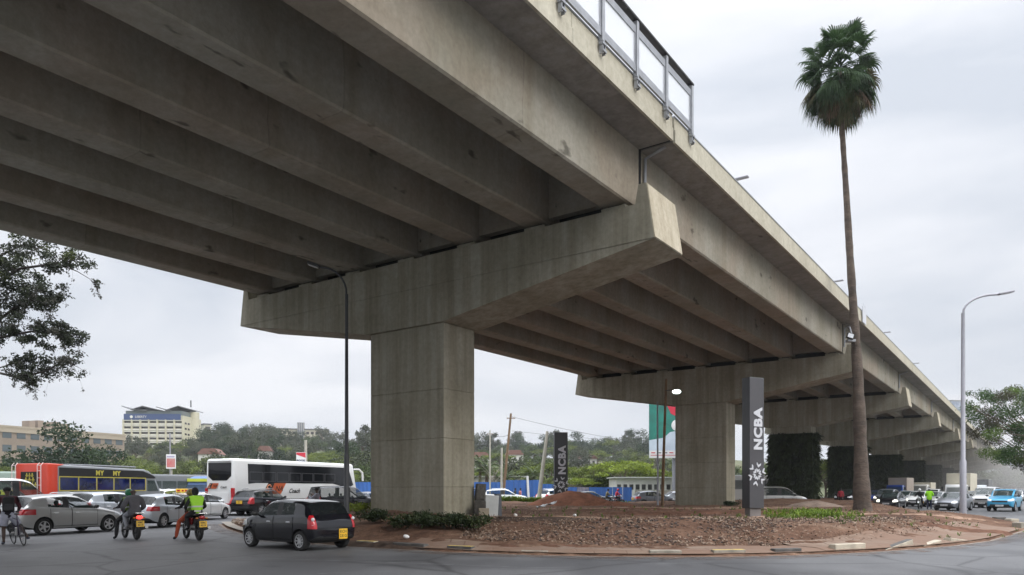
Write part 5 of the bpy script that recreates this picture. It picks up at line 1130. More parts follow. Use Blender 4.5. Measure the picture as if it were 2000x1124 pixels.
# man with a cap behind the black hatchback, officer, and the far figures
pc = atd(620, 36); person('man in a black cap and grey shirt lifting one hand behind the black hatchback', stand(look=(1, .1, 0), elR=(.22, -.27, 1.15), wrR=(.3, -.12, 1.36), elL=(.25, .24, 1.18), wrL=(.36, .1, 1.34)), pc, R(172), cols(CLOTH('grey_shirt', (.22, .23, .27)), BLK), None, [('cap', CAPM)])
HIV = mat('hi_vis_jacket', (.36, .85, .02), .8, var=.08)
po = atd(1815, 61); person('traffic officer in a lime yellow jacket, dark trousers and white cap', stand(elL=(.1, .28, 1.16), wrL=(.28, .1, 1.12), elR=(.08, -.28, 1.16), wrR=(.26, -.12, 1.1)), po, R(60), cols(HIV, CLOTH('navy_trouser', (.015, .02, .05))), None, [('jacket', HIV), ('cap', CLOTH('white_cap', (.6, .6, .6)))])
pr = atd(1642, 73); person('person in a red top standing left of the palm trunk', stand(), pr, R(250), cols(CLOTH('red_top', (.4, .03, .05)), BLK), None, [('hair', BLK)])
for px, c, lab in ((1006, CLOTH('charcoal_top', (.03, .03, .035)), 'figure in a dark top against the blue fence'), (1016, CLOTH('pinkish_top', (.5, .2, .18)), 'figure in a pink top against the blue fence')):
    person(lab, stand(), atd(px, 76.5), R(20), cols(c, BLK), None, [('hair', BLK)])
fb_ = atd(1190, 71).xy; motorcycle('far motorcycle with a white windshield beside the red earth heap', fb_, 8, paint('bike_silver', (.3, .3, .3)), False, 'distant motorcycles')
person('far rider in an olive top on the motorcycle by the earth heap', sit(-.3, .88, .05), (*fb_, 0), R(8), cols(CLOTH('olive_top', (.16, .14, .08)), BLK), None, [('hair', BLK)])
fb2 = atd(1203, 75).xy; motorcycle('farther motorcycle behind the one by the earth heap', fb2, 12, paint('bike_red', (.16, .012, .012)), False, 'distant motorcycles')
person('far rider in a red helmet beyond the earth heap', sit(0, .88, .05), (*fb2, 0), R(12), cols(CLOTH('red_top', (.4, .03, .05)), BLK), None, [('helmet', paint('helmet_red', (.4, .03, .04)))])
fb3 = atd(1797, 62.5).xy; motorcycle('pale motorcycle facing us left of the traffic officer', fb3, 232, PAINTS['white'], False, 'distant motorcycles')
person('rider in a white helmet on the pale motorcycle beside the officer', sit(0, .88, .05), (*fb3, 0), R(232), cols(BLK, BLK), None, [('helmet', PAINTS['white'])])
fb4 = atd(1028, 75).xy; motorcycle('dark motorcycle parked by the blue fence', fb4, 170, paint('bike_black', (.012, .012, .015)), False, 'distant motorcycles')
# ================================================================== signs, poles, palm, fence
SIGNB = mat('sign_black_panel', (.018, .018, .021), .35, var=.2, vscale=2, coat=.3); SIGNF = mat('sign_charcoal_face', (.06, .058, .064), .42, coat=.2, var=.12, vscale=1); SLET = mat('sign_silver_letter', (.56, .57, .60), .4)
def totem(lab, p, phi, H, W, T, zb, face, dark):
    t = thing('advertising_totem', lab, 'sign', p, R(phi), 'tall black advertising signs')     # local x across the face, local -y the face
    m = MB(); m.box((0, 0, (zb+H)/2), (W, T, H-zb)); bd = m.build('panel', dark, t, bevel=.012, seg=1)
    m = MB(); m.box((0, -T/2-.002, (zb+H)/2), (W-.03, .012, H-zb-.03)); m.build('face', face, bd)
    m = MB(); m.box((0, 0, zb/2-.2), (W*.74, T*.7, zb+.4)); m.build('plinth', mat('plinth_grey', (.17, .155, .15), .7, var=.15), t)
    y = -T/2-.012; S = H/5.7
    text('lettering', 'NCBA', .74*W, SLET, t, basis((W*.09, y, zb+(H-zb)*.605), (0, 0, 1), (-1, 0, 0)), depth=.02, bold=.035*W, space=1.1)
    cz, cx, r_ = zb+(H-zb)*.26, W*.0, .52*W
    for k in range(6):                                                   # star of chevrons
        q = R(60*k+18); d = Vector((math.cos(q), 0, math.sin(q))); s = Vector((-math.sin(q), 0, math.cos(q)))
        m = MB()
        for j, rr_ in enumerate((.36, .74)):
            tip = Vector((cx, y, cz))+d*r_*(rr_-.22)*1.3; arm = r_*(.44 if j else .32); wd_ = .085*W
            for sg in (1, -1):
                e_ = tip+d*arm*.75+s*arm*.62*sg; n_ = d*wd_
                m.add([tip, tip+n_*1.5, e_+n_*.9, e_-n_*.3]+[v+Vector((0, -.02, 0)) for v in (tip, tip+n_*1.5, e_+n_*.9, e_-n_*.3)], [(0, 1, 2, 3), (4, 5, 6, 7), (0, 1, 5, 4), (1, 2, 6, 5), (2, 3, 7, 6), (3, 0, 4, 7)])
        m.build('logo_arm', SLET, t)
    return t
p = atd(1470.5, 30, .45); p.z = iz(p.x, p.y)-.05; totem('tall charcoal sign with silver upright NCBA letters, near the palm', p, 27, zof(739, 30)-p.z, .80, .42, zof(993, 30)-p.z, SIGNF, SIGNB)
p = atd(1095, 56, .3); totem('farther black sign with grey upright NCBA letters behind the red earth heap', p, 6, zof(845, 56)-.3, 1.02, .45, .3, SIGNB, mat('sign_dark_side', (.05, .05, .055), .5))
def lamppost(lab, p, H, arm, m_, lit=None, r0=.11):
    t = thing('street_lamp', lab, 'street lamp', p, 0, 'street lamps by the roundabout')
    m = MB(); m.tube([(0, 0, -.3), (0, 0, H*.28), (0, 0, H*.285), (0, 0, H)], [r0, r0, r0*.72, r0*.55], 12); m.build('pole', m_, t, True)
    m = MB(); m.lathe([(r0*1.9, 0), (r0*1.9, .03), (r0*1.1, .05), (r0*1.05, .4), (r0, .45)], 12); m.build('base_flange', m_, t, True)
    ax, az = arm; pts = [(0, 0, H-.15)]+[(ax*(1-math.cos(R(90*k/8)))*.9, 0, H+az*math.sin(R(90*k/8))*.9) for k in range(1, 9)]
    m = MB(); m.tube(pts+[(ax, 0, H+az*.95)], r0*.36, 8); a = m.build('arm', m_, t, True)
    q = Matrix.Translation((ax*1.16, 0, H+az*.98)) @ Matrix.Rotation(-math.atan2(az*.1, abs(ax)*.3)*(1 if ax > 0 else -1), 4, 'Y')
    m = MB(); m.box((0, 0, 0), (abs(ax)*.42, .3, .1), M=Matrix()); h = m.build('lamp_head', m_, a, bevel=.03); h.matrix_local = q
    for k in range(4):
        m = MB(); m.box(((k-1.5)*abs(ax)*.09, 0, -.056), (abs(ax)*.075, .22, .012)); m.build('led_panel', mat('led_panel_pale', (.6, .6, .6), .3), h)
    return t
p = atd(677, 27, 0); p.z = max(iz(p.x, p.y), 0); lamppost('dark street lamp in front of the first crosshead with its arm curving left', p, zof(575, 27)-p.z, (-1.05, 1.1), POLED, r0=.10)
p = atd(1881, 39, 0); p.z = max(iz(p.x, p.y), 0); lamppost('pale grey street lamp at the right with its arm curving right', p, zof(612, 39)-p.z, (1.95, 1.1), POLE, r0=.16)
def pole(name, lab, base, top, r0, r1, m_, cat='pole', extra=None):
    t = thing(name, lab, cat, base); d = Vector(top)-Vector(base); m = MB(); m.tube([(-d.x*.02, -d.y*.02, -.3), d*.5, d], [r0, (r0+r1)/2, r1], 10); m.build('shaft', m_, t, True); return t, d
POLEW = mat('concrete_pole', (.42, .40, .34), .85, var=.2, vscale=2)
t, d = pole('utility_pole', 'leaning brown wooden pole rising above the blue fence', atd(981, 77, 0), atd(998, 77, zof(808, 77)), .17, .11, WOOD)
m = MB(); m.box((d.x, d.y, d.z-.5), (.9, .08, .09)); c_ = m.build('crossarm', WOOD, t)
for x in (-.4, .4): m = MB(); m.tube([(d.x+x, d.y, d.z-.45), (d.x+x, d.y, d.z-.25)], .05, 8); m.build('insulator', WHITE, c_, True)
pole('utility_pole', 'pale leaning concrete pole left of the farther black sign', atd(1050, 66, 0), atd(1069, 66, zof(843, 66)), .22, .13, POLEW)
t, d = pole('utility_pole', 'thin upright grey pole left of the wooden pole', atd(957, 82, 0), atd(957, 82, zof(841, 82)), .10, .08, POLEW)
m = MB(); m.box((0, 0, d.z-.4), (.7, .07, .08)); m.build('crossarm', WOOD, t)
pole('utility_pole', 'short pale post between the thin pole and the wooden pole', atd(979, 80, 0), atd(980, 80, zof(875, 80)), .14, .12, POLEW)
pole('utility_pole', 'white post in front of the gap in the blue fence', atd(1033, 79, 0), atd(1030, 79, zof(930, 79)), .14, .12, WHITE)
pole('sign_pole', 'thin grey steel pole in front of the grey crossover', atd(1285, 52, .3), atd(1284, 52, zof(785, 52)), .07, .055, POLE)
t, d = pole('utility_pole', 'brown wooden pole leaning beside the second pier and the lit lamp', atd(1293, 50, .3), atd(1301, 45.5, zof(741, 45.5)), .11, .07, WOOD)
fl = thing('floodlight', 'lit oval floodlight below the second crosshead', 'lamp', atd(1321, 45.2, zof(765, 45.2)))
m = MB(); m.ball((0, 0, 0), (.3, .14, .16), 16, 10); m.build('housing', POLED, fl, True); m = MB(); m.ball((0, -.05, -.02), (.27, .13, .13), 16, 10); m.build('lens', mat('floodlight_lens', (.9, 1, .95), .3, emit=(.85, 1, .93, 7)), fl, True)
m = MB(); m.tube([(0, .1, .05), (-.2, .2, .12), (-.62, .32, .1)], .025, 6); m.build('bracket', POLED, fl)
WIRE = mat('overhead_wire', (.05, .05, .05), .7)
def wire(lab, a, b, sag):
    m = MB(); a, b = Vector(a), Vector(b); m.tube([a.lerp(b, k/16)-Vector((0, 0, sag*4*(k/16)*(1-k/16))) for k in range(17)], .018, 5); o = m.build('overhead_wire', WIRE); tag(o, lab, 'wire', 'overhead wires')
wire('overhead wire sagging from the wooden pole towards the billboard', atd(998, 77, zof(814, 77)), atd(1330, 110, zof(872, 110)), .5); wire('lower overhead wire running between the thin pole and the wooden pole', atd(957, 82, zof(850, 82)), atd(994, 77, zof(850, 77)), .2)
wire('faint upper wire across the gap between the piers', atd(1000, 90, zof(842, 90)), atd(1330, 118, zof(862, 118)), .4)
# --- billboard behind the second pier
bb = thing('billboard', 'green, red and white billboard partly hidden by the second pier', 'billboard', atd(1318, 92, 0), R(-4)); Wb, z0, z1 = 6.4, zof(895, 92), zof(775, 92)
m = MB(); m.box((0, 0, (z0+z1)/2), (Wb, .25, z1-z0)); m.build('board', mat('billboard_green', (.02, .21, .16), .5, var=.3, vscale=.7, col2=(.03, .13, .11)), bb)
zz = lambda f: z0+(z1-z0)*f
m = MB(); m.add([(-Wb/2, -.135, zz(0)), (Wb/2, -.135, zz(0)), (Wb/2, -.135, zz(.52)), (-.6, -.135, zz(.42)), (-1.4, -.135, zz(.33)), (-Wb/2, -.135, zz(.29))], [tuple(range(6))]); m.build('lower_field', mat('billboard_pale_blue', (.55, .63, .72), .5, var=.12, vscale=.6), bb)
m = MB(); m.add([(-Wb/2, -.139, zz(0)), (Wb/2, -.139, zz(0)), (Wb/2, -.139, zz(.12)), (-Wb/2, -.139, zz(.12))], [(0, 1, 2, 3)]); m.build('white_strip', WHITE, bb)
m = MB(); m.add([(-1.5, -.137, zz(1)), (1.8, -.137, zz(1)), (1.4, -.137, zz(.8)), (.4, -.137, zz(.66)), (-.5, -.137, zz(.72)), (-1.0, -.137, zz(.86))], [tuple(range(6))]); m.build('red_shape', mat('billboard_red', (.55, .03, .06), .5), bb)
m = MB(); m.ball((.2, -.13, zz(.53)), (.65, .03, .7), 16, 10); m.build('pale_disc', WHITE, bb, True)
for k in range(7): m = MB(); m.box((-2.7+k*.75, -.145, zz(.085)), (.5, .01, .12)); m.build('text_line', mat('billboard_text', (.12, .12, .14), .6) if k % 3 else MATS['billboard_red'], bb)
m = MB(); m.box((-.4, -.145, zz(.045)), (5.2, .01, .07)); m.build('underline', MATS['billboard_red'], bb)
m = MB(); m.tube([(0, .4, -.2), (0, .4, z1-.3)], .28, 12); m.build('column', POLE, bb, True)
# --- blue sheet fence, white fence and low sheds
BLUEF = mat('blue_sheet', (.03, .115, .38), .55, var=.3, vscale=.35, col2=(.03, .09, .27), stretch=(2.5, 1, .3))
rf_ = random.Random(2); fx = 880
def fence_panel(px0, px1, d0, d1, zt, lab, m_, cat='fence panel', grp='sheets of the blue fence'):
    a, b_ = atd(px0, d0), atd(px1, d1); dd = (b_-a); L_ = dd.length; t = link('fence_panel', None); m = MB(); n = max(4, int(L_/.22)); vs = []
    for i in range(n+1):
        x = L_*i/n; y = .03*(-1)**i
        for z in (0, zt+rf_.uniform(-.02, .02)): vs.append((x, y, z))
    m.add(vs, [(2*i, 2*i+2, 2*i+3, 2*i+1) for i in range(n)]); o = m.build('fence_panel', m_); bpy.data.objects.remove(t)
    o.location = a; o.rotation_euler = (0, rf_.uniform(-.01, .01), math.atan2(dd.y, dd.x)); md = o.modifiers.new('t', 'SOLIDIFY'); md.thickness = .01
    tag(o, lab, cat, grp)
edges = [690, 735, 905, 935, 958, 982, 1003, 1028, 1053, 1078, 1105, 1127, 1150, 1172, 1196, 1216, 1234]
for i, (a, b_) in enumerate(zip(edges, edges[1:])):
    tall = zof(938 if 980 < a < 1030 else (942 if a < 980 else 946+6*(a > 1100)), 84)
    m_ = BLUEF if not (1125 <= a < 1150) else mat('rusty_sheet', (.22, .19, .2), .8, var=.4, vscale=1.5, col2=(.06, .10, .25))
    fence_panel(a+.6, b_, 84+rf_.uniform(-.2, .2), 84+rf_.uniform(-.2, .2), tall, 'corrugated blue sheet of the roadside fence' if m_ is BLUEF else 'rust faded sheet in the blue fence right of the farther sign', m_)
for i in range(8):
    a = 1240+i*14; fence_panel(a, a+12.5, 88, 88, zof(958, 88), 'weathered pale board of the fence behind the grey crossover', mat('pale_board', (.36, .34, .29), .9, var=.35, vscale=1), grp='boards of the pale fence')
WALLW = mat('white_wall', (.58, .57, .54), .8, var=.12, vscale=.4)
def shed(lab, px0, px1, d, ztop, roofc, wall=WALLW, win=6, dep=7):
    a, b_ = atd(px0, d), atd(px1, d); L_ = (b_-a).length; t = thing('low_building', lab, 'building', ((a.x+b_.x)/2, d, 0), math.atan2(b_.y-a.y, b_.x-a.x)); H = ztop-gh(a.x, d)
    m = MB(); m.box((0, dep/2, H/2-.3), (L_, dep, H+.6)); m.build('wall', wall, t)
    m = MB(); m.prism([(-L_/2-.3, H), (L_/2+.3, H), (L_/2+.3, H+.14), (-L_/2-.3, H+.14)], -.4, dep+.4); m.build('roof', roofc, t)
    for k in range(win):
        m = MB(); m.box((-L_/2+L_*(k+.5)/win, -.01, H*.62), (L_/win*.62, .05, H*.22)); m.build('window', GLASS, t)
    t.location.z = gh(a.x, d); return t
shed('long low white building with a row of dark windows right of the blue fence', 1203, 1420, 97, zof(934, 97), mat('pale_roof', (.55, .55, .54), .7, var=.2, vscale=.5), win=18)
shed('white shed with a pale curved roof behind the blue fence palms', 905, 1024, 98, zof(932, 98), mat('pale_roof', (.55, .55, .54), .7), win=4)
pole_w = None
# --- advertising panels on posts at the left
def panel_sign(lab, px, d, py0, py1, wpx, parts):
    t = thing('panel_sign', lab, 'sign', atd(px, d, gh(atd(px, d).x, d)), R(12)); g0 = t.location.z; W = wpx/FOC*d; z0, z1 = zof(py1, d)-g0, zof(py0, d)-g0
    m = MB(); m.box((0, 0, (z0+z1)/2), (W, .22, z1-z0)); m.build('panel', WHITE, t, bevel=.02); m = MB(); m.tube([(0, .2, 0), (0, .2, z1-.2)], .1, 8); m.build('post', POLEW, t, True)
    for (x0, x1, f0, f1, m_) in parts:
        m = MB(); m.add([(x0*W, -.118, z0+(z1-z0)*f0[0]), (x1*W, -.118, z0+(z1-z0)*f0[1]), (x1*W, -.118, z0+(z1-z0)*f1[1]), (x0*W, -.118, z0+(z1-z0)*f1[0])], [(0, 1, 2, 3)]); m.build('print', m_, t)
    return t, W, z0, z1
t, W, z0, z1 = panel_sign('white and red printed sign on a post above the dark bus', 334, 72, 888, 916, 17, [(-.42, .46, (.1, .1), (.72, .72), mat('poster_red', (.42, .07, .07), .6, var=.5, vscale=1.4, col2=(.5, .3, .27))), (-.42, .4, (.78, .78), (.9, .9), mat('poster_lilac', (.4, .38, .5), .6))])
t, W, z0, z1 = panel_sign('white sign reading BOOK THESE with a red corner above the coach', 588, 75, 884, 912, 18, [(-.48, .48, (.84, .62), (.985, .985), mat('sign_red', (.55, .03, .05), .5))])
for s_, f in (('BOOK', .42), ('THESE', .2)): text('lettering', s_, .3, mat('sign_ink', (.05, .07, .12), .6), t, basis((0, -.122, z0+(z1-z0)*f), (1, 0, 0), (0, 0, 1)), depth=.002, bold=.012)
pole('utility_pole', 'pale concrete pole just right of the BOOK THESE sign', atd(598, 77, 0), atd(597, 77, zof(860, 77)), .16, .14, POLEW)
pole('street_lamp_pole', 'thin pole rising in front of the cream office tower', atd(333, 80, 0), atd(332, 80, zof(846, 80)), .08, .07, POLE)
# --- things lying on the island
def slab(name, lab, px, d, w_, t_, h_, rz, rx, m_, cat, ry=0):
    x = (px-1000)/FOC*d; z = iz(x, d); m = MB(); m.box((0, 0, h_/2-.05), (w_, t_, h_)); 
    o = m.build(name, m_, bevel=.015); o.location = (x, d, z); o.rotation_euler = (R(rx), R(ry), R(rz)); return tag(o, lab, cat)
slab('concrete_stump', 'dark weathered stump of broken concrete against the right side of the first pier', 935, 27.3, .34, .4, 1.25, 12, 0, mat('dark_concrete', (.085, .078, .068), .95, var=.5, vscale=5, bump=.8), 'rubble', 4)
slab('concrete_stump', 'second dark weathered block stacked before the taller stump', 939, 26.8, .42, .3, .62, -8, 3, MATS['dark_concrete'], 'rubble')
cb = slab('cabinet', 'light grey cabinet standing beside the first pier', 957.5, 26.9, .5, .3, .86, 14, 2, mat('cabinet_grey', (.40, .41, .40), .6, var=.12), 'cabinet', 3)
slab('leaning_board', 'dark grey board leaning on the light grey cabinet', 973, 27.0, .2, .28, .92, 20, -3, mat('panel_dark', (.06, .065, .075), .6, var=.2), 'board')
slab('concrete_block', 'small beige concrete block in front of the light grey cabinet', 945, 26.4, .37, .22, .36, 6, 0, mat('beige_block', (.27, .23, .17), .9, var=.3), 'block')
pm = MB(); rp = random.Random(8); n = 9; vs = []
for i in range(n):
    for j in range(4): vs.append((i*.16-.64, j*.12+.1*math.sin(i*.8)-.15, .06+.07*math.sin(i*1.7+j)+.03*i+rp.uniform(-.02, .02)))
pm.add(vs, [(i*4+j, i*4+j+1, i*4+j+5, i*4+j+4) for i in range(n-1) for j in range(3)]); o = pm.build('crumpled_sheet', mat('crumpled_white', (.5, .52, .53), .5, var=.15), smooth=30); p = atd(1068, 44); o.location = (p.x, p.y, iz(p.x, p.y)+.03); o.rotation_euler = (0, R(-4), R(12)); o.scale = (1, .9, 1)
md = o.modifiers.new('t', 'SOLIDIFY'); md.thickness = .012; tag(o, 'crumpled white sheet lying on the soil before the red heap', 'litter')
for k, (px, d) in enumerate([(793, 22.1), (1006, 29), (1122, 28)]):
    m = MB(); m.ball((0, 0, .05), (.1, .07, .06), 7, 5); o = m.build('litter', WHITE); x = (px-1000)/FOC*d; o.location = (x, d, iz(x, d)+.05); o.rotation_euler = (.3, .2, k); tag(o, ['white scrap of litter on the soil bank below the shrubs', 'white scrap of litter on the soil right of the cabinet', 'white scrap of litter near the middle of the rubble'][k], 'litter')
# ------------------------------------------------------------------ the tall fan palm
pb = atd(1685, 38); pb.z = iz(pb.x, pb.y)-.1; PD = 38
palm = thing('fan_palm', 'very tall fan palm with a slender leaning trunk rising past the flyover', 'palm tree', pb)
axis = [(1685, 1003), (1683, 960), (1680, 850), (1676, 740), (1668, 620), (1660, 500), (1653, 380), (1647, 290), (1642, 205), (1640, 142)]
pts = [atd(x, PD, zof(y, PD))-pb for x, y in axis]; pts[0].z = -.1
rad = [.58, .40, .31, .25, .21, .175, .15, .135, .13, .12]
rr = random.Random(4); P2 = []; R2 = []
for i in range(len(pts)-1):
    for k in range(7): f = k/7; P2.append(pts[i].lerp(pts[i+1], f)); R2.append((rad[i]+(rad[i+1]-rad[i])*(f if i else f**.45))*rr.uniform(.92, 1.09))
P2.append(pts[-1]); R2.append(rad[-1])
PTR = mat('palm_trunk', (.105, .08, .062), .95, var=.5, vscale=1.3, bump=1, bscale=7, stretch=(1, 1, 2.2), col2=(.05, .038, .03))
m = MB(); m.tube(P2, R2, 16); m.build('trunk', PTR, palm, True)
PG = [leafmat('palm_green', (.012, .03, .012), (.05, .095, .03), 1.2), leafmat('palm_dull', (.05, .05, .022), (.11, .10, .045), 1), leafmat('palm_dead', (.07, .045, .028), (.17, .115, .07), 1)]
def fan(m, base, dirn, pet, size, droop, mi, rr, cup=.25, roll=0):
    d = dirn.normalized(); sd = d.cross(Vector((0, 0, 1))); sd = sd.normalized() if sd.length > .05 else Vector((rr.uniform(-1, 1), rr.uniform(-1, 1), 0)).normalized(); sd = Matrix.Rotation(roll, 3, d) @ sd; nrm = sd.cross(d).normalized()
    tip = base+d*pet-Vector((0, 0, droop*.3*pet)); m.tube([base, base.lerp(tip, .5)+Vector((0, 0, .05)), tip], [.03, .022, .016], 5, mi, caps=False)
    nl = 26; d2 = (d-Vector((0, 0, droop*.5))).normalized(); sd2 = d2.cross(nrm).normalized()
    for k in range(nl):
        a = R(-105+210*k/(nl-1)); v = d2*math.cos(a)+sd2*math.sin(a)*-1; L_ = size*(1-.28*abs(a)/R(105))*rr.uniform(.85, 1.08)
        w_ = L_*.040; s_ = nrm.cross(v).normalized()*w_; z_ = nrm*(.02*(-1)**k)
        q1 = tip+v*L_*.5+nrm*cup*.12*abs(a)-Vector((0, 0, droop*.10*L_)); q2 = tip+v*L_*.78-Vector((0, 0, droop*.32*L_)); q3 = tip+v*L_*.98-Vector((0, 0, (droop*.75+.12)*L_*rr.uniform(.7, 1.2)))
        m.add([tip, q1+s_+z_, q1-s_-z_, q2+s_*.8, q2-s_*.8, q3], [(0, 1, 2), (1, 3, 4, 2), (3, 5, 4)], mi)
m = MB(); md_ = MB(); c = pts[-1]+Vector((0, 0, .3))
for i in range(66):
    az = i*2.39996+rr.uniform(-.35, .35); f = i/65; el = R(64-f*98+rr.uniform(-14, 14))
    d = Vector((math.cos(az)*math.cos(el), math.sin(az)*math.cos(el), math.sin(el))); b_ = c+Vector((0, 0, .2-.75*f))+d*.12
    droop = .08+.8*f*rr.uniform(.7, 1.2); fan(m, b_, d, (rr.choice((.5, .8, .95, 1.15)) if f > .45 else rr.choice((.85, 1.1, 1.25)))*rr.uniform(.9, 1.1)*(1.0+.1*math.sin(f*3.1)), rr.uniform(.8, 1.02), droop, 0 if f < .75 else rr.choice((0, 0, 1)), rr, roll=rr.gauss(0, .7)*(1-.6*f))
for i in range(72):
    az = i*2.39996+rr.uniform(-.3, .3); f = i/71; el = R(-8-60*f+rr.uniform(-8, 8)); d = Vector((math.cos(az)*math.cos(el), math.sin(az)*math.cos(el), math.sin(el)))
    fan(md_, c+Vector((0, 0, -.4-.55*f))+d*.15, d, rr.uniform(.8, 1.25)*(1-.2*f), rr.uniform(.75, 1.0), .8, rr.choice((0, 0, 0, 1)) if f < .5 else rr.choice((2, 1, 0, 0)), rr)
for i in range(150):
    az = rr.uniform(0, 6.28); p0 = c+Vector((math.cos(az)*rr.uniform(.3, 1.0), math.sin(az)*rr.uniform(.3, 1.0), rr.uniform(-1.9, -.9))); L_ = rr.uniform(.5, 1.1); s_ = Vector((-math.sin(az), math.cos(az), 0))*.014
    md_.add([p0-s_, p0+s_, p0+Vector((rr.uniform(-.1, .1), rr.uniform(-.1, .1), -L_))], [(0, 1, 2)], 2)
m.build('crown', PG, palm); md_.build('dead_skirt', PG, palm)
f2 = thing('floodlight', 'small floodlight clamped to the palm trunk below the parapet', 'lamp', atd(1661, 37.6, zof(657, 37.6)))
m = MB(); m.box((0, 0, 0), (.36, .16, .28), M=Matrix.Rotation(R(18), 4, 'Y')); m.build('housing', TRIM, f2, bevel=.02); m = MB(); m.box((-.02, -.085, .01), (.28, .02, .2), M=Matrix.Rotation(R(18), 4, 'Y')); m.build('lens', WHITEL, f2); m = MB(); m.tube([(.1, .05, .1), (.0, .1, .5)], .035, 6); m.box((.1, .2, -.2), (.4, .3, .12)); m.build('bracket', STEEL, f2)
# ================================================================== trees
def leaves(m, c, rx, ry, rz, n, s, rr, mi=0, hang=0):
    for _ in range(n):
        while 1:
            p = Vector((rr.uniform(-1, 1), rr.uniform(-1, 1), rr.uniform(-1, 1)))
            if p.length < 1: break
        p = p*(.55+.45*rr.random()) if p.length > .3 else p*1.6
        q = Vector((c[0]+p.x*rx, c[1]+p.y*ry, c[2]+p.z*rz)); d = Vector((rr.gauss(0, 1), rr.gauss(0, 1), rr.gauss(0, .7)-hang)); u = Vector((rr.gauss(0, 1), rr.gauss(0, 1), rr.gauss(0, 1)))
        leafquad(m, q, d, u, s*rr.uniform(.7, 1.5), s*rr.uniform(.4, .8), mi)
def limb(m, a, b, r0, r1, rr, bend=.15, n=6):
    a, b = Vector(a), Vector(b); L_ = (b-a).length; off = Vector((rr.uniform(-1, 1), rr.uniform(-1, 1), rr.uniform(.1, .8)))*L_*bend
    pts = [a.lerp(b, k/n)+off*math.sin(math.pi*k/n)+Vector((rr.gauss(0, .02), rr.gauss(0, .02), rr.gauss(0, .02)))*L_*.5 for k in range(n+1)]; pts[0] = a; m.tube(pts, [r0+(r1-r0)*k/n for k in range(n+1)], 6); return pts
def tree_mesh(seed, H, R_, th, flat, ncl, nl, ls, leafm, bark=BARK, gap=.0, top=.75, mats=None):
    """trunk and limbs, then leaf clumps round the limb ends"""
    rr = random.Random(seed); tm = MB(); cm = MB(); limb(tm, (0, 0, -.4), (rr.uniform(-.3, .3), rr.uniform(-.3, .3), th), H*.03+.06, H*.018+.04, rr, .05)
    for i in range(ncl):
        a = i*2.39996+rr.uniform(-.4, .4); f = math.sqrt((i+.5)/ncl)*rr.uniform(.75, 1.08); x, y = math.cos(a)*R_*f, math.sin(a)*R_*f
        zc = th+(H-th)*((1-f*f*.8)*rr.uniform(.12, .95) if not flat else rr.uniform(.55, .9)-(.25*f*f))
        if i % 2 == 0: limb(tm, (0, 0, th*rr.uniform(.7, 1)), (x*.85, y*.85, zc-.2), H*.012+.03, .02, rr)
        k = rr.uniform(.7, 1.3); leaves(cm, (x, y, zc), R_*.36*k, R_*.36*k, (H-th)*(.1 if flat else .2)*k, int(nl/ncl*k), ls, rr, 1 if rr.random() < .35 else 0)
    return tm.mesh('trunk', bark, True), cm.mesh('crown', leafm)
def plant(name, lab, ms, p, s, rz, group=None, cat='tree', sz=None):
    t = thing(name, lab, cat, p, rz, group); t.scale = (s, s, sz or s)
    if ms[0]: link('trunk', ms[0], t)
    link('crown', ms[1], t); return t
def dg(px, d): p = atd(px, d); p.z = gh(p.x, p.y)-.1; return p
LM = lambda n, a, b, s=.5: leafmat('leaf_'+n, a, b, s)
DARK = [LM('dark', (.012, .024, .012), (.035, .06, .026)), LM('dark2', (.018, .032, .015), (.05, .08, .03))]
MID = [LM('mid', (.035, .055, .018), (.095, .13, .04)), LM('mid2', (.025, .04, .016), (.06, .08, .03))]
LIGHT = [LM('light', (.07, .095, .02), (.19, .235, .05)), LM('light2', (.045, .06, .018), (.11, .14, .04))]
LIMEY = [LM('limey', (.12, .16, .02), (.26, .33, .05)), LM('limey2', (.10, .13, .02), (.2, .25, .05))]
GREYG = [LM('greyg', (.045, .055, .035), (.09, .10, .06)), LM('greyg2', (.035, .045, .028), (.075, .085, .05))]
DRY = [LM('dry', (.07, .065, .04), (.13, .115, .07)), LM('dry2', (.06, .06, .035), (.10, .10, .055))]
TB = tree_mesh(1, 9, 5.2, 1.5, False, 26, 5200, .42, DARK); TB2 = tree_mesh(2, 8, 4.6, 1.3, False, 22, 4200, .4, MID); TU = tree_mesh(3, 7, 5.4, 3.2, True, 22, 3600, .34, LIGHT); TU2 = tree_mesh(4, 6.5, 5.0, 2.8, True, 20, 3200, .34, LIMEY)
TE = tree_mesh(5, 15, 4.2, 6.5, False, 18, 3400, .5, GREYG, mats=None); TG = tree_mesh(6, 8.5, 4.4, 1.3, False, 20, 3600, .42, GREYG); TL = tree_mesh(7, 7.5, 4.6, 1.0, False, 24, 4200, .4, LIGHT); TD = tree_mesh(8, 6, 3.6, 1.2, False, 18, 1700, .3, DRY)
plant('broad_tree', 'large dense dark green tree above the orange bus', TB, dg(118, 108), 1.36, .4, sz=1.28)
plant('broad_tree', 'dark rounded tree just right of the large dark one, below the cream office tower', TB, dg(190, 118), .98, 2.0)
plant('broad_tree', 'fresh green leafy tree standing up above the rear of the coach', TB2, dg(466, 112), .92, 1.1, sz=1.05)
plant('broad_tree', 'low green tree just right of the fresh green one above the coach', TB2, dg(512, 104), .72, 3.0)
plant('umbrella_tree', 'bright lime green flat topped tree behind the white low building', TU2, dg(1213, 108), .95, .5)
rt = random.Random(31); protos = [(TB, 'leafy_tree'), (TB2, 'leafy_tree'), (TU, 'umbrella_tree'), (TL, 'leafy_tree'), (TG, 'leafy_tree'), (TD, 'dry_tree'), (TU2, 'umbrella_tree')]
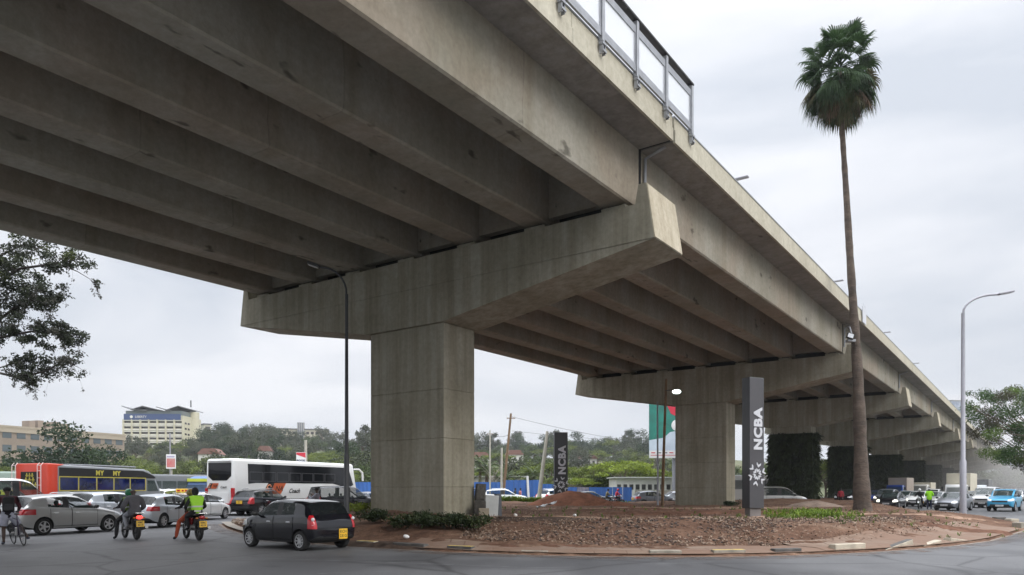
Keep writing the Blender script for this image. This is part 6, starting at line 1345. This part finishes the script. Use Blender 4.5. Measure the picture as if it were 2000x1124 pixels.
LABS = {'leafy_tree': 'rounded leafy tree among many on the green slope behind the traffic', 'umbrella_tree': 'spreading flat topped tree among many on the green slope', 'dry_tree': 'dry twiggy bush among the trees on the slope', 'hill_tree': 'hazy rounded tree along the skyline or far end of the road'}
def scatter(n, px0, px1, d0, d1, wts, s0, s1, name=None):
    for i in range(n):
        px = px0+(px1-px0)*(i+rt.random())/n; d = rt.uniform(d0, d1); k = rt.choices(range(len(wts)), wts)[0]; ms, nm = protos[k]; nm = name or nm
        plant(nm, LABS[nm], ms, dg(px, d), rt.uniform(s0, s1), rt.uniform(0, 6.28), {'leafy_tree': 'leafy trees on the slope', 'umbrella_tree': 'flat topped trees on the slope', 'dry_tree': 'dry bushes on the slope', 'hill_tree': 'trees on the hill skyline'}[nm])
scatter(13, -10, 715, 93, 104, [1, 2, 4, 4, 1, 2, 1], .5, .78)
scatter(20, -20, 720, 112, 150, [1, 3, 6, 6, 2, 2, 2], .65, 1.0)
scatter(16, 230, 735, 160, 215, [1, 3, 6, 6, 2, 1, 1], .75, 1.05)
scatter(14, 235, 410, 215, 290, [2, 4, 4, 4, 4, 1, 0], .7, 1.0)
scatter(12, 400, 735, 225, 300, [3, 3, 2, 2, 5, 0, 0], .9, 1.25)
scatter(6, 395, 520, 250, 330, [4, 2, 0, 0, 5, 0, 0], 1.2, 1.5)
scatter(18, 640, 735, 120, 330, [2, 3, 3, 3, 3, 1, 0], .9, 1.2)
scatter(16, 905, 1330, 104, 135, [0, 2, 5, 4, 2, 4, 2], .55, .85)
scatter(18, 900, 1330, 140, 205, [1, 2, 5, 4, 3, 4, 0], .75, 1.05)
scatter(30, 900, 1340, 205, 310, [2, 4, 3, 4, 6, 2, 0], .8, 1.25)
scatter(34, 890, 1345, 320, 420, [5, 3, 0, 2, 7, 0, 0], .9, 1.6, 'hill_tree')
scatter(16, 420, 735, 320, 400, [5, 3, 0, 2, 7, 0, 0], .9, 1.5, 'hill_tree')
scatter(20, 1420, 1660, 110, 330, [1, 3, 5, 4, 4, 1, 0], .8, 1.2)
scatter(16, 1893, 2015, 375, 430, [3, 4, 0, 3, 5, 0, 0], 1.4, 2.1, 'hill_tree')
for i, (px, d, s) in enumerate([(708, 260, 1.0), (722, 270, 1.15), (1228, 380, 1.0), (1082, 390, 1.1), (962, 350, .9), (1010, 400, 1.1)]): plant('eucalyptus_tree', 'tall loose grey green tree rising over the slope, its trunk showing', TE, dg(px, d), s, i, 'tall loose trees')
# feather palms behind the blue fence
def featherpalm(seed, H, n, L_, lm):
    rr = random.Random(seed); tm = MB(); cm = MB(); tm.tube([(0, 0, -.2), (.1, 0, H*.5), (.05, 0, H)], [.24, .2, .17], 9); c = Vector((.05, 0, H))
    for i in range(n):
        az = i*2.39996; el = R(75-105*i/n); d = Vector((math.cos(az), math.sin(az), 0)); pts = [c+d*L_*math.cos(el)*t+Vector((0, 0, L_*math.sin(el)*t-L_*.55*t*t)) for t in (0, .2, .4, .6, .8, 1)]
        cm.tube(pts, [.035, .03, .025, .02, .014, .008], 4, 0, caps=False); sd = Vector((-d.y, d.x, 0))
        for k in range(26):
            t = .12+.86*k/26; j = min(int(t*5), 4); p = pts[j].lerp(pts[j+1], t*5-j)
            for sg in (1, -1): leafquad(cm, p, sd*sg+d*.6+Vector((0, 0, -.45)), Vector((0, 0, 1)), L_*.26*(1-.5*abs(t-.45)), .05, 1 if rr.random() < .3 else 0)
    return tm.mesh('trunk', BARK, True), cm.mesh('crown', lm)
FP = featherpalm(1, 3.6, 22, 2.9, MID); FP2 = featherpalm(2, 2.2, 18, 2.6, LIGHT); FP3 = featherpalm(3, 5.0, 18, 2.4, [MID[0], DRY[0]])
for ms, px, d, s, lab in ((FP, 950, 93, 1.15, 'green feather palm behind the blue fence nearest the first pier'), (FP3, 939, 96, 1.05, 'tall thin feather palm against the first pier'), (FP2, 1012, 92, 1.0, 'short bushy feather palm behind the blue fence'), (FP, 1040, 95, 1.0, 'feather palm left of the pale leaning pole'), (FP2, 1066, 92, 1.05, 'feather palm between the pale leaning pole and the farther sign'), (FP, 990, 97, .9, 'feather palm behind the brown leaning pole')):
    plant('feather_palm', lab, ms, dg(px, d), s, px, 'feather palms behind the blue fence', 'palm tree')
bt = random.Random(12); tm = MB(); base = [(0, 0, -.2), (.05, 0, 1.0), (0, 0, 2.2)]; tm.tube(base, [.16, .13, .11], 8)
for i in range(9): a = i*.7; limb(tm, (0, 0, 1.9+.03*i), (math.cos(a)*bt.uniform(.8, 1.6), math.sin(a)*bt.uniform(.5, 1.2), bt.uniform(3.6, 5.2)), .06, .015, bt)
o = tm.build('bare_tree', mat('pale_bark', (.25, .22, .18), .9, var=.3, vscale=3), None, True); o.location = dg(962, 86); tag(o, 'bare pale branched little tree in front of the blue fence', 'tree')
# the near tree reaching in from the left
nr = random.Random(77); TX, TDp = -30.5, 41
nt_ = thing('overhanging_tree', 'tree reaching in from the left edge with feathery dark branches', 'tree', (TX, TDp, 0))
tm = MB(); cm = MB(); FOL = [LM('near_dark', (.016, .022, .014), (.05, .06, .035), 1.2), LM('near_mid', (.05, .065, .02), (.12, .14, .05), .9), LM('near_grey', (.05, .05, .04), (.10, .10, .085), 1.5)]
limb(tm, (0, 0, -.3), (.6, 0, 14), .42, .2, nr, .03)
def pz2(px, py, d): p = atd(px, d); return Vector((p.x-TX, d-TDp, zof(py, d)))
def bough(pts, r0, start, dens, spread, mi):
    P_ = [pz2(*q) for q in pts]; n = len(P_); tm.tube(P_, [r0*(1-.85*k/(n-1)) for k in range(n)], 6)
    for j in range(n-1):
        for k in range(6):
            t = (j+k/6)/(n-1)
            if t < start: continue
            p = P_[j].lerp(P_[j+1], k/6)
            for _ in range(3):
                e_ = p+Vector((nr.gauss(.25, .35), nr.gauss(0, .5), nr.gauss(.12, .33)))*spread; tm.tube([p, p.lerp(e_, .5)+Vector((0, 0, .06)), e_], [.018, .012, .006], 4, caps=False)
                leaves(cm, e_, .38*spread, .4*spread, .24*spread, int(dens*1.25*nr.uniform(.5, 1.3)), .14, nr, 0 if nr.random() < .7 else mi, .25)
                if nr.random() < .35:
                    h_ = e_+Vector((nr.uniform(-.2, .2), nr.uniform(-.2, .2), -nr.uniform(.3, .8))); tm.tube([e_, h_], [.006, .003], 3, caps=False); leaves(cm, h_, .1, .1, .2, 14, .09, nr, 2, .9)
bough([(-75, 640, 41), (-20, 560, 40.5), (40, 525, 40), (110, 515, 40), (165, 505, 40)], .13, .22, 60, 1.15, 1); bough([(-40, 560, 41), (0, 500, 41.5), (40, 480, 41.5), (90, 488, 41)], .09, .15, 46, 1.2, 1); bough([(110, 515, 40), (150, 530, 40), (175, 545, 40), (188, 562, 40)], .035, .75, 6, .35, 2)
bough([(-70, 680, 41), (-20, 640, 41), (30, 600, 40.5), (70, 585, 40), (100, 600, 40)], .11, .25, 75, 1.2, 2); bough([(-60, 690, 41), (0, 660, 40.5), (60, 648, 40), (110, 650, 40), (138, 668, 40)], .10, .22, 70, 1.0, 2); bough([(-30, 640, 40), (20, 570, 40.4), (55, 560, 40.4)], .05, .2, 40, 1.0, 0)
bough([(-80, 740, 41), (-20, 725, 40.5), (40, 738, 40), (90, 725, 40), (125, 705, 40), (148, 716, 40)], .10, .3, 22, .8, 2); bough([(-20, 725, 40), (20, 712, 40), (60, 706, 40), (80, 712, 40)], .04, .2, 26, .8, 0); bough([(20, 735, 40), (50, 745, 40), (70, 752, 40)], .03, .3, 20, .7, 2)
tm.build('trunk', BARKD, nt_, True); cm.build('crown', FOL, nt_)
# tree leaning in from the right
rt2 = random.Random(9); RX = atd(2052, 58); t2 = thing('spreading_tree', 'green tree with drooping layered branches leaning in from the right edge', 'tree', (RX.x, 58, 0)); tm = MB(); cm = MB(); limb(tm, (0, 0, -.3), (-.3, 0, 5), .3, .2, rt2, .03)
def pr2(px, py, d): p = atd(px, d); return Vector((p.x-RX.x, d-58, zof(py, d)))
for (px, py) in [(1897, 782), (1925, 772), (1955, 768), (1985, 758), (2015, 765), (1902, 812), (1930, 818), (1960, 810), (1990, 800), (2020, 805), (1918, 838), (1945, 846), (1975, 842), (2005, 840), (1940, 872), (1965, 880), (1990, 875), (2015, 880), (1960, 905), (1985, 912), (2010, 908), (2040, 850), (2040, 900), (2050, 780), (1888, 800), (1880, 776)]:
    for d in ((57, 59.5) if px > 1900 else (58,)):
        e_ = pr2(px+rt2.uniform(-12, 12), py+rt2.uniform(-14, 14), d+rt2.uniform(-1.5, 1.5)); limb(tm, (-.2, 0, rt2.uniform(3.2, 4.8)), e_, .06, .012, rt2, .1)
        sml = .55 if px < 1900 else 1
        leaves(cm, e_, 1.0*sml, .95*sml, .62*sml, int((560 if sml == 1 else 110)), .125, rt2, rt2.choice((0, 0, 1, 2)), .25)
tm.build('trunk', BARK, t2, True); cm.build('crown', [LM('cedar', (.02, .05, .016), (.075, .135, .035), .9), LM('cedar_l', (.06, .10, .02), (.14, .21, .05), .9), LM('cedar_d', (.05, .045, .03), (.09, .085, .05), 1)], t2)
# shrubs round the first pier
SH = [LM('shrub', (.012, .022, .010), (.045, .065, .025), 2), LM('shrub2', (.02, .03, .012), (.06, .08, .03), 2)]
rs = random.Random(3)
for k, (px, d, w_, lab) in enumerate([(778, 24.3, 1.25, 'dark leafy shrub at the left foot of the first pier'), (838, 23.2, 1.3, 'dark leafy shrub in the middle of the first pier front'), (893, 22.9, 1.05, 'dark leafy shrub at the right front corner of the first pier')]):
    x = (px-1000)/FOC*d; cm = MB()
    for j in range(16): leaves(cm, (rs.uniform(-w_, w_), rs.uniform(-.35, .35), .16+rs.uniform(0, .2)), .34, .3, .2, 130, .085, rs, rs.choice((0, 0, 1)))
    o = cm.build('shrub', SH); o.location = (x, d, iz(x, d)); o.rotation_euler = (0, 0, R(-20)); tag(o, lab, 'shrub', 'shrubs at the first pier')
for px, d, lab in ((706, 28.5, 'yellow green plant clump left of the first pier'), (1433, 47.5, 'small dark bush at the right foot of the second pier')):
    x = (px-1000)/FOC*d; cm = MB()
    for j in range(10): leaves(cm, (rs.uniform(-.5, .5), rs.uniform(-.3, .3), .2), .25, .25, .2, 70, .09, rs, 0)
    o = cm.build('shrub', LIMEY if px < 900 else DARK); o.location = (x, d, iz(x, d)); tag(o, lab, 'shrub')
# ================================================================== buildings
CREAM = mat('cream_render', (.52, .49, .36), .8, var=.1, vscale=.2); CREAMW = mat('white_slab', (.66, .64, .57), .8); BANN = mat('banner_blue', (.03, .06, .16), .6); GREYROOF = mat('dark_roof_sheet', (.10, .105, .11), .6); GLZ = mat('green_grey_glazing', (.13, .16, .155), .25); DWIN = mat('dark_window', (.05, .045, .045), .2)  # the last material gives window panes one even dark tone
bp_ = dg(300, 305); d0 = 305; X0, X1 = (243-1000)/FOC*d0, (357-1000)/FOC*d0; Wb = X1-X0
ob_ = thing('office_tower', 'cream office tower with white slabs, blue banner and winged roof', 'building', ((X0+X1)/2, d0, gh(bp_.x, d0)-1), R(2)); g0 = ob_.location.z
zr, zb = zof(812, d0)-g0, 0; DP = 19
m = MB(); m.box((0, DP/2, zr/2), (Wb, DP, zr)); m.build('wall', CREAM, ob_)
fl = 7; zt = zof(820, d0)-g0; fh = (zt-(zof(880, d0)-g0))/5.6
for i in range(8):
    z = zt-fh*(i+.45)
    for k in range(7):
        x = -Wb/2+Wb*(k+.5)/7; m = MB(); m.box((x, -.02, z), (Wb/7*.8, .12, fh*.3)); m.build('window', DWIN, ob_)
    m = MB(); m.box((0, -.25, z-fh*.38), (Wb, .7, fh*.24)); m.build('slab_edge', CREAMW, ob_); m = MB(); m.box((0, -.3, z+fh*.30), (Wb, .8, fh*.15)); m.build('sunshade', CREAMW, ob_)
    for y in (2.5, 5.5, 16.5):
        m = MB(); m.box((Wb/2+.02, y, z-.3), (.12, 1.9, fh*.34)); m.build('side_window', DWIN, ob_)
for k in range(8): m = MB(); m.box((-Wb/2+Wb*k/7, -.35, zt/2), (.55, 1.0, zt)); m.build('pilaster', CREAM, ob_)
m = MB(); m.lathe([(2.6, 0), (2.6, zr+2.5), (0, zr+2.5)], 20, Matrix.Translation((Wb/2-.6, 11.5, 0))); m.build('stair_turret', CREAM, ob_, True)
bn = zof(815, d0)-g0; m = MB(); m.box((-.2, -.7, bn), (Wb-1, .2, 2.5)); q = m.build('banner', BANN, ob_); text('lettering', 'LIBERTY', 1.3, CREAMW, q, basis((-Wb*.2, -.82, bn), (1, 0, 0), (0, 0, 1)), depth=.02); m = MB(); m.ball((-Wb*.36, -.8, bn), (.6, .05, .6), 10, 8); m.build('round_emblem', CREAMW, q)
m = MB(); m.box((0, DP/2, zr+1.0), (Wb-1, DP-1, 2.0)); m.build('roof_storey', GLZ, ob_)
for x0, x1, xm, h0, h1, h2 in ((-Wb/2-.7, -Wb*.1, -Wb*.36, 3.7, 2.2, 2.0), (-Wb*.38, Wb*.12, -Wb*.18, 2.2, 3.7, 2.0), (Wb*.05, Wb*.3, Wb*.2, 3.4, 2.2, 2.0), (Wb*.2, Wb/2+.9, Wb*.42, 2.0, 3.8, 3.0)):
    m = MB(); m.prism([(x0, zr+h0), (xm, zr+h1), (x1, zr+h2), (x1, zr+h2+.3), (xm, zr+h1+.3), (x0, zr+h0+.3)], -.6, DP+.5); m.build('roof_wing', GREYROOF, ob_)
m = MB(); m.tube([(Wb*.4, 14, zr+5), (Wb*.4, 14, zr+8)], .3, 6); m.build('antenna', GREYROOF, ob_)
def block(name, lab, px0, px1, d0_, d1_, py_top, wallm, storeys, bays, winm=DWIN, dep=14, roofm=GREYROOF, par=True):
    a, b_ = atd(px0, d0_), atd(px1, d1_); a = Vector((a.x, a.y, 0)); b_ = Vector((b_.x, b_.y, 0)); L_ = (b_-a).length; g = min(gh(a.x, a.y), gh(b_.x, b_.y))-1; H = zof(py_top, d0_)-g
    t = thing(name, lab, 'building', (*a.xy, g), math.atan2(b_.y-a.y, b_.x-a.x)); m = MB(); m.box((L_/2, dep/2, H/2), (L_, dep, H)); m.build('wall', wallm, t)
    m = MB(); m.box((L_/2, dep/2, H+.15), (L_+.8, dep+.8, .5)); m.build('roof', roofm, t); sh = min(3.4, (H-1)/storeys)
    for s in range(storeys):
        for k in range(bays): m = MB(); m.box((L_*(k+.5)/bays, -.02, H-1.9-s*sh), (L_/bays*.62, .1, sh*.5)); m.build('window', winm, t)
    return t, L_, H
BRN = mat('brown_render', (.23, .185, .145), .85, var=.15, vscale=.3); TAN = mat('tan_parapet', (.34, .29, .225), .85)
t, L_, H = block('brick_building', 'long brown building with a tan parapet behind the large dark tree', -30, 243, 178, 214, 831, BRN, 4, 11, mat('blue_grey_window', (.07, .09, .10), .2), 16, TAN)
m = MB(); m.box((L_/2, 0, H-.5), (L_+.4, .6, 1.6)); m.build('parapet', TAN, t)
for k in range(5): m = MB(); m.box((L_*(.38+.06*k), 6, H+1.4), (1.6, 3, 2.2+.6*(k % 2))); m.build('roof_block', BRN, t, bevel=.1)
block('pale_building', 'pale plain building standing just right of the cream office tower', 398, 413, 350, 352, 829, mat('pale_cream', (.50, .48, .40), .8), 1, 1, dep=20)
block('white_building', 'small white building behind the hill trees with a grey roof', 470, 509, 380, 384, 838, mat('bluish_white', (.50, .52, .55), .8), 3, 5)
t, L_, H = block('office_block', 'low yellow grey office block with a dark striped tower on the hill', 533, 641, 390, 398, 838, mat('yellow_grey', (.42, .39, .30), .8, var=.15), 4, 12)
m = MB(); m.box((L_*.5, -.6, H/2+1.8), (3.8, 1.6, H+3.6)); tw = m.build('tower', mat('tower_blue_grey', (.10, .11, .14), .5), t)
for k in range(4): m = MB(); m.box((L_*.5-1.5+k, -1.45, H/2+1.8), (.22, .12, H+3.4)); m.build('tower_fin', CREAMW, tw)
for k in range(16): m = MB(); m.tube([(L_*(.03+.06*k), 1, H), (L_*(.03+.06*k), 1, H+.9)], .12, 5); m.build('roof_finial', CREAM, t)
TILE = mat('red_tile_roof', (.17, .085, .065), .8, var=.2, vscale=.8)
def house(lab, px, d, py, w_, wallm=WALLW):
    p = dg(px, d); H = max(zof(py, d)-p.z-1.6, 2.6); t = thing('house', lab, 'house', p, R(8)); m = MB(); m.box((0, 3, H/2), (w_, 6, H)); m.build('wall', wallm, t); m = MB(); m.prism([(-w_/2-.4, H), (w_/2+.4, H), (w_*.3, H+1.7), (-w_*.3, H+1.7)], -.4, 6.4); m.build('roof', TILE, t)
    for k in range(3): m = MB(); m.box((-w_*.3+k*w_*.3, -.02, H*.7), (w_*.14, .1, H*.25)); m.build('window', DWIN, t)
house('red roofed house half hidden in the trees above the middle of the coach', 516, 235, 872, 4); house('red roofed house above the left rear of the coach', 408, 215, 877, 6); house('white walled house on the hill right of the farther sign', 1150, 270, 888, 6); house('red roofed house low on the hill left of the billboard', 1262, 250, 905, 4); house('pale house on the hill beside the feather palms', 935, 250, 884, 8); house('small pale house between the feather palms on the hill', 1006, 265, 880, 6)
t, L_, H = block('glass_tower', 'hazy blue glass tower rising behind the flyover at the far right', 1858, 1882, 430, 432, 783, mat('hazy_glass', (.16, .22, .32), .25, var=.1), 7, 3, mat('glass_tower_pane', (.07, .13, .25), .1), 18)
block('glass_tower', 'second hazy grey tower behind the right tree', 1886, 1960, 470, 478, 800, mat('hazy_grey_tower', (.33, .35, .38), .5), 9, 7, mat('grey_tower_pane', (.12, .14, .17), .15), 20)
# ------------------------------------------------------------------ unseen foliage added behind and right of the viewer to darken reflections and girder sides
m = MB(); rb = random.Random(66)
for i in range(30): leaves(m, (-90+6.2*i+rb.uniform(-2, 2), -34+rb.uniform(-4, 4), rb.uniform(3, 6)), 5, 4, 5, 150, 1.1, rb)
for i in range(16): leaves(m, (46+1.5*i+rb.uniform(-3, 3), -30+5.5*i+rb.uniform(-2, 2), rb.uniform(4, 9)), 5, 5, 6.5, 170, 1.1, rb)
tag(m.build('unseen_shade_foliage', MID), kind='stuff')
# ------------------------------------------------------------------ haze
hz = bpy.data.materials.new('haze_air'); hz.use_nodes = True; t = hz.node_tree; t.nodes.clear(); o_ = t.nodes.new('ShaderNodeOutputMaterial'); v_ = t.nodes.new('ShaderNodeVolumePrincipled')
v_.inputs['Color'].default_value = (.93, .95, .98, 1); v_.inputs['Density'].default_value = .00026; v_.inputs['Anisotropy'].default_value = .2; t.links.new(v_.outputs[0], o_.inputs['Volume'])
dz = bpy.data.materials.new('dust_air'); dz.use_nodes = True; t2_ = dz.node_tree; t2_.nodes.clear(); o2_ = t2_.nodes.new('ShaderNodeOutputMaterial'); v2_ = t2_.nodes.new('ShaderNodeVolumePrincipled')
v2_.inputs['Color'].default_value = (.92, .88, .84, 1); v2_.inputs['Density'].default_value = .0042; t2_.links.new(v2_.outputs[0], o2_.inputs['Volume'])
m = MB(); m.ball((0, 0, 0), (30, 75, 15), 24, 14); o = m.build('dust_cloud', dz, None, True); o.location = brp(6, 200, 9); o.rotation_euler = (0, 0, BR); tag(o, kind='stuff')
m = MB(); m.box((550, 1000, 44), (3100, 2700, 91)); tag(m.build('haze', hz), kind='stuff')
